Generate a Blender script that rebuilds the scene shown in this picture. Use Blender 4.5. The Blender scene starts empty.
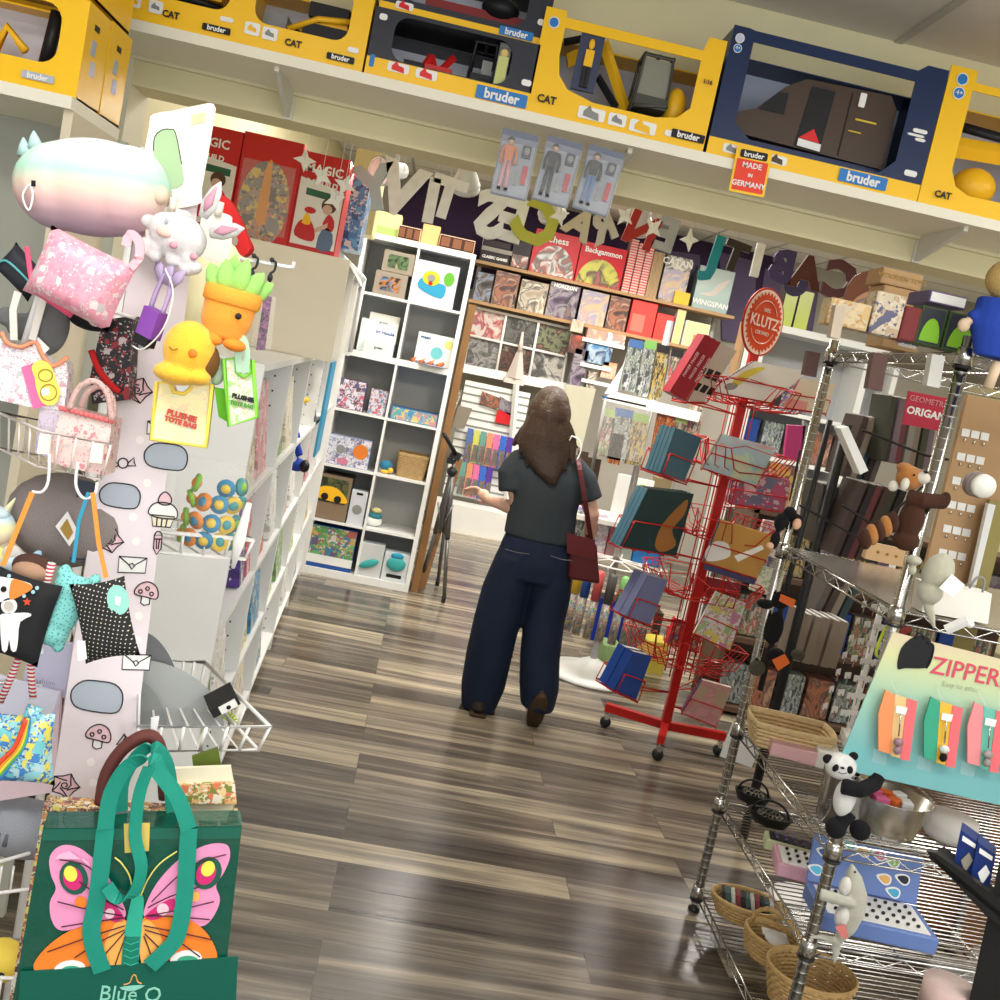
import bpy,math,random
from mathutils import Vector,Matrix,Euler
R=math.radians
PI=math.pi
scene=bpy.context.scene
COL=scene.collection
rnd=random.Random(7)

# ------------------------------------------------------------------ camera
CAM_H,FOCAL,PITCH,YAW,ROLL=1.65,1050.0,R(7.2),R(4.8),R(12.0)
_fw=Vector((math.sin(YAW)*math.cos(PITCH),math.cos(YAW)*math.cos(PITCH),-math.sin(PITCH)))
_rt=Vector((math.cos(YAW),-math.sin(YAW),0))
_up=_rt.cross(_fw)
_r2=_rt*math.cos(ROLL)+_up*math.sin(ROLL)
_u2=-_rt*math.sin(ROLL)+_up*math.cos(ROLL)
cam=bpy.data.cameras.new('camera'); camo=bpy.data.objects.new('camera',cam)
COL.objects.link(camo)
cam.sensor_width=36; cam.lens=36*FOCAL/1000; cam.clip_start=.02
m3=Matrix((_r2,_u2,-_fw)).transposed()
camo.matrix_world=Matrix.Translation((0,0,CAM_H))@m3.to_4x4()
scene.camera=camo

def at(px,py,Y):
    "world point that stands at depth Y behind that spot of the photograph"
    d=_fw*FOCAL+_r2*(px-500)-_u2*(py-500)
    return Vector((d.x*Y/d.y,Y,CAM_H+d.z*Y/d.y))
def atx(px,py,X):
    d=_fw*FOCAL+_r2*(px-500)-_u2*(py-500)
    return Vector((X,d.y*X/d.x,CAM_H+d.z*X/d.x))
def fl(px,py,z=0.0):
    d=_fw*FOCAL+_r2*(px-500)-_u2*(py-500)
    t=(z-CAM_H)/d.z
    return Vector((d.x*t,d.y*t,z))

# --------------------------------------------------------------- materials
_mats={}
def mat(name,rgb,rough=.55,metal=0.,bump=0.,bscale=200.,trans=0.,emit=None,estr=0.,alpha=1.,coat=0.,var=.0,vscale=8.,spec=.3,sheen=0.,ior=1.45):
    if name in _mats:return _mats[name]
    m=bpy.data.materials.new(name); m.use_nodes=True
    nt=m.node_tree; b=nt.nodes['Principled BSDF']
    c=(*rgb,1)
    b.inputs['Base Color'].default_value=c
    b.inputs['Roughness'].default_value=rough
    b.inputs['Metallic'].default_value=metal
    b.inputs['Transmission Weight'].default_value=trans
    b.inputs['Alpha'].default_value=alpha
    b.inputs['Coat Weight'].default_value=coat
    b.inputs['Specular IOR Level'].default_value=spec
    b.inputs['Sheen Weight'].default_value=sheen*min(1.,sum(rgb)/1.5)
    b.inputs['IOR'].default_value=ior
    tc=nt.nodes.new('ShaderNodeTexCoord')
    if emit:
        b.inputs['Emission Color'].default_value=(*emit,1); b.inputs['Emission Strength'].default_value=estr
    n=nt.nodes.new('ShaderNodeTexNoise'); n.inputs['Scale'].default_value=vscale; n.inputs['Detail'].default_value=4
    nt.links.new(tc.outputs['Object'],n.inputs['Vector'])
    mx=nt.nodes.new('ShaderNodeMix'); mx.data_type='RGBA'
    v=var if var else.04
    mx.inputs['A'].default_value=tuple(max(0,k*(1-v)) for k in rgb)+(1,)
    mx.inputs['B'].default_value=tuple(min(1,k*(1+v)) for k in rgb)+(1,)
    nt.links.new(n.outputs['Fac'],mx.inputs['Factor'])
    nt.links.new(mx.outputs['Result'],b.inputs['Base Color'])
    if bump:
        n2=nt.nodes.new('ShaderNodeTexNoise'); n2.inputs['Scale'].default_value=bscale; n2.inputs['Detail'].default_value=3
        nt.links.new(tc.outputs['Object'],n2.inputs['Vector'])
        bp=nt.nodes.new('ShaderNodeBump'); bp.inputs['Strength'].default_value=bump; bp.inputs['Distance'].default_value=.01
        nt.links.new(n2.outputs['Fac'],bp.inputs['Height']); nt.links.new(bp.outputs['Normal'],b.inputs['Normal'])
    _mats[name]=m
    return m

def printmat(name,cols,scale=40.,rough=.35,stretch=(1,1,1),randomness=1.):
    "busy printed cover: patches of the given colours"
    if name in _mats:return _mats[name]
    scale*=1.5
    m=bpy.data.materials.new(name); m.use_nodes=True
    nt=m.node_tree; b=nt.nodes['Principled BSDF']; b.inputs['Roughness'].default_value=rough
    tc=nt.nodes.new('ShaderNodeTexCoord'); mp=nt.nodes.new('ShaderNodeMapping')
    mp.inputs['Scale'].default_value=stretch
    nt.links.new(tc.outputs['Object'],mp.inputs['Vector'])
    nz=nt.nodes.new('ShaderNodeTexNoise'); nz.inputs['Scale'].default_value=scale*.8
    nt.links.new(mp.outputs['Vector'],nz.inputs['Vector'])
    ad=nt.nodes.new('ShaderNodeVectorMath'); ad.operation='MULTIPLY_ADD'
    ad.inputs[1].default_value=(.1/scale,)*3
    nt.links.new(nz.outputs['Color'],ad.inputs[0]); nt.links.new(mp.outputs['Vector'],ad.inputs[2])
    v=nt.nodes.new('ShaderNodeTexVoronoi'); v.inputs['Scale'].default_value=scale; v.inputs['Randomness'].default_value=randomness; v.distance='CHEBYCHEV'
    nt.links.new(ad.outputs[0],v.inputs['Vector'])
    v2=nt.nodes.new('ShaderNodeTexVoronoi'); v2.inputs['Scale'].default_value=scale*3.7; v2.distance='MANHATTAN'; nt.links.new(mp.outputs['Vector'],v2.inputs['Vector'])
    n3=nt.nodes.new('ShaderNodeSeparateColor'); nt.links.new(v.outputs['Color'],n3.inputs[0])
    gt=nt.nodes.new('ShaderNodeMath'); gt.operation='GREATER_THAN'; gt.inputs[1].default_value=.5; nt.links.new(n3.outputs[1],gt.inputs[0])
    vm=nt.nodes.new('ShaderNodeMix'); vm.data_type='RGBA'; nt.links.new(gt.outputs[0],vm.inputs['Factor']); nt.links.new(v.outputs['Color'],vm.inputs['A']); nt.links.new(v2.outputs['Color'],vm.inputs['B'])
    sp=nt.nodes.new('ShaderNodeSeparateColor'); nt.links.new(vm.outputs['Result'],sp.inputs[0])
    cr=nt.nodes.new('ShaderNodeValToRGB'); cr.color_ramp.interpolation='CONSTANT'
    e=cr.color_ramp.elements
    k=len(cols)
    e[0].position=0; e[0].color=(*cols[0],1); e[1].position=1/k; e[1].color=(*cols[1],1)
    for i in range(2,k):
        x=e.new(i/k); x.color=(*cols[i],1)
    nt.links.new(sp.outputs[0],cr.inputs[0]); nt.links.new(cr.outputs[0],b.inputs['Base Color'])
    _mats[name]=m
    return m

def paintmat(name,cols,scale=6.,rough=.35):
    "painted picture: soft shapes running through the given colours"
    if name in _mats:return _mats[name]
    m=bpy.data.materials.new(name); m.use_nodes=True
    nt=m.node_tree; b=nt.nodes['Principled BSDF']; b.inputs['Roughness'].default_value=rough
    tc=nt.nodes.new('ShaderNodeTexCoord'); n=nt.nodes.new('ShaderNodeTexNoise'); n.inputs['Scale'].default_value=scale; n.inputs['Detail'].default_value=5; n.inputs['Distortion'].default_value=1.2
    nt.links.new(tc.outputs['Object'],n.inputs['Vector']); cr=nt.nodes.new('ShaderNodeValToRGB'); e=cr.color_ramp.elements
    k=len(cols); P=[.34+.32*i/(k-1) for i in range(k)]
    e[0].position=P[0]; e[0].color=(*cols[0],1); e[1].position=P[-1]; e[1].color=(*cols[-1],1)
    for i in range(1,k-1):x=e.new(P[i]); x.color=(*cols[i],1)
    nt.links.new(n.outputs['Fac'],cr.inputs[0]); nt.links.new(cr.outputs[0],b.inputs['Base Color'])
    _mats[name]=m
    return m

def dotmat(name,base,dot,scale=60.,size=.22,rough=.8,rnd_=0.,bump=0.):
    if name in _mats:return _mats[name]
    m=bpy.data.materials.new(name); m.use_nodes=True
    nt=m.node_tree; b=nt.nodes['Principled BSDF']; b.inputs['Roughness'].default_value=rough
    tc=nt.nodes.new('ShaderNodeTexCoord'); v=nt.nodes.new('ShaderNodeTexVoronoi'); v.voronoi_dimensions='2D'
    mp=nt.nodes.new('ShaderNodeMapping'); mp.inputs['Rotation'].default_value=(R(90),0,0)
    nt.links.new(tc.outputs['Object'],mp.inputs['Vector'])
    v.inputs['Scale'].default_value=scale; v.inputs['Randomness'].default_value=rnd_
    nt.links.new(mp.outputs['Vector'],v.inputs['Vector'])
    ls=nt.nodes.new('ShaderNodeMath'); ls.operation='LESS_THAN'; ls.inputs[1].default_value=size
    nt.links.new(v.outputs['Distance'],ls.inputs[0])
    mx=nt.nodes.new('ShaderNodeMix'); mx.data_type='RGBA'
    mx.inputs['A'].default_value=(*base,1); mx.inputs['B'].default_value=(*dot,1)
    nt.links.new(ls.outputs[0],mx.inputs['Factor']); nt.links.new(mx.outputs['Result'],b.inputs['Base Color'])
    _mats[name]=m
    return m

def gradmat(name,stops,axis=2,lo=-.1,hi=.1,rough=.85,bump=0.):
    "dyed cloth whose own colour changes along one axis of the object"
    if name in _mats:return _mats[name]
    m=bpy.data.materials.new(name); m.use_nodes=True
    nt=m.node_tree; b=nt.nodes['Principled BSDF']; b.inputs['Roughness'].default_value=rough
    tc=nt.nodes.new('ShaderNodeTexCoord'); s=nt.nodes.new('ShaderNodeSeparateXYZ')
    nt.links.new(tc.outputs['Object'],s.inputs[0])
    mr=nt.nodes.new('ShaderNodeMapRange'); mr.inputs['From Min'].default_value=lo; mr.inputs['From Max'].default_value=hi
    nt.links.new(s.outputs[axis],mr.inputs['Value'])
    cr=nt.nodes.new('ShaderNodeValToRGB'); e=cr.color_ramp.elements
    e[0].position=stops[0][0]; e[0].color=(*stops[0][1],1); e[1].position=stops[-1][0]; e[1].color=(*stops[-1][1],1)
    for p,c in stops[1:-1]:
        x=e.new(p); x.color=(*c,1)
    nt.links.new(mr.outputs[0],cr.inputs[0]); nt.links.new(cr.outputs[0],b.inputs['Base Color'])
    _mats[name]=m
    return m

# ------------------------------------------------------------ mesh builder
class MB:
    def __init__(s):s.v=[]; s.f=[]; s.fm=[]; s.sm=[]; s.ms=[]; s.M=[Matrix.Identity(4)]
    def push(s,m):s.M.append(s.M[-1]@m); return s
    def pop(s):s.M.pop(); return s
    def mi(s,m):
        if m not in s.ms:s.ms.append(m)
        return s.ms.index(m)
    def add(s,vs,fs,m,smooth=False):
        o=len(s.v); T=s.M[-1]
        s.v+=[tuple(T@Vector(p)) for p in vs]
        k=s.mi(m)
        for f in fs:s.f.append([o+i for i in f]); s.fm.append(k); s.sm.append(smooth)
        return s
    def box(s,c,d,m,rot=None,bev=0.):
        x,y,z=(k/2 for k in d)
        if bev:return s.bbox(c,d,m,bev,rot)
        vs=[Vector((i,j,k)) for i in(-x,x) for j in(-y,y) for k in(-z,z)]
        if rot is not None:
            E_=Euler(rot).to_matrix() if not isinstance(rot,Matrix) else rot
            vs=[E_@p for p in vs]
        c=Vector(c); vs=[p+c for p in vs]
        return s.add(vs,[(0,1,3,2),(4,6,7,5),(0,4,5,1),(2,3,7,6),(0,2,6,4),(1,5,7,3)],m)
    def span(s,x0,x1,y0,y1,z0,z1,m,bev=0.):
        return s.box(((x0+x1)/2,(y0+y1)/2,(z0+z1)/2),(abs(x1-x0),abs(y1-y0),abs(z1-z0)),m,None,bev)
    def bbox(s,c,d,m,b,rot=None):
        x,y,z=(k/2 for k in d); b=min(b,x*.9,y*.9,z*.9)
        E_=Matrix.Identity(3)
        if rot is not None:E_=Euler(rot).to_matrix() if not isinstance(rot,Matrix) else rot
        c=Vector(c); vs=[]; idx={}
        for i in(-1,1):
            for j in(-1,1):
                for k in(-1,1):
                    for a,p in enumerate(((i*x,j*(y-b),k*(z-b)),(i*(x-b),j*y,k*(z-b)),(i*(x-b),j*(y-b),k*z))):
                        idx[(i,j,k,a)]=len(vs); vs.append(E_@Vector(p)+c)
        fs=[]
        g=lambda i,j,k,a:idx[(i,j,k,a)]
        for i in(-1,1):
            q=[g(i,-1,-1,0),g(i,1,-1,0),g(i,1,1,0),g(i,-1,1,0)]; fs.append(q if i>0 else q[::-1])
            q=[g(-1,i,-1,1),g(-1,i,1,1),g(1,i,1,1),g(1,i,-1,1)]; fs.append(q if i>0 else q[::-1])
            q=[g(-1,-1,i,2),g(1,-1,i,2),g(1,1,i,2),g(-1,1,i,2)]; fs.append(q if i>0 else q[::-1])
        for i in(-1,1):
            for j in(-1,1):
                fs.append([g(i,j,-1,0),g(i,j,1,0),g(i,j,1,1),g(i,j,-1,1)])
                fs.append([g(i,-1,j,0),g(i,1,j,0),g(i,1,j,2),g(i,-1,j,2)])
                fs.append([g(-1,i,j,1),g(1,i,j,1),g(1,i,j,2),g(-1,i,j,2)])
                for k in(-1,1):fs.append([g(i,j,k,0),g(i,j,k,1),g(i,j,k,2)])
        # consistent winding: flip faces whose normal points to the centre
        out=[]
        for f in fs:
            a,b_,c_=(vs[f[0]],vs[f[1]],vs[f[2]])
            n=(b_-a).cross(c_-a); mid=sum((vs[t] for t in f),Vector())/len(f)-c
            out.append(f if n.dot(mid)>0 else f[::-1])
        return s.add(vs,out,m)
    def hexa(s,b4,t4,m):
        return s.add(list(b4)+list(t4),[(3,2,1,0),(4,5,6,7),(0,1,5,4),(1,2,6,5),(2,3,7,6),(3,0,4,7)],m)
    def tube(s,pts,r,m,n=6,closed=False,r_end=None):
        pts=[Vector(p) for p in pts]; N=len(pts)
        if N<2:return s
        rings=[]; prev=None
        for i,p in enumerate(pts):
            if closed:t=pts[(i+1)%N]-pts[i-1]
            elif i==0:t=pts[1]-p
            elif i==N-1:t=p-pts[-2]
            else:t=(pts[i+1]-p).normalized()+(p-pts[i-1]).normalized()
            if t.length<1e-9:t=Vector((0,0,1))
            t.normalize()
            if prev is None:
                a=Vector((0,0,1)) if abs(t.z)<.9 else Vector((1,0,0))
                u=t.cross(a).normalized()
            else:u=(prev-t*prev.dot(t)); u=u.normalized() if u.length>1e-6 else t.orthogonal().normalized()
            prev=u; w=t.cross(u)
            rr=r if r_end is None else r+(r_end-r)*i/(N-1)
            if callable(r):rr=r(i/(N-1))
            rings.append([p+u*rr*math.cos(2*PI*k/n)+w*rr*math.sin(2*PI*k/n) for k in range(n)])
        vs=[q for g in rings for q in g]; fs=[]
        for i in range(N if closed else N-1):
            j=(i+1)%N
            for k in range(n):fs.append((i*n+k,i*n+(k+1)%n,j*n+(k+1)%n,j*n+k))
        if not closed:fs.append(tuple(range(n))[::-1]); fs.append(tuple((N-1)*n+k for k in range(n)))
        return s.add(vs,fs,m,n>4)
    def lathe(s,prof,c,m,n=24,axis='Z',smooth=True,sx=1.,sy=1.):
        c=Vector(c); vs=[]; fs=[]
        for(r,z) in prof:
            for k in range(n):
                a=2*PI*k/n; x,y=r*math.cos(a)*sx,r*math.sin(a)*sy
                p=Vector((x,y,z)) if axis=='Z' else(Vector((x,z,y)) if axis=='Y' else Vector((z,x,y)))
                vs.append(p+c)
        for i in range(len(prof)-1):
            for k in range(n):fs.append((i*n+k,i*n+(k+1)%n,(i+1)*n+(k+1)%n,(i+1)*n+k))
        if prof[0][0]>1e-5:fs.append(tuple(range(n))[::-1])
        if prof[-1][0]>1e-5:fs.append(tuple((len(prof)-1)*n+k for k in range(n)))
        return s.add(vs,fs,m,smooth)
    def ell(s,c,r,m,rot=None,n=16,k=10):
        c=Vector(c); r=(r,r,r) if isinstance(r,(int,float)) else r
        E_=Matrix.Identity(3)
        if rot is not None:E_=Euler(rot).to_matrix()
        vs=[c+E_@Vector((0,0,-r[2]))]
        for i in range(1,k):
            a=-PI/2+PI*i/k
            for j in range(n):
                b=2*PI*j/n
                vs.append(c+E_@Vector((r[0]*math.cos(a)*math.cos(b),r[1]*math.cos(a)*math.sin(b),r[2]*math.sin(a))))
        vs.append(c+E_@Vector((0,0,r[2]))); fs=[]
        for j in range(n):fs.append((0,1+(j+1)%n,1+j))
        for i in range(k-2):
            for j in range(n):fs.append((1+i*n+j,1+i*n+(j+1)%n,1+(i+1)*n+(j+1)%n,1+(i+1)*n+j))
        L=len(vs)-1
        for j in range(n):fs.append((L,1+(k-2)*n+j,1+(k-2)*n+(j+1)%n))
        return s.add(vs,fs,m,True)
    def loft(s,rings,m,n=16,closed_ends=True,smooth=True):
        "rings: (centre, rx, ry, optional Matrix3 frame) - ellipses in the local XY of the frame"
        vs=[]; fs=[]
        for rg in rings:
            c,rx,ry=Vector(rg[0]),rg[1],rg[2]; fr=rg[3] if len(rg)>3 else Matrix.Identity(3)
            for k in range(n):
                a=2*PI*k/n; vs.append(c+fr@Vector((rx*math.cos(a),ry*math.sin(a),0)))
        for i in range(len(rings)-1):
            for k in range(n):fs.append((i*n+k,i*n+(k+1)%n,(i+1)*n+(k+1)%n,(i+1)*n+k))
        if closed_ends:fs.append(tuple(range(n))[::-1]); fs.append(tuple((len(rings)-1)*n+k for k in range(n)))
        return s.add(vs,fs,m,smooth)
    def surf(s,fn,nu,nv,m,smooth=True,th=0.):
        vs=[Vector(fn(i/nu,j/nv)) for j in range(nv+1) for i in range(nu+1)]; fs=[]
        w=nu+1
        for j in range(nv):
            for i in range(nu):fs.append((j*w+i,j*w+i+1,(j+1)*w+i+1,(j+1)*w+i))
        if th:
            K=len(vs); vs2=[p+Vector((0,th,0)) for p in vs]; vs+=vs2
            fs+=[tuple(K+k for k in f[::-1]) for f in fs]
            for i in range(nu):
                fs.append((i+1,i,K+i,K+i+1)); a=nv*w+i; fs.append((a,a+1,K+a+1,K+a))
            for j in range(nv):
                a=j*w; fs.append((a,a+w,K+a+w,K+a)); a=j*w+nu; fs.append((a+w,a,K+a,K+a+w))
        return s.add(vs,fs,m,smooth)
    def plate(s,loops,th,m,y=0.):
        "flat cut-out in the XZ plane, front at y, thickness th away from the viewer; extra loops are holes"
        cu=bpy.data.curves.new('tmp','CURVE'); cu.dimensions='2D'; cu.fill_mode='BOTH'; cu.extrude=th/2
        for lp in loops:
            sp=cu.splines.new('POLY'); sp.points.add(len(lp)-1); sp.use_cyclic_u=True
            for i,p in enumerate(lp):sp.points[i].co=(p[0],p[1],0,1)
        return s._curve(cu,Matrix.Translation((0,y+th/2,0))@Matrix.Rotation(PI/2,4,'X'),m)
    def text(s,txt,size,m,c=(0,0,0),th=.001,align='CENTER',sx=1.,bold=0.,space=1.,M=None):
        cu=bpy.data.curves.new('tmp','FONT'); cu.body=txt; cu.size=size; cu.extrude=th/2
        cu.align_x=align; cu.align_y='CENTER'; cu.offset=bold; cu.space_character=space; cu.resolution_u=2
        T=Matrix.Translation(c)@(M if M is not None else Matrix.Identity(4))@Matrix.Rotation(PI/2,4,'X')@Matrix.Diagonal((sx,1,1,1))
        return s._curve(cu,T,m)
    def _curve(s,cu,T,m):
        o=bpy.data.objects.new('tmp',cu)
        me=o.to_mesh()
        vs=[T@v.co for v in me.vertices]; fs=[tuple(p.vertices) for p in me.polygons]
        o.to_mesh_clear(); bpy.data.objects.remove(o); bpy.data.curves.remove(cu)
        return s.add(vs,fs,m)
    def poly(s,pts,m,th=.001):
        return s.plate([[(p[0],p[2]) for p in pts]],th,m,pts[0][1])
    def build(s,name,parent=None,loc=None,rot=None,bevel=0.,remesh=0.,smooth=0,subsurf=0,solid=0.):
        me=bpy.data.meshes.new(name); me.from_pydata(s.v,[],s.f)
        for m in s.ms:me.materials.append(m)
        me.polygons.foreach_set('material_index',s.fm); me.polygons.foreach_set('use_smooth',s.sm); me.update()
        o=bpy.data.objects.new(name,me); COL.objects.link(o)
        if parent:o.parent=parent
        if loc is not None:o.location=loc
        if rot is not None:o.rotation_euler=rot
        if remesh:
            k=o.modifiers.new('r','REMESH'); k.mode='VOXEL'; k.voxel_size=remesh; k.use_smooth_shade=True
            if smooth:k=o.modifiers.new('s','SMOOTH'); k.iterations=smooth; k.factor=.5
        if solid:k=o.modifiers.new('so','SOLIDIFY'); k.thickness=solid
        if bevel:k=o.modifiers.new('b','BEVEL'); k.width=bevel; k.segments=2; k.limit_method='ANGLE'
        if subsurf:k=o.modifiers.new('ss','SUBSURF'); k.levels=subsurf; k.render_levels=subsurf
        return o

def tag(o,label,cat,group=None):
    o['label']=label; o['category']=cat
    if group:o['group']=group
    return o
def struct(o):o['kind']='structure'; return o
def thing(name,label,cat,loc=(0,0,0),rz=0.,group=None,rot=None):
    o=bpy.data.objects.new(name,None); COL.objects.link(o); o.empty_display_size=.05
    o.location=loc; o.rotation_euler=rot if rot is not None else(0,0,rz)
    return tag(o,label,cat,group)
def circ(r,n=24,cx=0,cz=0,rz=None,a0=0,a1=2*PI,end=False):
    rz=rz or r
    return[(cx+r*math.cos(a0+(a1-a0)*i/n),cz+rz*math.sin(a0+(a1-a0)*i/n)) for i in range(n+(1 if end else 0))]
def rrect(x0,z0,x1,z1,r,n=5):
    o=[]
    for cx,cz,a in((x1-r,z1-r,0),(x0+r,z1-r,PI/2),(x0+r,z0+r,PI),(x1-r,z0+r,1.5*PI)):
        o+=[(cx+r*math.cos(a+PI/2*i/n),cz+r*math.sin(a+PI/2*i/n)) for i in range(n+1)]
    return o
def rect(bl,tr,Y):
    a,b=at(*bl,Y),at(*tr,Y)
    return a.x,a.z,b.x,b.z

# shared colours
WHITE=mat('white_lacquer',(.82,.83,.82),.4)
PAPER=mat('white_print',(.85,.85,.83),.5)
BLACK=mat('black_print',(.012,.012,.014),.45)
CREAM=mat('cream_paint',(.74,.70,.50),.7)
CHROME=mat('chrome_wire',(.50,.49,.47),.2,1.)
STEEL=mat('brushed_steel',(.62,.61,.58),.32,1.)
WIREW=mat('white_wire',(.85,.84,.82),.35)
YEL=mat('yellow_card',(.95,.56,.02),.35)
NAVY=mat('navy_card',(.015,.03,.09),.35)
REDC=mat('red_card',(.72,.02,.02),.35)
CLEAR=mat('clear_plastic',(.95,.97,.98),.06,trans=0.,alpha=.08)
DARK=mat('dark_plastic',(.02,.02,.022),.35)
GREYP=mat('grey_plastic',(.25,.26,.25),.4)
WOOD=mat('natural_wood',(.48,.30,.14),.5,var=.15,vscale=14)
from mathutils.geometry import tessellate_polygon
class Plane:
    "vertical plane through P0 turned by yaw; pt() finds the spot of the photograph on it"
    def __init__(s,P0,yaw=0.,pitch=0.):
        s.P0=Vector(P0); s.r=Vector((math.cos(yaw),math.sin(yaw),0))
        s.n=Vector((math.sin(yaw),-math.cos(yaw),0))
        if pitch:
            q=Matrix.Rotation(pitch,3,s.r); s.n=q@s.n
        s.u=s.n.cross(s.r)*-1 if s.n.cross(s.r).z<0 else s.n.cross(s.r)
    def pt(s,px,py,off=0.):
        d=_fw*FOCAL+_r2*(px-500)-_u2*(py-500); o=Vector((0,0,CAM_H))
        t=(s.P0-o).dot(s.n)/d.dot(s.n)
        return o+d*t+s.n*off
def _flat(b,pts,nrm,th,m):
    pts=[Vector(p) for p in pts]; k=len(pts)
    tris=tessellate_polygon([pts]); back=[p-nrm*th for p in pts]
    fs=[]
    for t in tris:
        a,c,e=t; n=(pts[c]-pts[a]).cross(pts[e]-pts[a])
        f=(a,c,e) if n.dot(nrm)>0 else(e,c,a)
        fs.append(f)
        if th:fs.append(tuple(k+i for i in f[::-1]))
    if th:
        for i in range(k):j=(i+1)%k; fs.append((i,j,k+j,k+i))
        return b.add(pts+back,fs,m)
    return b.add(pts,fs,m)
MB.flat=_flat
def pxpoly(b,P,pts,off,m,th=.0008):return b.flat([P.pt(x,y,off) for x,y in pts],P.n,th,m)
def pxline(b,P,pts,off,r,m,closed=False,n=5):return b.tube([P.pt(x,y,off) for x,y in pts],r,m,n,closed)
def pxcirc(cx,cy,r,ry=None,n=18,a0=0,a1=360,rot=0.):
    ry=ry or r; o=[]
    for i in range(n+(0 if abs(a1-a0)>=360 else 1)):
        a=R(a0+(a1-a0)*i/n); x,y=r*math.cos(a),ry*math.sin(a); c,s=math.cos(R(rot)),math.sin(R(rot))
        o.append((cx+x*c-y*s,cy+x*s+y*c))
    return o
def wbuild(b,name,parent=None,**k):
    "mesh given in world coordinates; becomes local to its parent"
    if parent is not None:
        M=Matrix.LocRotScale(parent.location,parent.rotation_euler,None).inverted()
        pp=parent.parent
        if pp is not None:M=(Matrix.LocRotScale(pp.location,pp.rotation_euler,None)@Matrix.LocRotScale(parent.location,parent.rotation_euler,None)).inverted()
        b.v=[tuple(M@Vector(p)) for p in b.v]
    return b.build(name,parent,**k)
def wsolo(b,name,label,cat,loc,group=None,**k):
    "single-mesh thing given in world coordinates with its origin at loc"
    l=Vector(loc); b.v=[tuple(Vector(p)-l) for p in b.v]
    o=b.build(name,None,l,**k); return tag(o,label,cat,group)
def solo(b,name,label,cat,loc=(0,0,0),rz=0.,group=None,rot=None,**k):
    o=b.build(name,None,loc,rot if rot is not None else(0,0,rz),**k); return tag(o,label,cat,group)
def smooth_pts(pts,k=4,closed=False):
    "Catmull-Rom"
    P=[Vector(p) for p in pts]; N=len(P); o=[]
    rng=range(N) if closed else range(N-1)
    for i in rng:
        if closed:a,b_,c,d=P[i-1],P[i],P[(i+1)%N],P[(i+2)%N]
        else:a,b_,c,d=P[max(i-1,0)],P[i],P[i+1],P[min(i+2,N-1)]
        for j in range(k):
            t=j/k
            o.append(.5*((2*b_)+(-a+c)*t+(2*a-5*b_+4*c-d)*t*t+(-a+3*b_-3*c+d)*t**3))
    if not closed:o.append(P[-1])
    return o
def sm2(pts,k=4,closed=True):return[(p.x,p.y) for p in smooth_pts([(x,y,0) for x,y in pts],k,closed)]
def ribbon(b,pts,w,m,side=(1,0,0),th=.002):
    "flat strap following pts, width w along side"
    side=Vector(side).normalized(); pts=[Vector(p) for p in pts]; vs=[]; fs=[]
    for i,p in enumerate(pts):
        t=(pts[min(i+1,len(pts)-1)]-pts[max(i-1,0)]).normalized()
        s_=(side-t*side.dot(t)); s_=s_.normalized() if s_.length>.1 else Vector((1,0,0)); nn=t.cross(s_)
        vs+=[p-s_*w/2-nn*th/2,p+s_*w/2-nn*th/2,p+s_*w/2+nn*th/2,p-s_*w/2+nn*th/2]
    for i in range(len(pts)-1):
        for k in range(4):a,c=i*4+k,i*4+(k+1)%4; fs.append((a,c,c+4,a+4))
    K=(len(pts)-1)*4; fs+=[(3,2,1,0),(K,K+1,K+2,K+3)]
    return b.add(vs,fs,m)
def pillow(b,c,w,h,t,m,rot=0.,pinch=.12,n=12):
    "stuffed cushion standing in XZ, centre c, turned by rot about Y"
    c=Vector(c); q=Matrix.Rotation(rot,3,'Y')
    for sgn in(-1,1):
        def fn(u,v,sgn=sgn):
            x,z=(u-.5)*2,(v-.5)*2
            sx=1-pinch*(1-abs(z)**2)*0+-pinch*(1-z*z)*abs(x)**3; sz=1-pinch*(1-x*x)*abs(z)**3
            y=sgn*t/2*(max(0,(1-x**4))*max(0,(1-z**4)))**.6
            return c+q@Vector((x*w/2*sx,y,z*h/2*sz))
        b.surf(fn,n,n,m)
    return b
def fur(name,rgb,strength=.5):return mat(name,rgb,.95,bump=strength,bscale=900,var=.12,vscale=60,sheen=.4)
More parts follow.
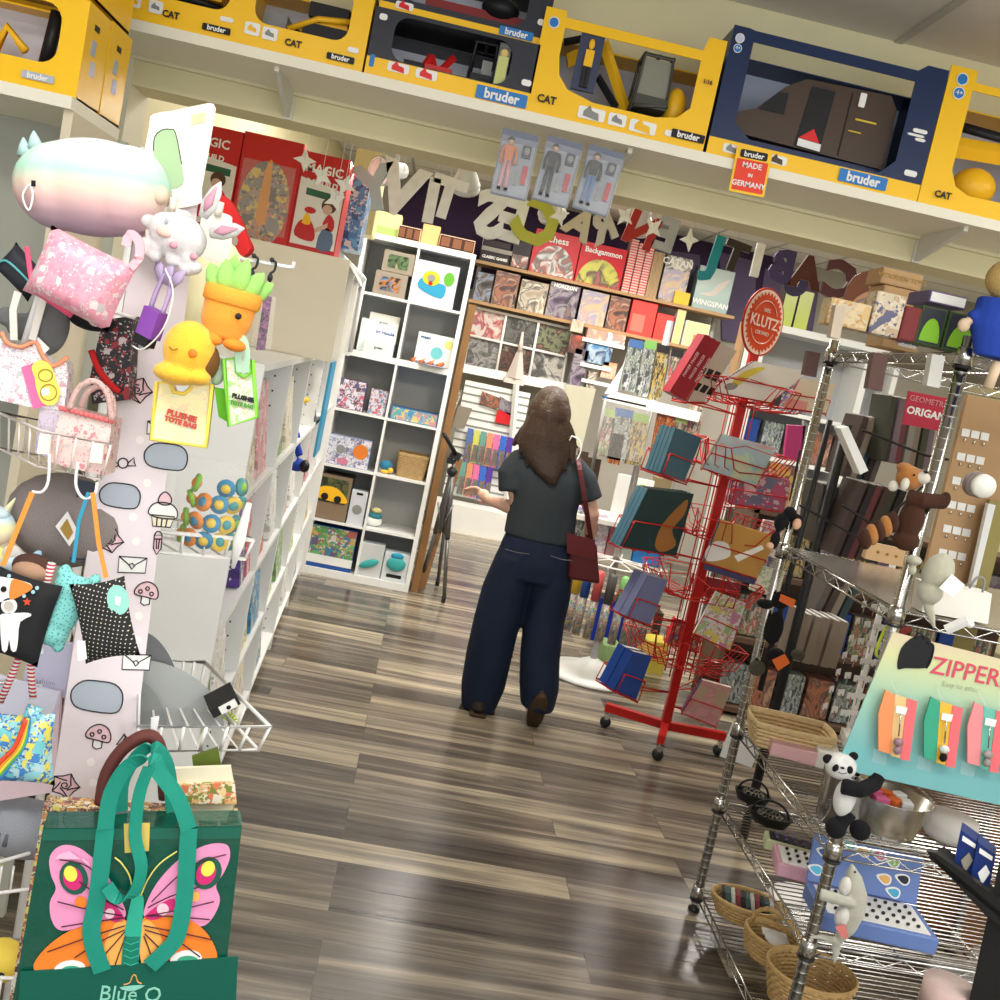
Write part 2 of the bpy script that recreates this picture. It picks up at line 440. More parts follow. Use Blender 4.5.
# ------------------------------------------------------------------ room
def floor_material():
    m=bpy.data.materials.new('grey_brown_planks'); m.use_nodes=True
    nt=m.node_tree; b=nt.nodes['Principled BSDF']; L=nt.links.new
    tc=nt.nodes.new('ShaderNodeTexCoord')
    br=nt.nodes.new('ShaderNodeTexBrick'); br.inputs['Scale'].default_value=1
    br.inputs['Brick Width'].default_value=1.22; br.inputs['Row Height'].default_value=.152
    br.inputs['Mortar Size'].default_value=.0012; br.inputs['Mortar Smooth'].default_value=.3; br.offset=.37; br.offset_frequency=3
    br.inputs['Color1'].default_value=(0,0,0,1); br.inputs['Color2'].default_value=(1,1,1,1); br.inputs['Mortar'].default_value=(.5,.5,.5,1)
    L(tc.outputs['Object'],br.inputs['Vector'])
    sc_=nt.nodes.new('ShaderNodeSeparateColor'); L(br.outputs['Color'],sc_.inputs[0])
    # every plank carries its own grain: shift the grain pattern by its tone
    cb=nt.nodes.new('ShaderNodeCombineXYZ')
    mu=nt.nodes.new('ShaderNodeMath'); mu.operation='MULTIPLY'; mu.inputs[1].default_value=37
    L(sc_.outputs[0],mu.inputs[0]); L(mu.outputs[0],cb.inputs[2])
    ad=nt.nodes.new('ShaderNodeVectorMath'); ad.operation='ADD'
    L(tc.outputs['Object'],ad.inputs[0]); L(cb.outputs[0],ad.inputs[1])
    mp=nt.nodes.new('ShaderNodeMapping'); mp.inputs['Scale'].default_value=(.5,9,1)
    L(ad.outputs[0],mp.inputs[0])
    n1=nt.nodes.new('ShaderNodeTexNoise'); n1.inputs['Scale'].default_value=1.5; n1.inputs['Detail'].default_value=7; n1.inputs['Roughness'].default_value=.62
    n1.inputs['Distortion'].default_value=.5
    L(mp.outputs[0],n1.inputs['Vector'])
    mp2=nt.nodes.new('ShaderNodeMapping'); mp2.inputs['Scale'].default_value=(2.5,60,1); L(ad.outputs[0],mp2.inputs[0])
    n2=nt.nodes.new('ShaderNodeTexNoise'); n2.inputs['Scale'].default_value=2; n2.inputs['Detail'].default_value=4; L(mp2.outputs[0],n2.inputs['Vector'])
    s1=nt.nodes.new('ShaderNodeMath'); s1.operation='MULTIPLY_ADD'; s1.inputs[1].default_value=1.25; L(n1.outputs['Fac'],s1.inputs[0])
    s0=nt.nodes.new('ShaderNodeMath'); s0.operation='MULTIPLY_ADD'; s0.inputs[1].default_value=.42; s0.inputs[2].default_value=-.38
    L(sc_.outputs[0],s0.inputs[0]); L(s0.outputs[0],s1.inputs[2])
    s2=nt.nodes.new('ShaderNodeMath'); s2.operation='MULTIPLY_ADD'; s2.inputs[1].default_value=.22; L(n2.outputs['Fac'],s2.inputs[0]); L(s1.outputs[0],s2.inputs[2])
    cr=nt.nodes.new('ShaderNodeValToRGB'); e=cr.color_ramp.elements
    e[0].position=.12; e[0].color=(.028,.022,.018,1); e[1].position=.95; e[1].color=(.56,.47,.32,1)
    for p,c in((.35,(.065,.053,.043)),(.52,(.115,.095,.076)),(.68,(.25,.21,.155)),(.8,(.40,.335,.235))):
        x=e.new(p); x.color=(*c,1)
    L(s2.outputs[0],cr.inputs[0])
    mx=nt.nodes.new('ShaderNodeMix'); mx.data_type='RGBA'; mx.blend_type='MULTIPLY'
    L(br.outputs['Fac'],mx.inputs['Factor']); L(cr.outputs[0],mx.inputs['A']); mx.inputs['B'].default_value=(.35,.33,.3,1)
    L(mx.outputs['Result'],b.inputs['Base Color'])
    rr=nt.nodes.new('ShaderNodeMapRange'); rr.inputs['To Min'].default_value=.15; rr.inputs['To Max'].default_value=.30
    L(n2.outputs['Fac'],rr.inputs['Value']); L(rr.outputs[0],b.inputs['Roughness'])
    bp=nt.nodes.new('ShaderNodeBump'); bp.inputs['Strength'].default_value=.12; bp.inputs['Distance'].default_value=.004
    L(s2.outputs[0],bp.inputs['Height']); L(bp.outputs['Normal'],b.inputs['Normal'])
    return m
FLOOR=floor_material()
WALLC=mat('cream_wall_paint',(.74,.68,.43),.75,bump=.02,bscale=300)
CEILG=mat('ceiling_tile_grey',(.74,.71,.67),.9,bump=.1,bscale=400)
PURPLE=mat('dark_purple_wall',(.045,.022,.07),.7)
LILAC=mat('lilac_panel',(.13,.10,.20),.6)
def sbox(name,x0,x1,y0,y1,z0,z1,m):
    b=MB(); b.span(x0,x1,y0,y1,z0,z1,m); return struct(b.build(name))
sbox('floor',-3.2,6.5,-2.5,11.6,-.08,0,FLOOR)
BY=3.05
CZ=2.765 # near ceiling
BZ=3.32
XL,XR,YB=-1.28,5.6,11.0
sbox('wall_above_opening',XL-.6,XR,BY,BY+.15,2.185,BZ+.1,WALLC)
b=MB(); b.span(XL-.6,XR,BY-.018,BY,2.25,2.278,mat('cream_trim',(.72,.67,.45),.6)); struct(b.build('trim_1'))
b=MB()
b.span(-2.6,XR,-2.4,BY,CZ,CZ+.05,CEILG)
for x in(-1.35,-.74,-.13,.48,1.09,1.70,2.31):b.span(x-.012,x+.012,-2.4,BY,CZ-.004,CZ,mat('ceiling_bar',(.52,.51,.49),.6))
for y in(2.4,1.8,1.2,.6):b.span(-2.6,XR,y-.012,y+.012,CZ-.004,CZ,mat('ceiling_bar',(.52,.51,.49),.6))
struct(b.build('ceiling'))
b=MB(); b.span(-2.6,XR,BY+.15,YB,BZ,BZ+.05,mat('ceiling_tile_white',(.85,.85,.82),.9))
for x in(-.6,0,.6,1.2,1.8,2.4,3.0,3.6):b.span(x-.012,x+.012,BY+.15,YB,BZ-.004,BZ,mat('ceiling_bar',(.52,.51,.49),.6))
for k in range(12):b.span(-2.6,XR,3.6+k*.61,3.624+k*.61,BZ-.004,BZ,mat('ceiling_bar',(.52,.51,.49),.6))
struct(b.build('ceiling_back_room'))
sbox('wall_back',-2.6,XR,YB,YB+.1,0,BZ,mat('back_wall_paint',(.42,.40,.36),.8))
sbox('wall_left',XL-.1,XL,3.2,YB,0,BZ,WALLC)
sbox('wall_left_near',-2.7,-2.6,-2.4,3.3,0,CZ,mat('grey_wall_paint',(.50,.50,.46),.8))
sbox('wall_right',XR,XR+.1,-2.4,YB,0,BZ,WALLC)
b=MB(); b.span(-2.7,XR,-2.5,-2.4,0,.7,WALLC); b.span(-2.7,XR,-2.5,-2.4,2.5,CZ+.05,WALLC); struct(b.build('wall_behind'))
b=MB()
for x in(-2.68,-.6,1.5,3.6,5.56):b.span(x-.03,x+.03,-2.48,-2.42,.7,2.5,WHITE)
for z in(.72,2.48):b.span(-2.7,XR,-2.48,-2.42,z-.02,z+.02,WHITE)
struct(b.build('added_window_frame'))  # frame of an unseen window, added to brighten the near ceiling and upper wall
b=MB(); b.span(-2.7,XR,-2.452,-2.448,.74,2.46,CLEAR); struct(b.build('added_window_pane'))  # clear pane of the same added, unseen window
# pillar at the left end of the opening
a=at(134,60,BY)
sbox('pillar',a.x-.5,a.x+.005,BY-.012,BY+.16,0,2.6,mat('cream_pillar',(.76,.72,.55),.7))
# purple banner along the top of the back wall
sbox('trim_2',-.6,3.3,YB-.03,YB,2.62,BZ,PURPLE)

# ------------------------------------------------------------- lights
def area(name,loc,size,power,col=(1,.96,.9),rot=(0,0,0),sy=None):
    l=bpy.data.lights.new(name,'AREA'); l.energy=power; l.color=col; l.size=size
    if sy:l.shape='RECTANGLE'; l.size_y=sy
    o=bpy.data.objects.new(name,l); COL.objects.link(o); o.location=loc; o.rotation_euler=rot; return o
EMITP=mat('lamp_diffuser',(1,1,1),.5,emit=(1,.97,.92),estr=7.)
def ceiling_light(x,y,z,power,label,w=1.15,d=.55):
    t=thing('ceiling_light',label,'ceiling light',(x,y,z-.02),group='flat ceiling light panels')
    f=MB(); f.span(-w/2-.02,w/2+.02,-d/2-.02,d/2+.02,0,.018,WHITE); f.build('frame',t)
    f=MB(); f.span(-w/2,w/2,-d/2,d/2,-.006,-.001,EMITP); f.build('diffuser',t)
    area('ceiling_lamp',(x,y,z-.05),w,power,sy=d)
for i,(x,y,z,p) in enumerate(((-.5,.6,CZ,17),(1.5,.6,CZ,19),(.5,-1.0,CZ,20),(2.6,1.8,CZ,14))):
    ceiling_light(x,y,z,p,'flat white ceiling light panel over the front of the shop')
for i,(x,y) in enumerate(((1.0,5.2),(2.9,5.4),(1.0,8.6),(2.9,8.6),(-.3,6.2))):
    ceiling_light(x,y,BZ,50 if x>0 else 26,'flat white ceiling light panel over the back room')
area('added_front_fill',(1.4,-2.36,1.6),7.0,100,(.90,.95,1.0),(R(90),0,0),1.7)  # added cool fill from behind the camera, lifts the near ceiling and upper wall
w=bpy.data.worlds.new('world'); scene.world=w; w.use_nodes=True
w.node_tree.nodes['Background'].inputs[0].default_value=(1,.97,.92,1); w.node_tree.nodes['Background'].inputs[1].default_value=.8
vs_=scene.view_settings; vs_.view_transform='Standard'; vs_.look='None'; vs_.gamma=1; vs_.use_curve_mapping=False; vs_.exposure=-.02
scene.cycles.max_bounces=6
scene.cycles.transparent_max_bounces=16
scene.cycles.use_denoising=True
# ------------------------------------------------ long shelf over the opening
SZ=2.285 # top of the shelf board
SF=2.75 # its front edge
t=thing('wall_shelf','long cream shelf board on brackets above the opening, carrying boxed toy vehicles','shelf',(0,0,SZ))
b=MB(); b.span(-.98,1.9,SF,BY,-.026,0,mat('shelf_cream',(.84,.80,.66),.5)); b.build('board',t)
for px,py in((284,80),(622,160),(945,232)):
    x=at(px,py,2.9).x
    b=MB(); BR=mat('bracket_paint',(.66,.65,.58),.45)
    b.add([(x-.006,BY-.001,-.026),(x-.006,SF+.03,-.026),(x-.006,SF+.03,-.038),(x-.006,BY-.02,-.095),(x-.006,BY-.001,-.095),
           (x+.006,BY-.001,-.026),(x+.006,SF+.03,-.026),(x+.006,SF+.03,-.038),(x+.006,BY-.02,-.095),(x+.006,BY-.001,-.095)],
          [(0,1,2,3,4),(9,8,7,6,5),(1,6,7,2),(2,7,8,3),(3,8,9,4),(0,4,9,5),(0,5,6,1)],BR)
    b.span(x-.012,x+.012,BY-.008,BY,-.1,-.02,BR)
    for z in(-.045,-.06,-.085):b.span(x-.003,x+.003,BY-.01,BY-.006,z-.004,z+.004,DARK)
    b.build('bracket',t)

def win_box(name,label,w,h,d,loc,card,win,cardin,texts=(),stickers=(),top_open=True,rz=0,group=None,arch=None,badge=None,lower=None,hs=None):
    "toy box with a cut-out front window; local x 0..w, z 0..h, front at y=0"
    t=thing(name,label,'toy box',loc,rz,group)
    b=MB(); th=.004
    hole=win if isinstance(win[0],(tuple,list)) else rrect(*win,.035 if h>.15 else.02)
    outline=arch or[(0,0),(w,0),(w,h),(0,h)]
    b.plate([outline,hole],th,card)
    if arch:h=hs or h
    b.span(0,th,th,d,0,h,card); b.span(w-th,w,th,d,0,h,card); b.span(0,w,th,d,0,th,card)
    b.span(th,w-th,d-th,d,th,h-.02,cardin)
    b.span(th,w-th,d*.55,d,h-.02-th,h-.02,card)
    if lower:b.span(.0,w,-.0012,-.0002,0,lower[0],lower[1])
    b.build('box',t)
    if texts or stickers or badge:
        for st in stickers:
            b=MB(); x0,z0,x1,z1=st[:4]; b.plate([rrect(x0,z0,x1,z1,min(.006,(x1-x0)*.3))],.001,st[4] if len(st)>4 else PAPER,-.003)
            if len(st)>5:
                cx,cz=(x0+x1)/2,(z0+z1)/2; q=(x1-x0)
                b.plate([[(cx-q*.3,cz-q*.12),(cx+q*.3,cz-q*.2),(cx+q*.25,cz+q*.05),(cx,cz+q*.1),(cx-.1*q,cz+q*.28),(cx-q*.3,cz+q*.05)]],.001,st[5],-.0045)
            b.build('printed_sticker',t)
        if badge:
            for(cx,cz,r,c1,s_) in badge:
                b=MB(); b.plate([circ(r,20,cx,cz)],.001,PAPER,-.003); b.plate([circ(r*.82,20,cx,cz)],.001,c1,-.0042)
                if s_:b.text(s_,r*1.1,PAPER,(cx,-.006,cz),.001)
                b.build('round_badge',t)
        for(s_,size,m_,x,z,plaque) in texts:
            b=MB(); b.text(s_,size,m_,(x,-.0065,z),.0012,bold=size*.03,sx=.95)
            if plaque:b.plate([rrect(x-size*.3*len(s_)-.004,z-size*.45,x+size*.3*len(s_)+.004,z+size*.5,.003)],.001,plaque,-.005)
            b.build('printed_word',t)
    return t
YD=mat('toy_yellow',(.90,.50,.02),.35); INL=mat('box_inlay',(.62,.62,.68),.6); INB=mat('box_inlay_blue',(.55,.60,.75),.6)
BLU=mat('logo_blue',(.03,.20,.55),.4); BRN=mat('van_brown',(.07,.045,.032),.35); CTN=mat('box_dark',(.03,.032,.045),.4)
def digger_arm(b,pts,r,m):
    for(a,c) in zip(pts,pts[1:]):b.tube([a,c],r,m,4)
def cabin(b,x0,z0,x1,z1,y0,y1,m):
    "open cab frame with dark glass"
    s=(x1-x0)*.08
    for y in(y0,y1):
        b.tube([(x0,y,z0),(x0+s,y,z1),(x1-s,y,z1),(x1,y,z0+.01),(x0,y,z0)],.005,m,5)
    for(x,z) in((x0,z0),(x0+s,z1),(x1-s,z1),(x1,z0+.01),((x0+x1)/2,z1)):b.tube([(x,y0,z),(x,y1,z)],.005,m,5)
    b.box(((x0+x1)/2,(y0+y1)/2,z0+.012),(x1-x0,y1-y0,.02),m)
    b.box(((x0+x1)/2+.01,(y0+y1)/2,(z0+z1)/2-.01),((x1-x0)*.4,(y1-y0)*.6,(z1-z0)*.45),GREYP)
def bx(p0,p1,Y):return rect(p0,p1,Y)

# first yellow box from the left (wheel loader)
def place(pl,pr,Y,h): # pixel x of left and right lower corners
    a,c=at(*pl,Y),at(*pr,Y); return a.x,c.x-a.x
FY=SF+.012
x,w_=place((108,12),(236,40),FY,0)
t1=win_box('toy_vehicle_box','yellow toy machine box first on the long shelf above the opening',w_,.19,.26,(x,FY,SZ),YEL,(.035,.068,w_-.03,.17),INL,
    texts=(('CAT',.022,BLACK,w_*.48,.03,None),('bruder',.017,PAPER,w_*.84,.022,BLACK)),
    stickers=((w_*.13,.028,w_*.24,.058,PAPER,YD),(w_*.3,.026,w_*.41,.056,PAPER,GREYP),(w_*.85,.045,w_*.96,.056)),group='boxed toy vehicles on the long shelf')
b=MB(); b.ell((w_*.5,.13,.1),(.1,.05,.018),BLACK); b.box((w_*.55,.13,.125),(.14,.09,.03),YD); b.tube([(w_*.3,.1,.1),(w_*.7,.1,.095)],.008,BLACK); b.box((w_*.5,.13,.06),(w_*.7,.1,.05),BLACK); b.build('toy_loader',t1)
# second yellow box
x,w_=place((236,40),(362,70),FY,0)
t1=win_box('toy_vehicle_box','yellow toy machine box second on the long shelf, with a compact loader inside',w_,.20,.26,(x,FY,SZ),YEL,(.032,.062,w_-.05,.19),INL,
    texts=(('CAT',.022,BLACK,w_*.44,.03,None),('bruder',.017,PAPER,w_*.82,.022,BLACK)),
    stickers=((w_*.05,.028,w_*.17,.058,PAPER,YD),(w_*.19,.026,w_*.31,.056,PAPER,GREYP),(w_*.86,.042,w_*.95,.055)),group='boxed toy vehicles on the long shelf')
b=MB(); b.span(.035,.095,.1,.2,.004,.12,GREYP)
b.hexa([(.1,.06,.06),(.27,.06,.05),(.27,.18,.05),(.1,.18,.06)],[(.14,.06,.10),(.25,.06,.125),(.25,.18,.125),(.14,.18,.10)],YD)
b.tube([(.11,.05,.075),(.18,.05,.115),(.26,.05,.125)],.008,YD,5); b.box((.2,.052,.08),(.11,.01,.045),BLACK); b.span(.15,.25,.07,.17,.125,.16,BLACK)
b.lathe([(.026,-.01),(.026,.01)],(.13,.06,.055),BLACK,14,'Y'); b.lathe([(.026,-.01),(.026,.01)],(.23,.06,.05),BLACK,14,'Y'); b.span(.1,.26,.08,.16,.004,.06,BLACK); b.build('toy_loader',t1)
# dark box with red arm
x,w_=place((364,72),(528,108),FY,0)
t1=win_box('toy_vehicle_box','black and yellow toy box with a red digger arm and clear cab in its window',w_,.165,.26,(x,FY,SZ),CTN,(.055,.048,w_-.065,.155),mat('inlay_white',(.75,.76,.82),.6),
    texts=(('bruder',.034,PAPER,w_*.83,.02,BLU),),stickers=((w_*.13,.02,w_*.26,.043,PAPER,REDC),(w_*.3,.02,w_*.43,.043,PAPER,REDC),(w_*.93,.06,w_*.99,.075),(w_*.02,.02,w_*.02+.012,.05,BLU),(w_*.03,.135,w_*.03+.02,.15)),
    lower=(.045,YEL),group='boxed toy vehicles on the long shelf')
b=MB(); RA=mat('toy_red',(.62,.02,.02),.35)
digger_arm(b,[(.13,.1,.06),(.15,.1,.105),(.17,.1,.06),(.21,.1,.115)],.009,RA); b.box((.175,.1,.065),(.07,.05,.025),RA); b.box((.11,.1,.06),(.05,.06,.03),BLACK)
b.span(.1,.24,.08,.16,.004,.05,GREYP); b.build('toy_arm',t1)
b=MB(); cabin(b,w_-.165,.052,w_-.1,.15,.04,.13,BLACK); b.build('toy_cab',t1)
b=MB(); b.span(w_-.098,w_-.072,.01,.03,.05,.12,mat('figure_lime',(.55,.6,.1),.5)); b.ell((w_-.085,.02,.13),.011,mat('figure_yellow',(.85,.6,.05),.5)); b.span(w_-.1,w_-.07,.004,.006,.045,.15,CLEAR); b.build('toy_worker',t1)
# stacked dark box above it
x2,w2=place((378,8),(545,45),FY+.01,0)
t1=win_box('toy_vehicle_box','black toy box stacked on top of the box with the red digger arm',w2,.17,.24,(x2-.0,FY+.02,SZ+.166),CTN,(.05,.035,w2-.06,.15),INL,
    texts=(('bruder',.022,PAPER,w2*.82,.016,BLU),),stickers=((w2*.93,.05,w2*.99,.065),(.04,.01,.085,.028,PAPER,REDC)),lower=(.02,YEL),group='boxed toy vehicles on the long shelf')
b=MB(); b.box((w2*.55,.1,.05),(w2*.6,.07,.05),mat('toy_maroon',(.25,.03,.03),.4)); b.ell((w2*.7,.08,.09),(.05,.04,.03),BLACK); b.span(.06,w2-.07,.06,.16,.004,.03,GREYP); b.build('toy_truck',t1)
# yellow excavator box
x,w_=place((528,98),(706,137),FY,0)
zt=at(543,5,FY).z-SZ; zr=at(722,40,FY).z-SZ
arch=[(0,0),(w_,0),(w_,zr),(w_*.9,zr),(w_*.88,zr-.035),(w_*.12,zr-.035),(w_*.11,zt),(0,zt)]
hole=[(w_*.12,.15),(w_*.14,.105),(w_*.2,.075),(w_*.35,.058),(w_*.7,.058),(w_*.82,.07),(w_*.88,.1),(w_*.88,zr-.06),(w_*.12,zr-.06)]
t1=win_box('toy_vehicle_box','wide yellow box with a toy excavator cab and folded yellow boom in its open window',w_,.2,.26,(x,FY,SZ),YEL,hole,INL,arch=arch,hs=zr-.03,
    texts=(('CAT',.026,BLACK,w_*.1,.038,None),('bruder',.022,PAPER,w_*.9,.03,BLACK),('1:16',.015,BLACK,w_*.94,.17,None)),
    stickers=((w_*.28,.015,w_*.43,.045,PAPER,GREYP),(w_*.45,.015,w_*.55,.045,PAPER,GREYP),(w_*.57,.012,w_*.72,.042,PAPER,YD),(w_*.77,.02,w_*.83,.035)),
    badge=((w_*.055,zt-.035,.014,BLU,''),),group='boxed toy vehicles on the long shelf')
b=MB(); digger_arm(b,[(w_*.18,.1,.12),(w_*.36,.1,.165),(w_*.56,.1,.06)],.013,YD); digger_arm(b,[(w_*.36,.07,.1),(w_*.5,.07,.055)],.008,BLACK)
digger_arm(b,[(w_*.14,.1,.15),(w_*.3,.1,.172)],.007,BLACK); b.span(w_*.15,w_*.8,.08,.17,.004,.055,GREYP); b.build('toy_boom',t1)
b=MB(); cabin(b,w_*.57,.06,w_*.76,.15,.03,.12,mat('cab_grey',(.06,.06,.05),.3)); b.span(w_*.585,w_*.745,.035,.04,.065,.145,mat('cab_glass',(.25,.25,.2),.1)); b.build('toy_cab',t1)
b=MB(); b.ell((w_*.82,.08,.08),(.03,.03,.035),YD); b.build('toy_counterweight',t1)
b=MB(); FX=w_*.28
b.span(FX-.03,FX+.03,.008,.02,.06,.155,mat('blister_navy',(.05,.06,.11),.3)); b.span(FX-.011,FX+.011,.0,.008,.1,.128,YD); b.ell((FX,.003,.138),(.008,.006,.009),YD)
b.span(FX-.010,FX-.001,.0,.008,.065,.1,BLACK); b.span(FX+.001,FX+.010,.0,.008,.065,.1,BLACK); b.build('toy_worker',t1)
# navy van box
x,w_=place((709,138),(920,187),FY,0)
zt=at(733,24,FY).z-SZ; zr=at(947,70,FY).z-SZ
arch=[(0,0),(w_,0),(w_,zr),(w_*.9,zr-.0),(w_*.86,zr-.018),(w_*.1,zr-.018),(w_*.07,zt),(0,zt)]
hole=[(w_*.1,.09),(w_*.18,.058),(w_*.8,.052),(w_*.86,.09),(w_*.86,zr-.045),(w_*.1,zr-.045)]
t1=win_box('toy_vehicle_box','wide navy box with a brown toy delivery van behind its window',w_,.195,.27,(x,FY,SZ),NAVY,hole,INB,arch=arch,hs=zr-.02,
    texts=(('bruder',.034,PAPER,w_*.73,.024,BLU),),
    stickers=((w_*.07,.014,w_*.15,.036,PAPER,GREYP),(w_*.17,.014,w_*.26,.036,PAPER,BRN),(w_*.28,.013,w_*.37,.035,PAPER,BRN),(w_*.91,.06,w_*.97,.075),(w_*.9,.17,w_*.97,.18),(w_*.92,.15,w_*.97,.158),(w_*.88,.16,w_*.96,.166)),
    badge=((w_*.035,zt-.03,.012,INB,''),(w_*.035,zt-.055,.011,BLU,'4+')),lower=(.045,YEL),group='boxed toy vehicles on the long shelf')
b=MB()
prof=[(w_*.1,.055),(w_*.1,.085),(w_*.2,.1),(w_*.31,.145),(w_*.4,.165),(w_*.8,.17),(w_*.84,.15),(w_*.84,.06),(w_*.83,.05)]
b.plate([prof],.1,BRN,.05)
b.span(w_*.1,w_*.84,.06,.16,.004,.05,NAVY)
b.plate([[(w_*.41,.055),(w_*.53,.053),(w_*.54,.155),(w_*.43,.155)]],.002,BLACK,.047)
b.plate([[(w_*.21,.1),(w_*.33,.1),(w_*.33,.135),(w_*.28,.133)]],.002,BLACK,.047)
b.plate([[(w_*.42,.056),(w_*.53,.054),(w_*.53,.066),(w_*.42,.068)]],.002,PAPER,.044)
b.plate([[(w_*.42,.069),(w_*.52,.067),(w_*.48,.088)]],.002,REDC,.044)
b.span(w_*.66,w_*.76,.046,.049,.118,.121,mat('gold_line',(.7,.5,.05),.4)); b.span(w_*.64,w_*.7,.046,.049,.098,.1,mat('gold_line',(.7,.5,.05),.4))
b.plate([rrect(w_*.655,.14,w_*.685,.163,.002)],.002,PAPER,.044)
b.span(w_*.618,w_*.622,.047,.049,.055,.16,BLACK)
b.build('toy_van',t1)
# right yellow box
x,w_=place((921,187),(1075,222),FY,0)
zt=at(942,62,FY).z-SZ
arch=[(0,0),(w_,0),(w_,zt),(w_-.05,zt),(w_-.055,zt-.03),(.075,zt-.03),(.07,zt),(0,zt)]
hole=[(.07,.1),(.09,.062),(.13,.046),(w_-.1,.05),(w_-.055,.1),(w_-.055,zt-.05),(.07,zt-.05)]
t1=win_box('toy_vehicle_box','yellow toy machine box at the right end of the shelf above the opening',w_,.19,.27,(x,FY,SZ),YEL,hole,INB,arch=arch,hs=zt-.03,
    texts=(('CAT',.024,BLACK,.06,.032,None),),badge=((.035,zt-.03,.016,BLU,''),(.035,zt-.065,.016,BLU,'4+')),group='boxed toy vehicles on the long shelf')
b=MB(); b.tube([(.075,.05,.135),(w_*.8,.05,.13)],.008,BLACK); b.tube([(.08,.06,.105),(w_*.8,.06,.115)],.016,YD,4); b.ell((w_*.4,.08,.055),(.06,.05,.03),YD); b.span(.1,w_-.1,.1,.16,.004,.04,GREYP); b.build('toy_boom',t1)

for bxn,(sx_,sz_,dz_) in{'wide yellow box':(1,1.45,-.004),'wide navy box':(1,1.55,-.004),'yellow toy machine box at the right':(1,1.7,-.004)}.items():
    for o in list(bpy.data.objects):
        if o.get('label','').startswith(bxn):
            for ch in o.children:
                if ch.name.startswith('toy_'):ch.scale=(sx_,1,sz_); ch.location.z=dz_
# ---- hanging sign and the three figure packs
p=at(751,171,SF-.01)
t=thing('hanging_sign','small red and yellow sign reading MADE IN GERMANY hanging from the shelf edge','sign',(p.x,SF-.008,p.z),rot=(0,R(-2),0))
b=MB(); b.plate([rrect(-.047,-.058,.047,.058,.005)],.002,YEL); b.plate([rrect(-.041,-.052,.041,.026,.003)],.001,mat('sign_red',(.8,.05,.02),.4),-.0015)
b.plate([rrect(-.036,.03,.036,.05,.005)],.001,BLACK,-.0015)
b.text('bruder',.019,PAPER,(0,-.003,.039),.001,bold=.0004)
for s_,z in(('MADE',.012),('IN',-.012),('GERMANY',-.035)):b.text(s_,.019 if s_!='IN' else.012,PAPER,(0,-.003,z),.001,bold=.0004)
b.build('card',t)
def figure_pack(px,py,label,torso,legs,tilt=0.):
    p=at(px,py,SF-.02)
    t=thing('action_figure_pack',label,'toy pack',(p.x,SF-.03,p.z),group='action figure packs hanging from the shelf',rot=(0,tilt,0))
    w,h=.047,.082
    b=MB(); b.plate([rrect(-w,-h,w,h,.004)],.002,mat('blister_card',(.16,.18,.24),.4),.022); b.plate([rrect(-w+.004,-h+.006,w-.004,h-.03,.004)],.001,mat('blister_tray',(.30,.33,.38),.3),.02); b.build('backing_card',t)
    b=MB(); x=-.02
    b.ell((x,.01,.052),(.007,.007,.009),mat('skin_light',(.6,.36,.25),.6)); b.ell((x,.011,.057),(.008,.008,.007),mat('hair_dark',(.03,.02,.015),.6))
    b.hexa([(x-.009,.006,.005),(x+.009,.006,.005),(x+.009,.016,.005),(x-.009,.016,.005)],[(x-.013,.006,.042),(x+.013,.006,.042),(x+.013,.016,.042),(x-.013,.016,.042)],torso)
    for s_ in(-1,1):
        b.tube([(x+s_*.014,.01,.04),(x+s_*.019,.01,.018),(x+s_*.017,.008,-.004)],.0042,torso,6)
        b.tube([(x+s_*.005,.011,.006),(x+s_*.007,.011,-.03),(x+s_*.008,.011,-.062)],.0055,legs,6)
        b.box((x+s_*.009,.008,-.066),(.009,.016,.006),BLACK)
    b.build('figure',t)
    b=MB(); b.span(.012,.034,.012,.02,.02,.05,CTN); b.ell((.023,.012,.036),(.008,.004,.01),GREYP); b.span(.022,.034,.008,.018,-.045,0,mat('extinguisher_red',(.45,.02,.03),.4)); b.span(.004,.012,.01,.018,-.05,-.015,GREYP)
    b.span(.0,.008,.012,.018,0,.014,GREYP); b.build('accessories',t)
    b=MB(); b.span(-w,w,0,.0015,-h,h-.02,CLEAR); b.span(-w,-w+.0015,0,.02,-h,h-.02,CLEAR); b.span(w-.0015,w,0,.02,-h,h-.02,CLEAR); b.build('plastic_cover',t)
figure_pack(515,164,'action figure pack with an orange shirted figure, hanging left of the other two',mat('shirt_orange',(.6,.2,.08),.6),mat('pink_trousers',(.6,.3,.32),.6))
figure_pack(558,171,'action figure pack with a black jacketed figure, middle of the three hanging packs',mat('jacket_black',(.015,.016,.02),.6),BLACK,R(3))
figure_pack(599,180,'action figure pack with a figure in blue jeans, nearest the shelf bracket',mat('jacket_dark',(.03,.035,.03),.6),mat('jeans_blue',(.10,.2,.42),.7),R(4))
# =================================================== left display with soft bags
SP=Plane((-.40,1.68,0),R(24))
OUT=mat('ink_black',(.02,.015,.02),.5); BLUSH=mat('print_blush',(.80,.55,.60),.5)
PANEL=mat('panel_pink',(.80,.72,.76),.35); GREYB=mat('print_grey',(.42,.47,.54),.5); PCREAM=mat('print_cream',(.85,.80,.60),.5)
st=thing('display_stand','tall pale pink display stand printed with doodles of roses, envelopes and mushrooms','display stand',(SP.pt(90,800).x,SP.pt(90,800).y,0))
b=MB()
pl=lambda x,z:None
c0,c1,c2,c3=SP.pt(150,128),SP.pt(203,160),SP.pt(136,737),SP.pt(60,737)
bot=.03
def down(a,c,z):t=(z-a.z)/(c.z-a.z); return a+(c-a)*t
c3b,c2b=down(c0,c3,bot),down(c1,c2,bot)
c3b.x=c3.x; c3b.y=c3.y
b.flat([c0,c1,c2,Vector((c2.x+.01,c2.y+.004,bot)),Vector((c3.x,c3.y,bot)),c3],SP.n,.012,PANEL)
